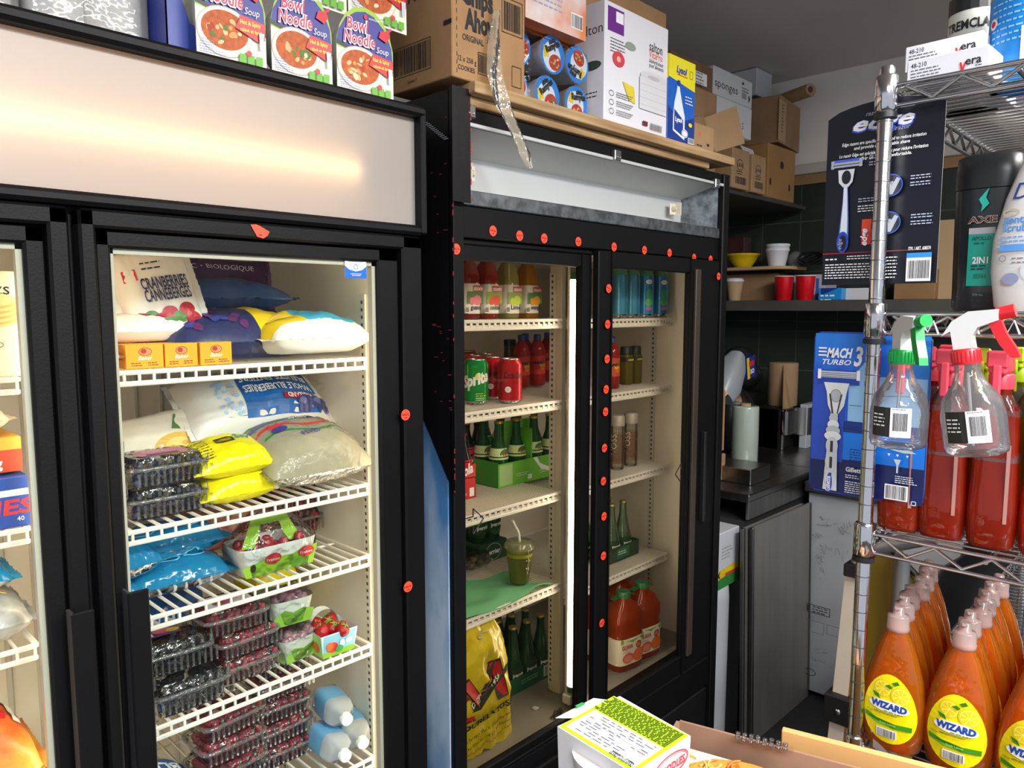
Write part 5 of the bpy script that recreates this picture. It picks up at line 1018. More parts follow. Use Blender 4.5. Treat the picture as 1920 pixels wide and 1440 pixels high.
# ================================================================== TOP OF THE COOLER
zc = 2.0775
def carton(name, label, loc, w, d, h, mat=None, art=None, side=None, rz=0, flaps=False, c=.002):
    """front face looks to -Y, its left end to -X"""
    s = MB(); s.box(0, w, 0, d, 0, h, mat or CARD, c)
    if art: art(Print(s, (0, 0, 0), (1, 0, 0), (0, 0, 1)), w, h)
    if side: side(Print(s, (0, d, 0), (0, -1, 0), (0, 0, 1)), d, h)
    o = s.build(name, None, loc, (0, 0, rz)); return tag(o, label, 'box')
TAPE = CLEAR('efe8dc', 1.0, .08, .4, 60, body=.5, bodyh='e6dcc4')
def chips(p, w, h):
    p.text('Chips', w * .12, .155, .058, INK, fit=w * .42, bold=.05); p.text('Ahoy!', w * .16, .105, .058, INK, fit=w * .42, bold=.05); p.text('ORIGINAL', w * .13, .080, .018, INK, fit=w * .28, bold=.02)
    p.text('12 x 258 g', w * .07, .036, .015, INK, fit=w * .24, bold=.01); p.text('COOKIES', w * .07, .018, .014, INK, fit=w * .22, bold=.01)
    for q in range(14): p.rect(w * .055, .01 + q * .017, .0012, .009, INK, False)
    p.frame(w * .66, .125, w * .3, .075, .0015, INK); p.barcode(w * .69, .132, w * .24, .06); p.frame(w * .33, .02, w * .24, .045, .0012, INK); p.barcode(w * .34, .024, w * .22, .037); p.frame(w * .8, .015, w * .14, .045, .0012, INK); p.rect(w * .86, .215, w * .02, .01, INK)
def chips_side(p, d, h): p.text('7721 02654', d * .12, .18, .026, INK, fit=d * .6, bold=.03); p.frame(d * .06, .03, d * .62, .065, .0015, INK); p.barcode(d * .08, .035, d * .58, .055); p.text('56444 7', d * .3, .012, .01, INK); p.rect(d * .88, .105, d * .12, .01, INK)
cb = at(848, 142, Y=1.20); cr_ = at(984, 190, Y=1.20)
carton('cookie_carton', 'brown cookie carton with bold black lettering above the black cardboard corner', (cb.x, 1.20, zc), cr_.x - cb.x, .21, .28, CARD, chips, chips_side)
bw = M('6a5a48', .7); 
# hanging tape
pts = [(930, 20), (928, 80), (925, 140), (938, 200), (962, 240), (985, 285), (992, 315)]; wd_ = [.010, .018, .022, .026, .022, .020, .008]
s = MB(); PP3 = [at(u, v, Y=1.185 - .004 * i) for i, (u, v) in enumerate(pts)]; o3 = PP3[0]
def tp(a, c):
    f = c * (len(PP3) - 1); i = min(int(f), len(PP3) - 2); q = f - i; P3 = PP3[i].lerp(PP3[i + 1], q); w_ = wd_[i] * (1 - q) + wd_[i + 1] * q
    return P3 - o3 + V(((a - .5) * 2 * w_, .006 * sin(a * 7 + c * 9) - .003, 0))
s.grid(tp, 6, 30, TAPE); s.build('packing_tape_strip', None, o3, label='loose strip of clear packing tape hanging from the cookie carton', cat='tape')
# bowl noodles with blue lids
def lidbowl(loc, lb, r=.052, seed=1, rot=0):
    t = thing('blue_lid_noodle_bowl', lb, 'noodle bowl', loc, 0, 'blue-lidded noodle bowls in shrink wrap'); s = MB(); 
    rings = [[(q * cos(2 * pi * k / 28), dy, q * sin(2 * pi * k / 28)) for k in range(28)] for q, dy in ((r * .75, .075), (r * .96, .012), (r * 1.0, .006), (r * 1.0, 0))]
    s.loft(rings, M('d6dade', .4)); s.build('bowl', t); s = MB(); p = Print(s, (0, -.0004, 0), (cos(rot), 0, sin(rot)), (-sin(rot), 0, cos(rot)), step=.00025)
    p.ell(0, 0, r, r, M('3a86d6', .3)); p.ell(-r * .1, -r * .1, r * .72, r * .78, M('d9e6ef', .4)); p.poly([(-r * .7, r * .5), (-r * .3, r * .4), (-r * .35, -r * .1), (-r * .75, -r * .1)], M('e3c83a', .4)); noodles(p, r * .1, -r * .4, r * .5, r * .42, seed, 'c2402a')
    p.text('Ramyun', -r * .5, r * .1, r * .5, INK, fit=r * 1.2, bold=.04, rot=.3); p.text('shin', -r * .2, r * .5, r * .35, INK, rot=.3, bold=.04); s.build('printed_lid', t)
for i, (u, v, q) in enumerate(((1036, 103, .2), (1082, 122, 2.6), (1026, 178, .4), (1081, 196, -.2), (988, 80, 1.2), (984, 160, 2.0))):
    a = at(u, v, Y=1.235); lidbowl((a.x, 1.235 + (.03 if i > 3 else 0), a.z), 'blue-lidded noodle bowl, %s of the wrapped stack' % ['upper middle', 'upper right', 'lower middle', 'lower right', 'upper left', 'lower left'][i], .045, i, q)
a = at(986, 60, Y=1.23); c = at(1104, 222, Y=1.23); s = MB(); s.box(0, c.x - a.x, 0, .2, 0, .172, CLEAR('f4f4f4', .9, .08, .8, 30), .012); s.build('shrink_wrap', None, (a.x, 1.228, zc), label='clear shrink wrap around the blue-lidded noodle bowls', cat='wrap')
s = MB(); s.box(.0, c.x - a.x - .004, .09, .2, 0, .16, M('2a2422', .7)); s.build('dark_carton', None, (a.x, 1.235, zc), label='dark carton standing behind the blue-lidded bowls', cat='box')
def orng(p, w, h): p.rect(0, 0, w, h, M('ded8d6', .5, var=.5, vh='d9804a', vscale=7)); p.lines(w * .05, h * .85, w * .6, 6, .012, .004, M('9aa0b8', .5)); p.rect(w * .74, .02, w * .2, .035, PAPER); p.barcode(w * .75, .022, w * .18, .03)
a2 = at(985, 30, Y=1.20); c2 = at(1098, 75, Y=1.20)
carton('orange_carton', 'white and orange printed carton lying across the noodle bowls', (a2.x, 1.20, zc + .176), c2.x - a2.x, .2, .12, M('b5622a', .5), orng, None)
def salton(p, w, h):
    P2 = M('6a2a86', .4); p.rect(w * .04, h * .76, w * .24, h * .20, P2); p.rect(w * .16, h * .85, w * .11, h * .09, PAPER)
    p.text('salton', w * .68, h * .74, .036, M('3a3a3c', .5), fit=w * .22, bold=.01); p.text('VitaPro', w * .68, h * .68, .028, M('e0582a', .5), fit=w * .22); p.text('déshydrateur', w * .68, h * .635, .016, M('5a5a5c', .5), fit=w * .24); p.text('pour aliments', w * .68, h * .595, .016, M('5a5a5c', .5), fit=w * .24)
    p.lines(w * .08, h * .70, w * .24, 5, h * .026, h * .009, M('5a5a5c', .5)); p.ell(w * .38, h * .70, w * .08, h * .035, M('8a9a8a', .5)); p.ell(w * .2, h * .55, w * .09, h * .065, M('c8404a', .5)); p.ell(w * .2, h * .55, w * .03, h * .025, M('e8a8a0', .5)); p.poly([(w * .26, h * .38), (w * .44, h * .36), (w * .46, h * .22), (w * .36, h * .24)], M('d9c83a', .5))
    for i in range(3): p.ring(w * .1, h * (.25 - .075 * i), w * .035, h * .024, .0012, INK); p.lines(w * .17, h * (.265 - .075 * i), w * .3, 3, h * .018, h * .006, M('5a5a5c', .5))
    p.ell(w * .75, h * .50, w * .22, h * .05, M('d2d0d4', .4)); p.ell(w * .75, h * .5, w * .1, h * .02, M('b9b7bc', .4)); p.rect(w * .52, h * .2, w * .45, h * .28, M('d6d5d8', .4)); 
    for i in range(4): p.rect(w * .52, h * (.24 + .06 * i), w * .45, h * .004, M('bcbabf', .4), False)
    p.rect(w * .58, h * .06, w * .08, h * .04, M('6a2a3a', .5)); p.barcode(w * .7, h * .04, w * .2, h * .06)
sa = at(1132, 232, Y=1.20); sb = at(1249, 276, Y=1.20)
carton('dehydrator_box', 'tall glossy white food dehydrator box with purple square on the plank', (sa.x, 1.20, zc), sb.x - sa.x, .10, .30, M('e2e0e6', .25, bump=.1, bscale=12), salton, lambda p, w, h: (p.text('salton', w * .1, h * .74, .036, M('3a3a3c', .5)), p.ell(w * .6, h * .48, w * .3, h * .04, M('3a4a3a', .5)), p.lines(w * .2, h * .25, w * .6, 2, .01, .003, INK)))
carton('brown_carton', 'large brown carton standing behind the white dehydrator box', (sa.x + .01, 1.32, zc + .0), .46, .25, .42, CARD)
carton('white_carton', 'white carton behind the left of the dehydrator box', (sa.x - .11, 1.44, zc), .1, .12, .27, M('cfcdd2', .4))
def lysol(p, w, h):
    p.rect(0, 0, w, h * .78, M('1b5fc0', .3)); p.poly([(0, h * .0), (w, 0), (w, h * .35), (w * .5, h * .25), (0, h * .4)], M('123a8a', .3)); p.poly([(0, h * .74), (w, h * .66), (w, h), (0, h)], M('e9dc2a', .35)); p.text('Lysol', w * .28, h * .82, .026, M('2a4a9a', .4), fit=w * .4, bold=.05, shear=.2); p.rect(w * .3, h * .79, w * .4, h * .01, RED); p.frame(w * .78, h * .80, w * .12, h * .09, .001, INK)
    p.poly([(w * .18, h * .12), (w * .62, h * .04), (w * .62, h * .32), (w * .52, h * .46), (w * .42, h * .62), (w * .40, h * .68), (w * .32, h * .68), (w * .30, h * .6), (w * .22, h * .46), (w * .18, h * .3)], M('e6ecf4', .3)); p.poly([(w * .22, h * .14), (w * .56, h * .08), (w * .56, h * .28), (w * .22, h * .38)], M('1c3f96', .3)); p.text('Lysol', w * .26, h * .24, .018, PAPER, fit=w * .26, bold=.04); p.rect(w * .32, h * .66, w * .10, h * .07, M('1c3f96', .3))
    p.lines(w * .62, h * .56, w * .3, 3, .009, .003, PAPER); p.ell(w * .62, h * .12, w * .12, h * .05, PAPER); p.ring(w * .62, h * .12, w * .10, h * .04, .0012, M('123a8a', .4)); p.barcode(w * .74, h * .015, w * .24, h * .07, bg=PAPER); p.ell(w * .82, h * .24, w * .07, h * .025, M('e9dc2a', .4))
la = at(1251, 268, Y=1.195); lb_ = at(1300, 285, Y=1.195)
carton('cleaner_box', 'blue and yellow toilet cleaner box standing on the plank', (la.x, 1.195, zc), lb_.x - la.x, .07, .235, M('2a62b8', .35), lysol, lambda p, w, h: p.rect(0, h * .72, w, h * .28, M('e9dc2a', .35)))
# ================================================================== BACK SHELVES AND BOXES
SHM = M('3c3b37', .5, var=.2, vscale=6)
s = MB(); s.box(-.75, .75, -.23, .23, -.02, 0, SHM, .002); tag(s.build('wall_shelf', None, (3.06, 1.83, 2.112)), 'high dark wall shelf above and right of the cooler carrying cardboard boxes', 'shelf')
s = MB(); s.box(-.2, .2, -.9, .87, -.05, 0, M('4a4843', .5, var=.2), .002); tag(s.build('wall_shelf', None, (3.65, 1.19, 1.635)), 'dark shelf at eye level on the back wall with cups and bowls', 'shelf')
zs = 2.1125
def px_box(name, label, u0, vb, u1, vt, Y, d, mat, art=None, side=None, z=None, c=.003):
    a = at(u0, vb, Y=Y); e = at(u1, vt, Y=Y); z0 = a.z if z is None else z
    return carton(name, label, (a.x, Y, z0), e.x - a.x, d, e.z - z0, mat, art, side, c=c)
BR = M('8f7050', .85, var=.2, vscale=8); BR2 = M('a3835e', .85, var=.18, vscale=8); BR3 = M('7c6044', .85, var=.2, vscale=7)
# boxes on the plank next to the cleaner box
def tornart(p, w, h): p.rect(w * .2, h * .55, w * .1, h * .12, M('ff4a2c', .5)); p.rect(w * .62, h * .2, w * .12, h * .1, INK); p.lines(w * .1, h * .12, w * .3, 2, .01, .004, INK)
a = at(1302, 287, Y=1.20); carton('small_carton', 'small brown carton with orange tag beside the blue cleaner box', (a.x, 1.20, zc), .115, .1, .075, BR2, tornart)
s = MB(); s.prism([(0, 0), (.15, .03), (.13, .17), (-.05, .12)], (0, 0, 0), (.9, -.3, .1), (0.1, .2, 1), .004, BR2); s.prism([(-.12, .0), (0, 0), (-.05, .12), (-.12, .1)], (0, 0, 0), (1, 0, 0), (0, .2, 1), .004, BR); q = at(1342, 285, Y=1.36)
tag(s.build('torn_cardboard_flap', None, q), 'torn open cardboard flap tilted up behind the small carton', 'cardboard')
px_box('open_carton', 'open brown carton half hidden behind the torn cardboard flap', 1300, 262, 1345, 178, 1.42, .15, BR, z=2.0745)
def sk_art(p, w, h): p.rect(w * .55, h * .25, w * .3, h * .42, PAPER); p.lines(w * .58, h * .6, w * .22, 6, .012, .004, INK)
st_base = px_box('plain_carton', 'plain brown carton on the high wall shelf under the labelled carton', 1268, 300, 1342, 190, 1.62, .3, BR, z=zs)
zt1 = at(1337, 188, Y=1.62).z; zt1 = max(zt1, at(1342, 190, Y=1.62).z) + .002
px_box('labelled_carton', 'brown carton with white shipping label stacked near the ceiling', 1258, 180, 1337, 128, 1.60, .3, BR3, sk_art, z=zt1)
def sp_art(p, w, h):
    # hand lettered word
    p.text('sponges', w * .03, h * .30, h * .42, INK, fit=w * .58); p.rect(w * .72, h * .75, w * .05, h * .1, INK); p.lines(w * .72, h * .62, w * .2, 2, .012, .004, INK); p.rect(w * .72, h * .25, w * .12, h * .22, M('8a8a8c', .6)); p.text('\u2191', w * .88, h * .2, h * .35, INK)
    for i in range(2): p.rect(w * (.9), h * .18, w * .012, h * .2, INK, False)
px_box('white_storage_carton', 'lower white cardboard box marked with an S, under the sponges box', 1340, 275, 1410, 205, 1.60, .3, M('c6c8cc', .7), lambda p, w, h: p.text('S', w * .72, h * .25, h * .3, INK), z=at(1405, 262, Y=1.60).z)
px_box('white_storage_carton', 'white cardboard box with the handwritten word sponges', 1337, 190, 1411, 155, 1.60, .3, M('c2c4c8', .7), sp_art, z=at(1410, 206, Y=1.60).z + .003)
u = at(1340, 268, Y=1.62); e = at(1405, 270, Y=1.62)
s = MB(); s.box(0, .34, 0, .3, 0, at(1405, 262, Y=1.60).z - zs - .002, M('6a5038', .85)); tag(s.build('plain_carton', None, (2.86, 1.66, zs)), 'dark brown carton supporting the white sponges boxes', 'box')
px_box('white_gift_box', 'small pale box near the ceiling on top of the brown corner carton', 1418, 180, 1448, 140, 1.74, .2, M('b6babf', .6), z=at(1470, 184, Y=1.66).z + .006)
def tape_art(p, w, h): p.rect(-w * .04, h * .05, w * .34, h * .85, M('a88a68', .7)); p.lines(w * .1, h * .8, w * .1, 9, h * .07, .006, INK)
a = at(1457, 285, Y=1.62); e = at(1517, 205, Y=1.62); hz = at(1470, 184, Y=1.62).z - .002
zb_ = at(1460, 272, Y=1.60).z + .015
carton('corner_carton', 'large brown taped carton turned at an angle on the banana box', (a.x - .03, 1.60, zb_), .32, .26, hz - zb_, BR, tape_art, None, rz=.12)
def ban_art(p, w, h):
    for q in ((.5, .66, .07, .075), (.1, .3, .035, .07), (.8, .27, .03, .07)): p.ell(w * q[0], h * q[1], w * q[2], h * q[3], BLK)
px_box('banana_box', 'brown banana box with oval hand holes at the end of the high shelf', 1438, 368, 1492, 285, 1.60, .3, M('96703f', .8, var=.15), ban_art, z=zs)
def lc_art(p, w, h): p.ring(w * .45, h * .6, w * .2, h * .14, .003, INK); p.text('LOCAL', w * .28, h * .56, .02, INK, fit=w * .36, bold=.03); p.barcode(w * .2, h * .12, w * .6, h * .18); p.lines(w * .25, h * .42, w * .45, 2, .01, .004, INK)
px_box('printed_carton', 'brown carton with round printed mark, left one of two below the white box', 1372, 348, 1406, 285, 1.58, .14, BR2, lc_art, z=zs)
px_box('printed_carton', 'brown carton with round printed mark, right one with white flaps', 1409, 355, 1437, 296, 1.58, .14, BR2, lc_art, z=zs)
s = MB(); s.prism([(0, 0), (.12, .02), (.16, .06), (.05, .07)], (0, 0, 0), (1, 0, 0), (0, .7, .7), .003, M('cfcfd0', .6)); tag(s.build('white_card_flap', None, at(1396, 292, Y=1.58) + V((0, 0, .012))), 'loose white card lying across the tops of the small printed cartons', 'cardboard')
for i, (u, v) in enumerate(((1507, 184), (1521, 182))):
    q = at(u, v, X=3.60 + .015 * i); ax = V((.12, .27, 0)).normalized(); s = MB(); s.tube([(0, 0, 0), tuple(ax * .26)], .028, BR2, 20); s.tube([tuple(-ax * .001), tuple(ax * .002)], .015, M('4a382a', .8), 16)
    tag(s.build('paper_roll', None, (q.x, q.y - .03 * (1 - i), hz + .030)), '%s brown cardboard roll lying across the corner carton under the ceiling' % ['left', 'right'][i], 'roll')
# eye-level shelf things
zl = 1.6355
def pt(u, X=3.52, v=560): a = at(u, v, X=X); return a.y
t = thing('coffee_cup', 'brown ribbed paper coffee cup with white lid on the eye-level shelf', 'cup', (3.52, pt(1377), zl)); s = MB()
pr = [];
for i in range(22): pr.append((.028 + .014 * i / 21 + (.0009 if i % 2 else 0), .004 + .092 * i / 21))
s.lathe([(.027, 0)] + pr, M('a98f6e', .8), 24); s.lathe([(.0268, 0), (.0282, .006)], PAPER, 24); s.build('cup', t); s = MB(); s.lathe([(.045, .095), (.046, .101), (.042, .104), (.039, .112), (.036, .112)], M('cfd6dc', .4), 24); s.build('lid', t)
for i, (u, lb) in enumerate(((1469, 'left red plastic party cup on the eye-level shelf'), (1509, 'right red plastic party cup, nearer the blue freshener'))):
    s = MB(); rc = M('c4101c', .25); s.lathe([(.034, 0), (.035, .002), (.0365, .02), (.0375, .021), (.044, .112)], rc, 30, cap1=False); s.lathe([(.0335, .004), (.043, .112)], M('e9e6e6', .4), 30, cap1=False); s.tube([(.045 * cos(k * pi / 14), .045 * sin(k * pi / 14), .113) for k in range(28)], .0022, M('e9e2e2', .4), 6, closed=True)
    tag(s.build('party_cup', None, (3.5, pt(u, 3.5), zl)), lb, 'cup', 'red party cups on the eye-level shelf')
def shelf_box(name, lb, u0, u1, vt, X, d, mat, art=None, z=zl, cat='box'):
    y0, y1 = at(u0, 560, X=X).y, at(u1, 560, X=X).y; zt_ = at((u0 + u1) / 2, vt, X=X).z
    s = MB(); s.box(0, d, y1 - y0, 0, 0, zt_ - z, mat, .002)
    if art: art(Print(s, (0, 0, 0), (0, -1, 0), (0, 0, 1)), y0 - y1, zt_ - z)
    return tag(s.build(name, None, (X, y0, z)), lb, cat)
def kraft_art(p, w, h): p.frame(w * .15, h * .15, w * .35, h * .7, .0012, M('6a4a34', .7)); p.lines(w * .18, h * .75, w * .28, 6, .012, .003, M('8a6a4a', .7))
shelf_box('kraft_carton', 'long brown carton behind the coffee cup under the kraft tray', 1357, 1457, 514, 3.60, .2, M('8d6f4c', .85), kraft_art)
ztr = at(1400, 508, X=3.6).z
s = MB(); s.oval([(.15, .19, 0), (.155, .195, .014)], M('b79a72', .8), 36, 5); tr_ = tag(s.build('kraft_tray', None, (3.65, pt(1420, 3.6, 500), ztr)), 'rounded kraft board lying on the brown carton under the yellow bowl', 'tray')
zk = ztr + .0145
t = MB(); yb = pt(1390, 3.6, 490); R_ = .085
t.lathe([(.035, 0), (.04, .004), (.062, .035), (.078, .062), (.088, .066), (.088, .072), (.082, .068), (.06, .036), (.03, .006)], M('d8b818', .4, bump=.2, bscale=150), 30, cap1=False); tag(t.build('yellow_bowl', None, (3.62, yb, zk)), 'yellow plastic basket bowl on the kraft board', 'bowl')
for i in range(2):
    s = MB(); s.lathe([(.038, 0), (.04, .003), (.054, .075), (.057, .077), (.057, .088), (.05, .086)], M('d9dade', .6), 28)
    tag(s.build('foam_cup', None, (3.60, pt(1457, 3.6, 490) - .002 * i, zk + (.022 * i))), ['lower white foam cup of the nested pair on the kraft board', 'upper white foam cup nested in the other, on the kraft board'][i], 'cup')
s = MB(); s.ball((0, 0, .04), .04, .045, .04, CLEAR('e6e6e6', 1.3, .15, .8, 30, body=.35, bodyh='c9c9cc'), 14, 8); tag(s.build('plastic_bag', None, (3.7, pt(1492, 3.7, 480), zk)), 'small crumpled clear plastic bag behind the foam cups', 'bag')
s = MB(); rr = random.Random(11)
for i in range(7): s.tube([(.02 * sin(i), .065 * cos(k * .52 + i) + rr.uniform(-.004, .004), .045 + .03 * sin(k * .52 + i * .4)) for k in range(12)], .0045, M('17181a', .4), 6, closed=True)
tag(s.build('black_cable_coil', None, (3.62, pt(1520, 3.6, 500), zk - .01)), 'coil of black cables next to the foam cups', 'cable')
shelf_box('white_paper_stack', 'white papers and box under the cable coil', 1487, 1545, 515, 3.60, .15, M('a9aab4', .7), lambda p, w, h: p.rect(w * .72, 0, w * .1, h * .85, M('3a5aa0', .5)))
shelf_box('air_freshener_pack', 'bright blue freshener pack behind the dark razor card', 1534, 1578, 540, 3.50, .06, M('1f8ad0', .25), lambda p, w, h: (p.poly([(w * .1, h), (w * .85, h), (w * .85, h * 1.0), (w * .2, h * .45), (w * .1, h * .5)], M('1c3a8a', .3)), p.lines(w * .1, h * .3, w * .6, 2, .02, .007, PAPER)))
shelf_box('white_carton_tray', 'white card tray lying at the right of the blue freshener pack', 1579, 1640, 540, 3.55, .15, M('c9c9cc', .6))
shelf_box('brown_shelf_carton', 'brown taped carton seen between the dark razor card and the black bottle', 1675, 1752, 505, 3.50, .2, M('8c6a42', .6, var=.2, bump=.3, bscale=12))
shelf_box('tall_kraft_carton', 'tall light brown carton left of the black shampoo bottle', 1748, 1800, 412, 3.55, .2, M('a48a68', .85), lambda p, w, h: p.lines(w * .85, h * .4, w * .1, 9, .02, .008, INK))
s = MB(); s.box(0, .012, 0, .2, 0, .30, M('a98862', .85), .001); tag(s.build('cardboard_strip', None, (2.297, 1.25, 1.47)), 'thin upright brown cardboard strip standing against the cooler end', 'cardboard')
shelf_box('pink_plastic_bag', 'clear bag with reddish contents behind the yellow bowl', 1357, 1392, 445, 3.74, .08, CLEAR('d9a9a4', 1.2, .15, .8, 20, body=.5, bodyh='7a4444'), z=zk, cat='bag')
# ================================================================== COUNTER
zt = .925
s = MB(); s.box(0, .62, 0, .8, zt - .03, zt, STEEL, .004); s.box(0, .62, 0, .015, zt - .095, zt - .02, STEEL, .004); s.box(0, .62, .02, .8, 0, zt - .1, M('2a2a2a', .5)); s.box(.62, 1.32, .02, .8, 0, zt - .05, M('232323', .5)); s.box(.62, 1.32, .0, .8, zt - .05, zt, STEEL, .004)
tag(s.build('steel_counter', None, (2.50, 1.215, 0)), 'stainless steel work counter along the left wall behind the leaning panel', 'counter')
t = thing('white_cabinet', 'white cabinet with faint pencil scribbles on its end and a black worktop', 'cabinet', (3.3, .75, 0)); s = WB((3.3, .75, 0)); wcab = M('a3a6ab', .55, var=.08, vscale=3)
s.box(2.985, 3.75, .2, 1.195, .02, .855, wcab, .003)
p = Print(s, (2.985, 1.195, 0), (0, -1, 0), (0, 0, 1), step=.0005); gr_ = M('6a6c70', .7); dk_ = M('2a2a2c', .7)
rr = random.Random(21)
for (cx, cy, w_, h_, n_) in ((.05, .74, .06, .03, 3), (.14, .73, .04, .05, 3), (.2, .74, .03, .04, 3), (.04, .68, .03, .02, 2), (.06, .63, .04, .03, 3), (.06, .58, .03, .05, 3), (.12, .63, .06, .05, 2), (.06, .52, .03, .06, 2), (.05, .21, .05, .02, 3), (.06, .17, .06, .01, 2)):
    for i in range(n_ * 3):
        a = (cx + rr.uniform(0, w_), cy + rr.uniform(-h_ / 2, h_ / 2)); ang = rr.uniform(0, 3.1); l_ = rr.uniform(.01, .03); p.poly([a, (a[0] + l_ * cos(ang), a[1] + l_ * sin(ang)), (a[0] + l_ * cos(ang) + .0015, a[1] + l_ * sin(ang) + .0015), (a[0] + .0015, a[1] + .0015)], gr_)
p.frame(.02, .37, .10, .035, .003, dk_); p.rect(.02, .375, .02, .025, dk_); p.lines(.05, .395, .06, 3, .01, .004, dk_); p.frame(.01, .29, .09, .05, .002, gr_); p.frame(.11, .3, .06, .04, .002, gr_); p.ring(.05, .12, .025, .015, .003, dk_)
s.build('body', t); s = WB((3.3, .75, 0)); s.box(2.955, 3.8, .17, 1.205, .858, .905, M('2b2b2d', .35), .008); s.build('worktop', t)
# leaning steel panels
for i, (dx, dy, lb) in enumerate(((0, 0, 'brushed steel panel standing on the floor in front of the counter'), (-.03, .02, 'second steel sheet edge just behind the brushed steel panel'))):
    s = MB(); s.T = Matrix.Rotation(radians(-1.6), 4, 'X'); s.box(0, .50, 0, .012, 0, .815, M('8f8c86', .42, .6, bump=.05, bscale=50, var=.14, vscale=4, stretch=(6, 6, .5)), .003); s.box(0, .014, -.003, .012, 0, .815, STEEL, .002); s.box(.486, .5, -.003, .012, 0, .815, STEEL, .002)
    tag(s.build('steel_sheet', None, (2.475 + dx, 1.165 + dy, 0), (0, 0, radians(-1))), lb, 'panel')
a = at(1416, 888, Z=zt); t = thing('stretch_wrap_roll', 'upright roll of clear greenish stretch film on the steel counter', 'roll', (a.x, a.y + .05, zt)); s = MB(); s.lathe([(.02, 0), (.02, .02)], BR2, 16); s.lathe([(.02, .27), (.02, .285), (.016, .285)], BR2, 16); s.build('core', t)
s = MB(); s.lathe([(.052, .015), (.053, .02), (.054, .14), (.053, .27), (.051, .275), (.02, .275)], M('9aa59a', .12, bump=.4, bscale=14, coat=.8), 30); s.build('film', t)
Yk = 1.50; a = at(1465, 870, Y=Yk); e = at(1518, 757, Y=Yk); W_ = e.x - a.x
t = thing('coffee_machine', 'steel and black coffee machine on the counter under the kraft roll', 'coffee machine', (a.x, Yk, zt)); s = MB(); hm = e.z - zt
s.box(0, W_, .02, .15, 0, hm, BLK, .004); s.box(0, .02, 0, .15, 0, hm, STEEL, .003); s.build('body', t); s = MB(); s.box(.0, W_, -.02, .02, hm - .13, hm, STEEL, .01); s.lathe([(.06, hm - .13), (.06, hm)], STEEL, 24, cx=W_ * .55, cy=-.01); s.build('head', t)
s = MB(); s.lathe([(.068, 0), (.07, .003), (.07, .205), (.066, .21), (.02, .21)], M('8f7355', .85, var=.1), 30); k3 = tag(s.build('kraft_paper_roll', None, (a.x + W_ * .5, Yk + .075, zt + hm + .002)), 'upright brown kraft paper roll on top of the coffee machine', 'roll')
s = MB(); cv = lambda a_, c_: V((-.07 - .09 * c_ + .16 * a_ * c_ - .02 * sin(3 * c_), -.055 - .03 * sin(c_ * 3), .19 - .33 * c_ * (1 - .45 * a_) - .03 * a_))
s.grid(lambda a_, c_: V((-.068 - .10 * c_ * (1 - a_) + .07 * a_ * c_, -.03 - .05 * c_ , .205 - .10 * a_ * 0 - (.30 + .04 * sin(a_ * 9)) * c_ * (1 if a_ < .8 else .95))), 12, 14, M('8a6e50', .85)); s.build('torn_end', k3)
Ym = 1.44; a = at(1509, 880, Y=Ym); e = at(1545, 752, Y=Ym)
def mw(p, w, h):
    for i in range(4): p.frame(w * .1, h * (.8 - .085 * i - (.02 if i else 0)), w * .16, h * (.07 if i == 0 else .06), .0025, INK)
    p.ell(w * .18, h * .42, .005, .005, INK)
carton('grey_appliance', 'grey appliance panel with four square buttons beside the coffee machine', (a.x, Ym, zt), e.x - a.x, .035, e.z - zt, M('a7abb0', .4), mw)
# left counter clutter
for i, (v0, v1, lb) in enumerate(((945, 850, 'lower of two narrow brown cartons just right of the cooler'), (848, 730, 'upper of two narrow brown cartons just right of the cooler'))):
    px_box('narrow_carton', lb, 1325, v0, 1361, v1, 1.40, .2, M('9a7650', .85, var=.15), (lambda p, w, h: (p.lines(w * .3, h * .85, w * .5, 3, .012, .005, M('6a4a30', .8)), p.text('flex', w * .4, h * .35, .03, INK))) if i == 0 else None, z=(zt + .001) if i == 0 else at(1340, 850, Y=1.40).z + .001)
s = MB(); s.box(0, .17, 0, .2, 0, .06, M('8a8783', .3, 1), .003); tag(s.build('steel_container', None, (2.64, 1.28, zt)), 'low square steel container on the left end of the counter', 'container')
s = MB(); s.ball((0, 0, .16), .11, .12, .16, M('141416', .35, bump=.6, bscale=14), 16, 10); tag(s.build('black_bag', None, (3.2, 1.66, zt)), 'black plastic bag behind the stretch film roll', 'bag')
s = MB()
for i in range(6): s.ball((rr.uniform(-.1, .14), rr.uniform(-.05, .05), rr.uniform(.04, .2)), .09, .08, .07, CLEAR('9a9a9c', 1.6, .15, 1.0, 18, body=.4, bodyh='5a5a5c'), 12, 8)
tag(s.build('crumpled_plastic_bags', None, (3.58, 1.84, zt + .24)), 'heap of crumpled clear and grey plastic bags at the back of the counter', 'bag'); bpy.data.objects['crumpled_plastic_bags']['kind'] = 'stuff'
s = MB(); s.box(-.12, .25, -.1, .1, 0, .235, M('1a1a1c', .6), .01); tag(s.build('black_crate', None, (3.53, 1.86, zt)), 'dark crate under the heap of plastic bags', 'crate')
s = MB(); s.grid(lambda a_, c_: V((.09 * cos(pi * a_ * .95 + .1), .16 * c_, .06 * sin(pi * a_ * .95 + .1) + .02 * c_)), 18, 4, M('c79a78', .7)); s.grid(lambda a_, c_: V((.084 * cos(pi * a_ * .95 + .1), .16 * c_, .055 * sin(pi * a_ * .95 + .1) + .02 * c_)), 18, 4, M('d9b594', .7)); tag(s.build('curled_paper', None, at(1372, 760, Y=1.45)), 'curled sheet of tan paper spilling over beside the narrow cartons', 'paper')
s = MB(); s.T = Matrix.Rotation(radians(40), 4, 'Y'); s.oval([(.05, .05, 0), (.07, .06, .06), (.055, .05, .16), (.03, .03, .22)], M('858b90', .35), 24, 3); s.build('body'); g3 = bpy.data.objects['body'] if 'body' in bpy.data.objects else None
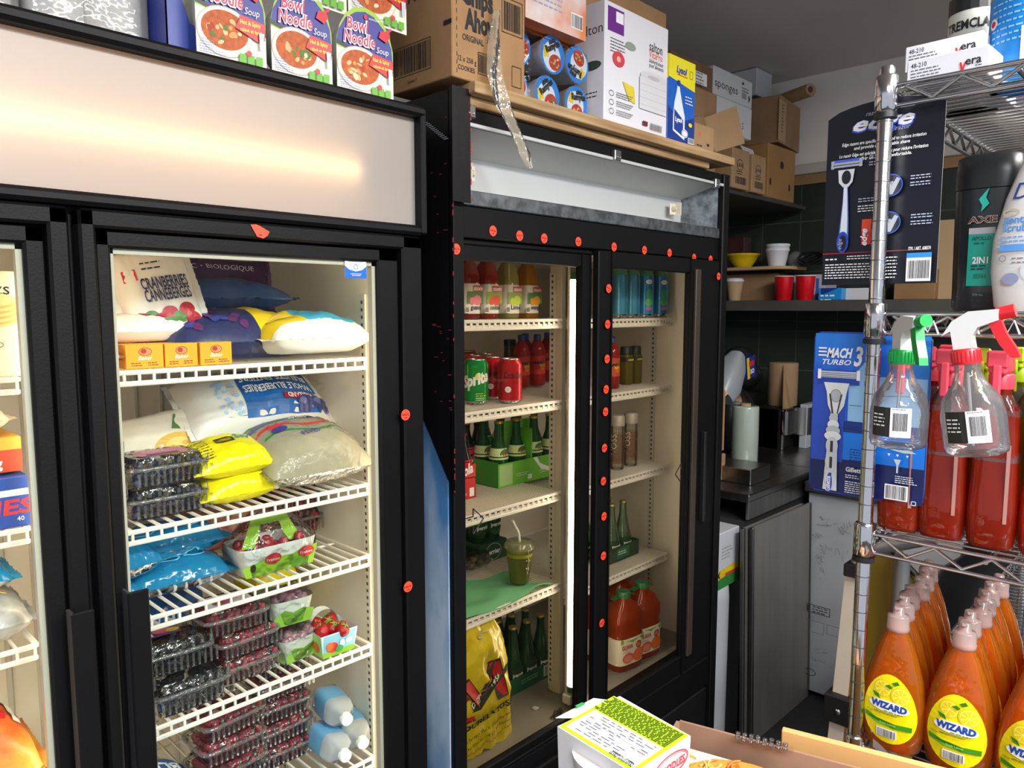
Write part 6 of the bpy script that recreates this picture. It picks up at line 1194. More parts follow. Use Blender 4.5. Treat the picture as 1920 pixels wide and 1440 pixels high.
gb = [o for o in bpy.data.objects if o.name.startswith('body') and o.parent is None][0]; gb.name = 'grey_plastic_scoop'; gb.location = at(1350, 745, Y=1.5); tag(gb, 'large grey plastic scoop resting tilted on top of the narrow cartons', 'scoop')
s = MB(); s.box(0, .08, 0, .03, 0, .10, M('1c2a7a', .4)); p = Print(s, (0, 0, 0), (1, 0, 0), (0, 0, 1)); p.rect(0, 0, .025, .1, M('d9b81c', .4)); p.text('SO', .03, .02, .03, PAPER, bold=.03); p.rect(.02, .055, .05, .025, M('c0262e', .4)); tag(s.build('snack_packet', None, at(1402, 712, Y=1.6), (0, radians(-10), 0)), 'dark blue and yellow packet poking out of the plastic bags', 'packet')
# floor goods right of the cooler
def zip_art(p, w, h): p.rect(0, 0, w, h * .22, M('2f7a3a', .5)); p.poly([(0, h * .16), (w, h * .24), (w, h * .38), (0, h * .32)], M('d9c21c', .5)); p.rect(0, h * .2, w, h * .06, M('d9b21c', .5)); p.text('PX', w * .06, h * .2, .032, INK, bold=.05); p.text('NYLON', w * .45, h * .27, .02, M('e9d22c', .5), fit=w * .4); p.lines(w * .3, h * .7, w * .4, 4, .012, .004, M('8a8a8c', .6)); p.rect(w * .45, h * .20, w * .5, h * .05, M('c0402a', .5))
s = MB(); s.lathe([(.088, 0), (.09, .01), (.092, .55), (.088, .595), (.075, .60), (.07, .585)], M('aeb1b6', .35, bump=.35, bscale=10), 28); p = Print(s, fn=cylmap(.0925, -pi / 2 - .3, 0), step=.0003); p.barcode(.06, .22, .035, .06); p.lines(.05, .30, .05, 3, .01, .003, INK)
tag(s.build('white_wrapped_roll', None, (2.405, 1.335, 0)), 'tall white plastic-wrapped roll standing between the cooler and the steel panel', 'roll')
a = at(1340, 1110, Y=1.25); px_box('freezer_bag_carton', 'white carton with yellow and green printed base standing on the white roll', 1336, 1112, 1388, 985, 1.25, .17, M('bcbfc6', .6), zip_art, z=.601)
# ladder
LD = thing('step_ladder', 'folded step ladder with cream rail and black bracket leaning behind the wire rack', 'ladder', (2.2, .75, 0)); s = WB((2.2, .75, 0))
T0, T1 = at(1600, 1075, X=2.2), at(1560, 1440, X=2.2); dz = (T1 - T0); foot = T0 + dz * (T0.z / -dz.z); s.prism([(-.022, 0), (.022, 0), (.022, 1), (-.022, 1)], tuple(foot), (0, -1, 0), tuple(T0 - foot), .05, M('cdbfae', .5), M('b5633e', .5)); s.build('rail', LD)
s = WB((2.2, .75, 0)); s.tube([tuple(T0 + V(q)) for q in ((.02, 0, 0), (.02, -.01, .045), (.02, -.05, .085), (.02, -.11, .11), (.02, -.2, .15))], .022, M('8b8c8e', .35, .6), 12); s.build('top_hoop', LD)
s = WB((2.2, .75, 0)); s.box(2.18, 2.25, T0.y - .026, T0.y + .022, T0.z - .008, T0.z + .03, BLK, .003); s.build('bracket', LD); s = WB((2.2, .75, 0)); k_ = at(1573, 1328, X=2.19); s.box(2.175, 2.25, k_.y - .045, k_.y + .04, k_.z - .045, k_.z + .04, BLK, .004); s.build('bracket', LD)
s = WB((2.2, .75, 0)); s.ball((2.173, k_.y - .002, k_.z - .004), .004, .009, .009, CHROME, 12, 8); s.build('bolt', LD)
s = MB(); a = at(1690, 1080, X=2.3); s.tube([(0, 0, 0), (.0, 0, a.z + .06)], .022, M('9a9c9c', .35, .7, bump=.4, bscale=20), 14); tag(s.build('taped_steel_pole', None, (2.3, a.y, 0)), 'grey steel pole wrapped in tape standing behind the soap bottles', 'pole')
a = at(1655, 1130, X=2.35); s = MB(); s.prism([(-.07, 0), (.1, 0), (.1, .5), (.04, .62), (-.02, .62), (-.07, .55)], (0, 0, a.z - .45), (0, -1, 0), (0, 0, 1), .02, M('7d6614', .5)); s.tube([(-.004, -.02, a.z + .17), (-.004, -.1, a.z + .1), (-.004, -.1, a.z - .1)], .01, BLK, 8); s.box(-.01, .02, -.1, .07, 0, a.z - .44, M('8a7418', .5)); tag(s.build('yellow_floor_sign', None, (2.35, a.y, 0)), 'yellow folded floor sign with black edge behind the ladder top', 'sign')
s = MB(); s.ball((0, 0, .44), .26, .30, .44, M('17181b', .4, bump=.7, bscale=9), 20, 14); s.ball((.06, -.12, .80), .16, .28, .2, M('17181b', .4, bump=.7, bscale=9), 20, 12); tag(s.build('black_trash_bag', None, (2.62, .42, 0)), 'large black bin bags on the floor behind the orange soap bottles', 'bag')
# ================================================================== CHROME WIRE RACK
RX, RY = 1.06, .345; RW, RL = .45, 1.20
RK = thing('wire_rack', 'chrome wire shelving unit with ringed posts at the right edge', 'shelving unit', (RX + RL / 2, RY - RW / 2, 0))
RLc = (RX + RL / 2, RY - RW / 2, 0)
GRV = M('6f6f70', .3, .9)
for x, y in ((RX, RY), (RX + RL, RY), (RX, RY - RW), (RX + RL, RY - RW)):
    s = WB(RLc); s.lathe([(.0095, .02), (.0095, 1.905), (.008, 1.91)], CHROME, 24, cx=x, cy=y)
    if (x, y) == (RX, RY):
        z = .9
        while z < 1.9:
            s.lathe([(.0096, z), (.0099, z + .0007), (.0096, z + .0014)], GRV, 24, cx=x, cy=y, cap0=False, cap1=False); z += .0254
    s.build('post', RK)
RZ = [1.885, 1.592, 1.292, .985]
for z in RZ:
    s = WB(RLc); x0, x1, y0, y1 = RX, RX + RL, RY - RW, RY
    for x in (x0, x1):
        s.tube([(x, y0, z), (x, y1, z)], .003, CHROME, 8); s.tube([(x, y0, z - .026), (x, y1, z - .026)], .003, CHROME, 8)
        n = 14; s.tube([(x, y0 + RW * (i + .3) / n, z - .003 if i % 2 else z - .023) for i in range(1, n)], .0026, CHROME, 6)
    for y in (y0, y1):
        s.tube([(x0, y, z), (x1, y, z)], .003, CHROME, 8); s.tube([(x0, y, z - .026), (x1, y, z - .026)], .003, CHROME, 8)
        n = 36; s.tube([(x0 + RL * i / n, y, z - .003 if i % 2 else z - .023) for i in range(1, n)], .0026, CHROME, 6)
    for y in (y0 + RW * .35, y0 + RW * .68): s.tube([(x0, y, z - .008), (x1, y, z - .008)], .0032, CHROME, 6)
    k = int(RL / .0215)
    for i in range(1, k): s.tube([(x0 + RL * i / k, y0, z + .0015), (x0 + RL * i / k, y1, z + .0015)], .0016, CHROME, 5, caps=False)
    s.build('wire_shelf', RK)
    for x, y in ((x0, y0), (x0, y1), (x1, y0), (x1, y1)):
        s = WB(RLc); s.lathe([(.0125, z - .032), (.0142, z - .03), (.0135, z + .012), (.012, z + .014)], CHROME, 24, cx=x, cy=y); s.build('shelf_collar', RK)
        s = WB(RLc); s.lathe([(.0142, z - .040), (.0142, z - .033)], M('1a1a1c', .4), 24, cx=x, cy=y); s.build('sleeve_ring', RK)
XF = (0, -1, 0), (0, 0, 1)
# ---- top shelf
def vera(loc, rz, lb):
    s = MB(); w, d, h = .094, .10, .034; s.box(0, d, -w, 0, 0, h, M('dcdce2', .45), .001); p = Print(s, (0, 0, 0), *XF)
    p.text('48-210', w * .05, h * .70, h * .24, M('3a3a3e', .5), fit=w * .2, bold=.01); p.lines(w * .05, h * .58, w * .42, 3, h * .12, h * .045, M('6a6a70', .5)); p.lines(w * .05, h * .22, w * .25, 2, h * .12, h * .045, M('6a6a70', .5))
    p.poly([(w * .66, h * .55), (w * .685, h * .55), (w * .70, h * .34), (w * .725, h * .55), (w * .745, h * .58), (w * .705, h * .15), (w * .69, h * .15)], M('d8202c', .5)); p.text('era', w * .73, h * .42, h * .42, M('2a2a30', .5), fit=w * .19, bold=.02); p.lines(w * .85, h * .32, w * .1, 1, .01, h * .03, INK)
    q = Print(s, (0, 0, 0), (1, 0, 0), (0, 0, 1))
    q = Print(s, (d, -w, 0), (-1, 0, 0), (0, 0, 1)); q.lines(.01, h * .7, .05, 3, h * .15, h * .06, M('d8202c', .5))
    tag(s.build('glove_box', None, loc, (0, 0, rz)), lb, 'box', 'small white printed boxes on the top rack shelf')
zr = RZ[0] + .0035
vera((1.098, .333, zr), -.04, 'front white box marked 48-210 on the top rack shelf'); vera((1.150, .352, zr + .0345), -.04, 'rear white box marked 48-210, raised behind the front one'); vera((1.205, .345, zr), -.04, 'white box at the back, under the raised one on the top rack shelf')
def canister(name, lb, x, y, z, r, h, m, art, e=2.0, cap=None):
    t = thing(name, lb, 'can', (x, y, z)); s = MB(); s.lathe([(r * .97, 0), (r, .004), (r, h)], m, 36, cap1=cap is None)
    if art: art(Print(s, fn=cylmap(r + .0003, pi, 0), seg=.01, step=.0003), r, h)
    s.build('body', t)
    if cap: s = MB(); s.lathe([(r * 1.02, h - .004), (r * 1.02, h + .014), (r * .9, h + .016)], cap, 30); s.build('lid', t)
    return t
a = at(1832, 20, X=1.30)
canister('primer_can', 'round pale primer can with black band behind the white boxes', 1.30, a.y, zr, .036, .165, M('cfcfc6', .4), lambda p, r, h: (p.rect(-r * 1.5, h * .84, r * 3, h * .16, M('1c1c1e', .4)), p.text('TREMCLAD', 0, h * .68, .018, M('1c1c1e', .4), fit=r * 2.0, align='c', bold=.03), p.text('RUST', 0, h * .52, .017, M('b8303a', .4), fit=r * 1.1, align='c', bold=.03), p.ring(r * .3, h * .28, .018, .014, .002, M('6a9a5a', .4)), p.lines(-r * .8, h * .3, r, 3, .006, .002, M('8a8a84', .5))), cap=M('b9b9b4', .3, .8))
canister('blue_canister', 'bright blue canister with yellow top band at the right edge of the top rack shelf', 1.20, at(1935, 60, X=1.20).y, zr, .048, .13, M('1486d6', .4), lambda p, r, h: (p.rect(-r * 1.2, h * .86, r * 2.8, h * .14, M('e9b81c', .4)), p.lines(-r * .9, h * .76, r * 1.3, 7, .008, .0022, M('8ac8f0', .4)), p.ell(-r * .85, h * .6, .007, .007, M('e9e9e9', .4)), p.ell(-r * .85, h * .6, .004, .004, RED), p.rect(-r * .05, h * .1, r * .9, h * .4, M('dfe9f2', .4))), cap=M('1486d6', .4))
# ---- hanging razor cards
def card(name, lb, x, y0, y1, z0, z1_, bg, art, arch=0, lean=0.0):
    w, h = y0 - y1, z1_ - z0; s = MB(); n = 10
    if arch: out = [(0, 0), (w, 0), (w, h - arch)] + [(w - w * i / n, h - arch + arch * sin(pi * i / n) ** .6 ) for i in range(1, n)] + [(0, h - arch)]
    else:
        c = .008; out = [(c, 0), (w - c, 0), (w, c), (w, h - c), (w - c, h), (c, h), (0, h - c), (0, c)]
    s.prism(out, (0, 0, 0), (0, -1, 0), (lean, 0, 1), .0012, bg, M('8a8a88', .6)); art(Print(s, (0, 0, 0), (0, -1, 0), (lean, 0, 1), step=.00022), w, h)
    return tag(s.build(name, None, (x, y0, z0)), lb, 'packaging card')
DB = M('080a18', .35)
def edge_art(p, w, h):
    W = PAPER; B = M('3a5ad0', .4); G = M('b9c0d8', .35)
    p.text('razor', w * .34, h * .925, .008, G, shear=.4); p.text('edge', w * .225, h * .845, h * .115, B, fit=w * .54, bold=.06, shear=.35); p.text('edge', w * .235, h * .85, h * .11, W, fit=w * .52, bold=.03, shear=.35); p.text('razor', w * .60, h * .825, .008, G, fit=w * .13, shear=.4)
    for i, (t, x, f) in enumerate((('Edge razors are specifically designed to reduce irritation', .14, .72), ('and provide a comfortable shave', .25, .48), ('Le rasoir Edge est spécialement conçu pour réduire l\u2019irritation', .12, .76), ('et offrir un rasage confortable.', .25, .50))): p.text(t, x * w, h * (.775 - .026 * i - (.01 if i > 1 else 0)), .0062, W, fit=f * w, bold=.02, shear=.2)
    S = M('c9ccd2', .2, .7); p.rect(w * .06, h * .66, w * .265, h * .03, S); p.rect(w * .07, h * .688, w * .245, h * .014, M('4a6ad8', .4)); p.rect(w * .05, h * .655, w * .03, h * .045, S); p.rect(w * .305, h * .655, w * .03, h * .045, S); p.rect(w * .07, h * .672, w * .245, h * .003, INK)
    p.poly([(w * .12, h * .645), (w * .27, h * .645), (w * .255, h * .575), (w * .215, h * .545), (w * .175, h * .545), (w * .13, h * .575)], M('dfe6ec', .3)); p.ell(w * .197, h * .602, w * .042, h * .038, M('20222c', .4))
    p.poly([(w * .175, h * .55), (w * .215, h * .55), (w * .225, h * .46), (w * .235, h * .36), (w * .24, h * .25), (w * .145, h * .25), (w * .16, h * .36), (w * .172, h * .46)], M('5a7ad8', .3)); p.poly([(w * .18, h * .55), (w * .21, h * .55), (w * .217, h * .46), (w * .224, h * .36), (w * .225, h * .26), (w * .16, h * .26), (w * .168, h * .36), (w * .178, h * .46)], M('e6eef4', .3))
    p.ell(w * .188, h * .24, w * .055, h * .06, M('2a46c0', .3)); p.ell(w * .19, h * .235, w * .034, h * .045, M('15182a', .4)); p.text('edge', w * .18, h * .2, .008, G, rot=pi / 2, shear=.3)
    p.rect(w * .36, h * .22, w * .085, h * .13, M('c03028', .4)); p.rect(w * .36, h * .29, w * .085, h * .07, M('e0482a', .4)); p.text('edge', w * .41, h * .215, .012, W, rot=pi / 2, shear=.3, bold=.03)
    for (x, y, n_, f) in ((.40, .70, 2, .2), (.40, .665, 2, .2), (.32, .47, 2, .24), (.32, .43, 3, .26), (.76, .565, 2, .2), (.76, .53, 2, .2), (.78, .36, 2, .19), (.78, .325, 2, .19)): p.lines(w * x, h * y, w * f, n_, h * .014, h * .0055, W if n_ % 2 else G, .2)
    for yy in (.53, .33): p.ell(w * .60, h * yy, w * .10, h * .06, M('3a62c8', .4)); p.ell(w * .60, h * yy, w * .092, h * .055, M('20242e', .4)); p.rect(w * .55, h * (yy - .03), w * .07, h * .05, S); p.poly([(w * .56, h * (yy - .05)), (w * .62, h * (yy - .05)), (w * .68, h * (yy + .03)), (w * .65, h * (yy + .04))], M('aab0ba', .3))
    p.rect(w * .02, h * .175, w * .93, h * .004, M('b0302a', .5)); p.lines(w * .05, h * .14, w * .14, 1, .01, h * .008, W); p.lines(w * .05, h * .11, w * .5, 6, h * .015, h * .006, W, .15); p.lines(w * .25, h * .155, w * .3, 2, h * .014, h * .005, W); p.lines(w * .58, h * .14, w * .14, 7, h * .018, h * .005, W)
    p.text('ITM. / ART. 608374', w * .78, h * .175, .0062, W, fit=w * .18, bold=.02); p.rect(w * .77, h * .01, w * .2, h * .15, PAPER); p.rect(w * .77, h * .135, w * .2, h * .025, M('2f8fd8', .4)); p.barcode(w * .785, h * .025, w * .17, h * .095)
card('razor_card', 'tall dark navy razor packaging card with arched top hanging behind the rack post', 1.082, .427, .280, 1.632, 1.876, DB, edge_art, arch=.016)
def mach_art(p, w, h):
    W = PAPER; p.rect(w * .01, h * .35, w * .98, h * .64, M('1c56c4', .3, var=.6, vh='2a8ae0', vscale=9)); p.poly([(w * .33, h * .36), (w * .98, h * .36), (w * .98, h * .74), (w * .55, h * .74), (w * .5, h * .86), (w * .33, h * .7)], M('8ab8dc', .35)); p.rect(w * .3, h * .33, w * .69, h * .13, M('0f2f7a', .3)); p.rect(w * .3, h * .22, w * .69, h * .17, M('1276dc', .3)); p.rect(w * .01, h * .01, w * .98, h * .21, M('141d52', .3)); p.poly([(w * .01, h * .2), (w * .3, h * .2), (w * .3, h * .55), (w * .01, h * .75)], M('2a4ab0', .3))
    for i in range(3): p.rect(w * .045, h * (.895 - .022 * i), w * .075, h * .009, W, False)
    p.text('MACH', w * .12, h * .845, h * .08, W, fit=w * .235, bold=.04, shear=.3); p.text('3', w * .365, h * .80, h * .16, W, fit=w * .08, bold=.03, shear=.2); p.text('TURBO', w * .085, h * .80, h * .045, W, fit=w * .26, bold=.02, shear=.3)
    S = M('cfd3d6', .2, .5); D = M('3a3230', .4); p.rect(w * .055, h * .68, w * .37, h * .085, M('1a3f9e', .3)); p.rect(w * .06, h * .72, w * .36, h * .04, S); 
    for i in range(3): p.rect(w * .08, h * (.724 + .011 * i), w * .32, h * .004, M('6a6e74', .3), False)
    p.L += 1; p.rect(w * .05, h * .71, w * .03, h * .06, W); p.rect(w * .40, h * .71, w * .03, h * .06, W)
    p.poly([(w * .11, h * .69), (w * .34, h * .69), (w * .32, h * .63), (w * .30, h * .55), (w * .255, h * .50), (w * .19, h * .50), (w * .155, h * .55), (w * .14, h * .63)], M('d9dcda', .25)); p.ell(w * .225, h * .61, w * .05, h * .04, M('aeb2b4', .3)); p.ring(w * .225, h * .61, w * .05, h * .04, .0008, M('7a7e80', .3)); p.poly([(w * .165, h * .62), (w * .18, h * .62), (w * .21, h * .5), (w * .195, h * .5)], D); p.poly([(w * .27, h * .62), (w * .285, h * .62), (w * .25, h * .5), (w * .24, h * .5)], D)
    p.poly([(w * .185, h * .5), (w * .25, h * .5), (w * .27, h * .02), (w * .14, h * .02)], M('d2d6d6', .25)); 
    for i, yy in enumerate((.47, .43, .395, .36)): p.ell(w * .215, h * yy, w * (.04 + .012 * i), h * .03, M('dfe2e0' if i % 2 else 'b9bdbc', .25))
    for yy in (.30, .2, .1): p.ell(w * .212, h * yy, w * .055, h * .055, M('c9cdcc', .25)); p.rect(w * .198, h * (yy - .04), w * .025, h * .07, D)
    p.ell(w * .205, h * .07, w * .026, h * .06, M('1a46b8', .3)); p.text('Gillette', w * .215, h * .015, .010, W, rot=pi / 2, fit=.022, bold=.02)
    p.text('Gillette', w * .35, h * .155, .009, W, fit=w * .16, bold=.03); p.lines(w * .35, h * .13, w * .12, 2, h * .013, h * .005, W); p.lines(w * .35, h * .09, w * .16, 6, h * .013, h * .005, W, .2); p.lines(w * .38, h * .29, w * .13, 5, h * .016, h * .006, M('10357a', .4)); p.lines(w * .63, h * .41, w * .3, 3, h * .014, h * .004, M('1a3a7a', .4)); p.lines(w * .72, h * .74, w * .2, 2, h * .016, h * .005, M('1a3a7a', .4)); p.lines(w * .68, h * .55, w * .22, 4, h * .03, h * .004, M('3a5a8a', .4))
    for (x0, y0, x1, y1) in ((.36, .68, .36, .56), (.36, .56, .46, .56), (.3, .42, .62, .40), (.62, .63, .9, .64), (.33, .5, .33, .6)): p.poly([(w * x0, h * y0), (w * x1 + .0006, h * y1), (w * x1 + .0006, h * y1 + .0008), (w * x0, h * y0 + .0008)], INK)
    p.poly([(w * .66, h * .335), (w * .74, h * .35), (w * .86, h * .335), (w * .94, h * .315), (w * .84, h * .31), (w * .76, h * .32)], M('b8d0c8', .3)); p.poly([(w * .76, h * .27), (w * .82, h * .27), (w * .80, h * .235), (w * .80, h * .19), (w * .785, h * .19), (w * .785, h * .235)], M('c9ced2', .3))
    for x in (.72, .79, .87): p.poly([(w * (x - .012), h * .30), (w * (x + .012), h * .30), (w * x, h * .285)], W)
    p.lines(w * .78, h * .17, w * .18, 4, h * .012, h * .004, W); p.rect(w * .70, h * .03, w * .19, h * .09, PAPER); p.barcode(w * .71, h * .036, w * .17, h * .078); p.frame(w * .92, h * .015, w * .04, h * .025, .0008, W)
    p.poly([(w * .86, h * .955), (w * .95, h * .975), (w * .95, h * .97), (w * .86, h * .948)], W); p.poly([(w * .86, h * .975), (w * .95, h * .95), (w * .95, h * .945), (w * .86, h * .968)], W); p.ring(w * .855, h * .975, .003, .003, .0007, W); p.ring(w * .855, h * .945, .003, .003, .0007, W)
card('razor_card', 'bright blue razor packaging card with white-handled razor picture, hanging behind the rack post', 1.083, .434, .280, 1.334, 1.566, M('1b3fa0', .35), mach_art)
# ---- second shelf
zr = RZ[1] + .0035; a = at(1838, 580, X=1.15)
AX = thing('shampoo_bottle', 'black shampoo bottle with teal label and arrow mark on the second rack shelf', 'bottle', (1.16, a.y, zr)); s = MB(); ab = M('202326', .3, coat=.2); hb = .158
s.oval([(.022, .033, 0), (.024, .036, .005), (.025, .0375, .10), (.026, .0385, hb)], ab, 36, 2.6); fA = lambda x, y, h: V((-.0262 - .001 * y / hb - h + .004 * (abs(x) / .03) ** 2.4, -x, y)); p = Print(s, fn=fA, seg=.006, step=.0003)
p.rect(-.015, .008 + .025, .030, .072, M('13a08a', .35)); p.rect(-.015, .100, .030, .008, M('b9b4b8', .3)); p.text('APOLLO', 0, .092, .007, M('0f5a50', .4), fit=.022, align='c', bold=.03); p.lines(-.008, .087, .016, 1, .01, .002, M('0f5a50', .4)); p.text('2IN1', 0, .062, .012, PAPER, fit=.018, align='c', bold=.03); p.lines(-.010, .058, .02, 2, .004, .0018, M('0f3a34', .4)); p.text('3EN1', 0, .043, .008, M('0f6a5e', .4), fit=.014, align='c')
p.text('AXE', 0, .114, .012, M('c9a48a', .3, .4), fit=.034, align='c', bold=.05); p.text('AXE', 0, .1145, .011, M('35353a', .3), fit=.032, align='c', bold=.0); p.poly([(.001, .152), (.006, .158), (.003, .146), (.007, .138), (-.002, .128), (-.001, .136), (-.005, .144)], M('1fb8a0', .3)); p.text('739 mL', 0, .02, .004, M('8a8a8c', .4), align='c'); s.build('body', AX)
s = MB(); s.oval([(.0265, .039, hb + .001), (.0268, .0392, hb + .02), (.025, .037, hb + .042), (.02, .03, hb + .046)], M('1a1c1e', .35), 36, 2.6); s.oval([(.012, .02, hb + .0465), (.004, .008, hb + .047)], M('9aa0a2', .3), 20, 2); s.build('cap', AX)
dv = thing('body_wash_bottle', 'white body wash bottle marked gentle scrub at the right edge of the second shelf', 'bottle', (1.12, at(1952, 580, X=1.12).y, zr)); s = MB(); wb2 = M('dcdad6', .3, coat=.2)
s.oval([(.02, .044, 0), (.022, .05, .006), (.024, .056, .05), (.024, .055, .09), (.022, .044, .14), (.019, .030, .18), (.016, .022, .205), (.012, .014, .215)], wb2, 40, 2.4); fD = lambda x, y, h: V((-.0238 - h + .007 * (abs(x) / .05) ** 2 + (.004 * max(0, (y - .1) / .08)), -x, y)); p = Print(s, fn=fD, seg=.008, step=.0004)
p.text('Dove', -.034, .137, .028, M('2a3a7a', .4), shear=.3); p.text('gentle', -.042, .108, .013, M('4a8ad0', .4), fit=.03, bold=.02); p.text('scrub', -.042, .098, .013, M('4a8ad0', .4), fit=.026, bold=.02); p.ring(-.034, .121, .009, .0045, .0015, M('b9a890', .4)); p.lines(-.044, .09, .05, 2, .005, .0018, M('6a9ad8', .4)); p.rect(-.044, .074, .05, .008, M('5a9ae0', .4)); p.lines(-.03, .064, .035, 2, .005, .0016, M('7a7a80', .4)); p.ring(-.04, .065, .004, .004, .0008, M('7a7a80', .4)); p.ell(-.030, .04, .009, .007, M('8a90b0', .4)); p.ring(-.008, .05, .012, .012, .003, M('c9ced6', .3)); s.build('body', dv)
s = MB(); s.oval([(.013, .015, .215), (.013, .015, .235), (.01, .012, .238)], wb2, 24, 2.4); s.build('cap', dv)
for i in range(5): # more bottles deeper on the shelf
    pass
# ---- empty spray bottles hooked on the second shelf rail
SPC = CLEAR('fafbfc', .9, .04, .15, 50, body=.09, bodyh='ffffff')
def sprayer(hz, col, wh, sc_=1.0, t=None):
    # trigger head in local coords, neck at origin, nozzle towards -Y (right in the photo)
    s = MB(); s.lathe([(.0145, 0), (.0150, .002), (.0150, .016), (.0135, .018)], col, 24)
    for k in range(24): s.box(.0148 * cos(k * pi / 12) - .0008, .0148 * cos(k * pi / 12) + .0008, .0148 * sin(k * pi / 12) - .0008, .0148 * sin(k * pi / 12) + .0008, .003, .015, col)
    s.build('collar', t)
    R_ = Matrix.Rotation(hz, 4, 'Z') @ Matrix.Scale(.88, 4)
    s = MB(); s.prism([(-.013, .018), (.011, .018), (.010, .034), (.016, .044), (.042, .055), (.044, .070), (.012, .074), (-.012, .062), (-.022, .047), (-.024, .040), (-.014, .044)], (-.009, 0, 0), (0, -1, 0), (0, 0, 1), .0, wh) if False else None
    pts = [(-.012, .018), (.012, .018), (.011, .036), (.018, .046), (.042, .052), (.044, .066), (.010, .068), (-.010, .058), (-.024, .040), (-.013, .045)]
    s = MB(); s.T = R_; s.prism(pts, (-.009, 0, 0), (0, -1, 0), (0, 0, 1), .018, wh); s.build('head', t)
    s = MB(); s.T = R_; s.tube([(0, -.040, .060), (0, -.060, .062)], [.0085, .0085], col, 16); s.build('nozzle', t)
    s = MB(); s.T = R_; s.prism([(.030, .052), (.044, .053), (.048, .035), (.058, .012), (.060, .002), (.050, .003), (.040, .020), (.034, .036)], (-.006, 0, 0), (0, -1, 0), (0, 0, 1), .012, col); s.build('trigger', t)
def spraybottle(loc, rot, col, lb, hz):
    t = thing('spray_bottle', lb, 'spray bottle', loc, rot=rot, group='empty spray bottles hooked on the rack rail')
    s = MB(); s.lathe([(.024, -.105), (.031, -.102), (.033, -.095), (.0335, -.06), (.030, -.040), (.018, -.022), (.0135, -.010), (.0135, 0)], SPC, 32, cap1=False); s.build('bottle', t)
    s = MB(); p = Print(s, fn=cylmap(.0338, pi - .35, -.088), seg=.006, step=.0003); p.rect(-.012, 0, .024, .036, M('26241f', .5)); p.lines(-.010, .026, .018, 4, .0045, .0016, PAPER, .2); p.rect(.012, 0, .023, .036, PAPER); p.barcode(.015, .008, .016, .022); p.lines(.014, .034, .018, 1, .003, .0008, INK); s.build('label', t)
    s = MB(); s.tube([(0, 0, -.01), (.002, .004, -.095)], .0018, CLEAR('ffffff', 1.2, .1, 0, body=.3, bodyh='eeeeee'), 6); s.build('dip_tube', t)
    sprayer(hz, col, M('d9dad8', .35), t=t); return t
a = at(1690, 700, X=1.005); spraybottle((1.005, a.y, a.z + .012), (0, radians(0), 0), M('0fa045', .35), 'empty clear spray bottle with green collar and trigger hooked on the rack rail', radians(-48))
a = at(1812, 702, X=.985); spraybottle((.985, a.y, a.z + .012), (radians(-9), 0, 0), M('d8242c', .35), 'empty clear spray bottle with red collar and trigger, right of the green one', 0.0)
# ---- third shelf: red and green cleaner spray bottles
zr = RZ[2] + .0035
def cleaner(loc, col, lb, head='e0485a', grp='coloured cleaner spray bottles on the third rack shelf', first=None):
    liq = CLEAR(col, 1.2, .04, .12, 40, body=.38, bodyh=col, ior=1.4)
    t = thing('cleaner_spray_bottle', lb, 'spray bottle', loc, 0, grp); s = MB()
    s.oval([(.020, .024, 0), (.023, .027, .006), (.024, .0285, .05), (.021, .026, .10), (.021, .025, .15), (.018, .022, .178), (.012, .013, .195), (.012, .012, .205)], liq, 32, 3.4); s.build('body', t)
    s = MB(); s.oval([(.0212, .0262, .112), (.0186, .0226, .176), (.0124, .0134, .196)], CLEAR('f4eaea', 1.2, .05, 0, body=.08, bodyh='ffffff'), 28, 3.4, cap0=False, cap1=False); s.build('shoulder', t)
    s = MB(); p = Print(s, fn=lambda x, y, h: V((-.0246 - h + .003 * (abs(x) / .02) ** 3, -x, .035 + y)), seg=.008, step=.0003); p.rect(.015, 0, .004, .10, M('9a6a62', .5)); s.build('label', t)
    hm = M(head, .35); s = MB(); s.lathe([(.014, .203), (.0145, .22), (.013, .222)], hm, 20); s.build('collar', t); s = MB(); s.box(-.03, .02, -.010, .010, .222, .245, hm, .003); s.box(-.032, -.026, -.012, .012, .230, .252, hm, .003); s.lathe([(.005, 0), (.005, .004)], hm, 12, cx=0, cy=0) if False else None; s.box(-.034, -.028, -.005, .005, .19, .235, hm, .002); s.build('trigger_head', t)
    return t
cx_ = 1.105
rows = ((.314, 'e8542a', 'red cleaner bottle beneath the blue razor card, next to the post'), (.262, 'e04828', 'second red cleaner bottle from the post, behind the green-topped sprayer'), (.205, 'e04828', 'third red cleaner bottle from the post, below the red-topped sprayer'), (.148, 'e04828', 'fourth red cleaner bottle, cut by the right edge of the photo'))
for y, c, lb in rows: cleaner((cx_, y, zr), c, lb)
for x, y, c, hd, lb in ((1.165, .300, 'b8301c', 'e0485a', 'red cleaner bottle in the second rank near the post'), (1.165, .236, '8a8a1c', 'a8b81c', 'yellow-green cleaner bottle in the second rank, left one'), (1.165, .176, '8a9a1c', 'a8c01c', 'yellow-green cleaner bottle in the second rank, behind the red-topped sprayer'), (1.165, .115, 'a8b01c', 'b8cc1c', 'yellow-green cleaner bottle in the second rank, near the right edge'), (1.23, .29, 'c8421f', 'e0485a', 'red cleaner bottle in the third rank near the post'), (1.23, .21, '9aa81c', 'a8c01c', 'yellow-green cleaner bottle in the third rank, in the middle'), (1.23, .14, 'c8421f', 'e0485a', 'red cleaner bottle in the third rank near the right edge')): cleaner((x, y, zr), c, lb, hd)
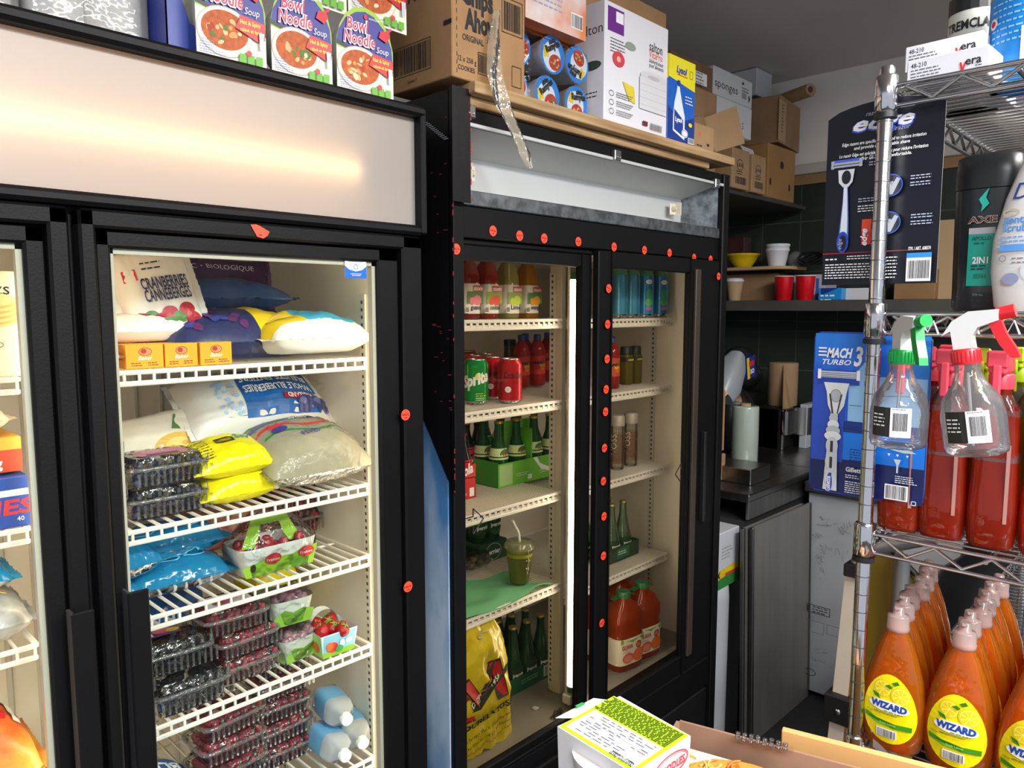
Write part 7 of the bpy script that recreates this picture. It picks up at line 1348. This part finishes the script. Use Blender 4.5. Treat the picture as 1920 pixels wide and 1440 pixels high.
# small packs behind the sprayers
for i in range(6):
    s = MB(); s.box(0, .05, -.035, 0, 0, .10, M(['2a3a8a', 'b9bcc2', '1c2a6a', '8a8d92', '3a4a9a', 'c9c9cc'][i], .4, bump=.3, bscale=30), .004)
    tag(s.build('boxed_packet', None, (1.34, .33 - i * .042, zr), (0, 0, .03 * (i % 3))), '%s small packet in the row at the back of the third rack shelf' % ['leftmost dark blue', 'second pale', 'third navy', 'fourth grey', 'fifth blue', 'rightmost pale'][i], 'packet', 'small packets behind the cleaner bottles')
# ---- bottom shelf: orange dish soap
zr = RZ[3] + .0035
SOAP = CLEAR('ffa838', 1.5, .03, .25, 35, body=.40, bodyh='ff9420', ior=1.42)
def soap_proto(loc, lb):
    t = thing('dish_soap_bottle', lb, 'bottle', loc, 0, 'orange dish soap bottles on the lowest rack shelf'); s = MB()
    P_ = [(.017, .030, 0), (.020, .036, .005), (.0215, .0415, .03), (.0215, .0415, .070), (.0195, .0355, .105), (.016, .026, .138), (.0135, .0185, .158), (.0115, .0130, .170), (.0115, .0115, .176)]
    s.oval(P_, SOAP, 40, 2.3); s.oval([(a * .86, b_ * .86, c + .004) for a, b_, c in P_[:6]], CLEAR('ffb04a', .6, .05, .5, 30), 28, 2.3)
    s.build('body', t)
    def fn(x, y, h):
        # follow the oval front
        z = .014 + y; rx, ry = .0215, .040
        for (a0, b0, z0), (a1, b1, z1_) in zip(P_, P_[1:]):
            if z0 <= z <= z1_: q = (z - z0) / (z1_ - z0); rx, ry = a0 + (a1 - a0) * q, b0 + (b1 - b0) * q
        u_ = min(.97, abs(x) / ry); return V((-(rx * (1 - u_ ** 2.3) ** (1 / 2.3)) - .0006 - h, -x, z))
    s = MB(); p = Print(s, fn=fn, seg=.004, step=.00016); YL_ = M('f0dc10', .35, coat=.2); YL2 = M('e8c818', .35)
    def egg(k, m):
        pts = []
        for i in range(32):
            a = 2 * pi * i / 32; pts.append((k * .034 * cos(a) * (1 - .15 * sin(a)), .0475 + k * .049 * sin(a)))
        mid = [(a * .66, .0475 + (b_ - .0475) * .66) for a, b_ in pts]; inn = [(a * .33, .0475 + (b_ - .0475) * .33) for a, b_ in pts]; n = 32
        p._p([(0, .0475)] + inn + mid + pts, [(0, 1 + i, 1 + (i + 1) % n) for i in range(n)] + [(1 + i, 1 + n + i, 1 + n + (i + 1) % n, 1 + (i + 1) % n) for i in range(n)] + [(1 + n + i, 1 + 2 * n + i, 1 + 2 * n + (i + 1) % n, 1 + n + (i + 1) % n) for i in range(n)], m); p.L += 1
    egg(1.0, YL_)
    for cx, cy, r in ((-.009, .075, .012), (.014, .070, .0125)):
        p.ell(cx, cy, r, r, YL2); p.ell(cx, cy, r * .86, r * .86, M('f6ea5a', .35))
        for k in range(8): a = k * pi / 4; p.poly([(cx + .001 * cos(a), cy + .001 * sin(a)), (cx + r * .75 * cos(a - .28), cy + r * .75 * sin(a - .28)), (cx + r * .75 * cos(a + .28), cy + r * .75 * sin(a + .28))], YL2); p.L -= .9
        p.L += 1
    gl_ = M('2f7a1e', .4)
    for q in (((.002, .086), (.009, .090), (.012, .086), (.006, .083)), ((-.001, .083), (.004, .080), (.001, .077), (-.006, .080)), ((-.022, .068), (-.014, .066), (-.011, .060), (-.019, .062))): p.poly(list(q), gl_)
    p.ell(0, .052, .026, .0085, M('f4f0dc', .35)); p.text('WIZARD', 0, .0485, .0125, M('1c4aa8', .35), fit=.046, align='c', bold=.06, shear=.1)
    p.lines(-.006, .0445, .028, 1, .004, .0014, M('7a9a2a', .4)); p.lines(-.018, .041, .04, 1, .004, .0014, M('7a9a2a', .4)); p.poly([(-.0315, .036), (-.015, .032), (.008, .030), (.030, .031), (.0295, .024), (.008, .023), (-.012, .025), (-.0305, .030)], M('3a8a1e', .4)); p.text('Fresh Lemon', 0, .0265, .004, M('d9e88a', .4), fit=.02, align='c'); p.text('739 mL', -.029, .039, .003, INK); p.rect(-.014, .008, .026, .0125, PAPER); p.barcode(-.0125, .0085, .023, .0105); s.build('label', t)
    s = MB(); cp_ = CLEAR('f6e6e0', 1.2, .12, 0, body=.55, bodyh='f2dcd6'); s.lathe([(.0140, .169), (.0146, .170), (.0146, .175), (.0138, .176), (.0138, .189), (.0125, .191), (.0072, .192), (.0070, .202), (.0055, .203)], cp_, 28); s.tube([(-.005, 0, .200), (-.013, 0, .2035)], [.0035, .002], cp_, 8); s.build('pump_cap', t)
    return t
sp0 = None
rowname = ['row beside the post', 'middle row', 'row at the right edge']; dep = ['Front', 'Second', 'Third', 'Fourth', 'Fifth', 'Sixth']
for r_, (y0, x0) in enumerate(((.306, 1.085), (.224, 1.088), (.137, 1.082))):
    for k in range(6):
        lb = '%s orange dish soap bottle of the %s' % (dep[k], rowname[r_]); loc = (x0 + k * .047, y0 + .004 * k * (1 if r_ == 0 else .5) + .0025 * ((k * 7 + r_) % 3 - 1), zr)
        if sp0 is None: sp0 = soap_proto(loc, lb)
        else: dup(sp0, loc, .06 * ((k * 5 + r_ * 3) % 5 - 2) if k or r_ else 0, lb)
a = at(1660, 1400, X=1.045); s = MB(); s.grid(lambda a_, c_: V((.0, -.018 - .055 * a_ , .012 * c_ * (1 - a_ * .5) - .035 * a_ * a_ + .014 * (1 - a_))), 10, 3, CLEAR('f4f4f6', 1.4, .1, .2, 40, body=.5, bodyh='cfd0d6')); s.grid(lambda a_, c_: V((-.012 * a_, -.018 - .055 * a_ + .0 , .013 - .035 * a_ * a_)), 10, 1, CLEAR('f4f4f6', 1.4, .1, .2, 40, body=.5, bodyh='cfd0d6'))
tag(s.build('plastic_price_holder', None, (1.048, .335, zr - .006)), 'curved clear plastic price holder clipped to the lowest rack shelf by the post', 'price holder')
for i, (u, v) in enumerate(((1740, 620), (1815, 618), (1890, 628))):
    a = at(u, 614, X=1.052); s = MB(); s.tube([(0, .01, .006), (0, 0, -.006), (0, -.006, .008), (0, -.012, -.008)], .0014, M('dcdcde', .4), 5); tag(s.build('twist_tie', None, a), '%s white twist tie on the second shelf rail' % ['left', 'middle', 'right'][i], 'tie')
# ================================================================== FOREGROUND CARTONS
FT = thing('display_table', 'low table under the front cartons, below the picture edge', 'table', (.74, .2, 0)); s = WB((.74, .2, 0)); s.box(.5, .97, -.15, .53, .885, .91, M('5a4a3a', .6), .003); s.build('table_top', FT)
for x in (.52, .95):
    for y in (-.13, .51): s = WB((.74, .2, 0)); s.box(x - .015, x + .015, y - .015, y + .015, 0, .885, M('3a3a3a', .5)); s.build('leg', FT)
def tray(name, lb, loc, rz, w, d, h, mat, th=.004):
    s = MB(); s.box(0, w, 0, th, 0, h, mat); s.box(0, w, d - th, d, 0, h, mat); s.box(0, th, 0, d, 0, h, mat); s.box(w - th, w, 0, d, 0, h, mat); s.box(0, w, 0, d, 0, th, mat); return tag(s.build(name, None, loc, (0, 0, rz)), lb, 'carton')
tr = tray('open_carton', 'open brown carton of noodle packets at the bottom edge, right of the green package', (.686, .134, .912), .27, .24, .31, .142, M('8a6a54', .85, var=.1))
nz = thing('noodle_packet', 'noodle packet with orange noodle picture lying in the open brown carton', 'packet', (.765, .36, 1.034), .27); s = MB(); s.box(-.09, .085, -.14, .10, -.02, .0, M('d9d6d0', .4), .008); p = Print(s, (-.09, -.14, .0002), (1, 0, 0), (0, 1, 0), step=.0003); p.rect(.01, .01, .155, .22, M('e8e2dc', .4)); p.ell(.10, .15, .07, .08, M('e08a3a', .5)); 
p.poly([(.02, .02), (.16, .0), (.165, .04), (.03, .06)], M('c81f2c', .4)); s.build('packet', nz)
s = MB(); rr = random.Random(9)
for i in range(70):
    cx, cy = rr.uniform(-.04, .06), rr.uniform(-.05, .085); r = rr.uniform(.006, .02); a0 = rr.uniform(0, 6.28)
    s.tube([(cx + r * cos(a0 + k * .5), cy + r * .7 * sin(a0 + k * .5), .0015 + .0008 * (i % 5)) for k in range(rr.randint(6, 10))], .0013, M(['e8953a', 'f0b45a', 'd9702a', 'f2c87a'][i % 4], .45), 5)
s.build('noodle_picture', nz, kind='stuff')
GP = thing('noodle_bowl_box', 'green topped noodle bowl package with nutrition table, at the bottom edge in front', 'box', (.62, .43, 1.06), 0)
c4 = [at(1045, 1362, Z=1.150), at(1190, 1452, Z=1.150), at(1295, 1380, Z=1.150), at(1162, 1305, Z=1.150)]
s = WB((.62, .43, 1.06)); GN = M('a6cc1c', .4); top = [tuple(q) for q in c4]; ctr = sum(c4, V((0, 0, 0))) / 4; low = [tuple(V((ctr.x + (q.x - ctr.x) * .97, ctr.y + (q.y - ctr.y) * .97, 1.085))) for q in c4]; wv = M('d9d6d8', .45)
s.add(top, [(0, 1, 2, 3)], wv); s.add(low + top, [(0, 1, 5, 4), (1, 2, 6, 5), (2, 3, 7, 6), (3, 0, 4, 7), (3, 2, 1, 0)], wv)
ex = (c4[2] - c4[1]); ey = (c4[0] - c4[1]); We, He = ex.length, ey.length; ex.normalize(); ey.normalize()
o1 = c4[1]
fnT = lambda x, y, h: o1 + ex * x + ey * y + V((0, 0, 1)) * (h + .0003)
p = Print(s, fn=fnT, step=.0002); p.rect(.0015, .0015, We - .003, He - .003, GN); p.rect(We * .07, He * .06, We * .50, He * .88, M('dcdce6', .45))
for i in range(9): p.rect(We * (.10 + .05 * i), He * .10, .0004 if i != 5 else .0009, He * .8, M('8a8a94', .5), False)
p.L += 1
rr = random.Random(3)
for i in range(9):
    y = He * .1
    while y < He * .86:
        l_ = rr.uniform(.003, .012)
        if rr.random() < .6: p.rect(We * (.115 + .05 * i), y, .0012, l_, M('5a5a62', .5), False)
        y += l_ + .003
for i in range(13):
    y = He * .05
    while y < He * .93:
        l_ = rr.uniform(.003, .009); p.rect(We * (.60 + .028 * i), y, .0014, l_, M('3a4a10', .5), False); y += l_ + .0012
p.L += 1; p.text('Valeur nutritive', We * .13, He * .08, .0055, INK, rot=pi / 2, fit=.03, bold=.02); p.text('Nutrition Facts', We * .085, He * .08, .0055, INK, rot=pi / 2, fit=.03, bold=.02)
sd = (c4[2] - c4[1]).normalized(); fr = c4[1]; p = Print(s, fn=lambda x, y, h: fr + sd * x + V((0, 0, -y)) + V((sd.y, -sd.x, 0)) * (h + .0006), step=.0003)
def oval_logo(cx, cy, rx, ry, t_):
    p.ring(cx, cy, rx, ry, .0016, M('a82a34', .5)); p.ring(cx, cy, rx - .0022, ry - .0022, .0008, M('a82a34', .5))
oval_logo(We * .62, .017, We * .33, .013, '')
o5 = fr; p2 = Print(s, fn=lambda x, y, h: fr + sd * x + V((0, 0, -.05 + y)) + V((sd.y, -sd.x, 0)) * (h + .001), step=.0003); p2.text('NOODLES', We * .36, .028, .012, M('a82a34', .5), fit=We * .52, bold=.04)
s.build('box', GP)
s = WB((.62, .43, 1.06)); lx = (c4[1] - c4[0]).normalized(); bw_ = ctr + V((0, 0, -.04)); s.lathe([(.03, 1.062), (.043, 1.12), (.045, 1.135)], M('cfc8c6', .4), 28, cx=ctr.x - .018, cy=ctr.y + .0); s.build('foam_bowl', GP)
s = WB((.62, .43, 1.06)); q = c4[0].lerp(c4[3], .25); q2 = c4[0].lerp(c4[3], .85); s.add([tuple(q), tuple(q2), tuple(q2 + V((-.004, .022, -.004))), tuple(q + V((-.006, .022, -.006)))], [(0, 1, 2, 3)], M('d9dce0', .4)); s.add([tuple(q.lerp(q2, .45) + V((-.004, .015, -.001))), tuple(q.lerp(q2, .65) + V((-.004, .015, -.001))), tuple(q.lerp(q2, .65) + V((-.004, .020, -.001))), tuple(q.lerp(q2, .45) + V((-.004, .020, -.001)))], [(0, 1, 2, 3)], M('1f9a4a', .4)); s.build('tuck_flap', GP)
tray('grey_brown_carton', 'grey-brown cardboard carton under the green noodle package', (.545, .40, .912), -.12, .10, .15, .140, M('6f6058', .85))
s = MB(); s.box(0, .34, 0, .010, 0, .155, M('c99a5e', .8, var=.08), .001); tag(s.build('tan_carton_panel', None, (.884, .376, .912), (0, 0, radians(-74.5))), 'tan cardboard panel edge at the bottom, right of the open brown carton', 'cardboard')
s = MB(); rr = random.Random(12)
for i in range(8):
    for j in range(3): s.ball((i * .008, j * .006, .003 + .002 * rr.random()), .0034, .0034, .0016, CLEAR('f4f4f5', 1.2, .08, 0, body=.03, bodyh='ffffff'), 8, 5)
s.grid(lambda a_, c_: V((.066 * a_, .02 * c_ - .004, .006 * noise.noise(V((a_ * 5, c_ * 4, 1))))), 12, 4, WRAP); tag(s.build('bubble_wrap', None, at(1382, 1390, Z=1.062), (0, 0, -1.2)), 'scrap of clear bubble wrap behind the rim of the open brown carton', 'wrap')
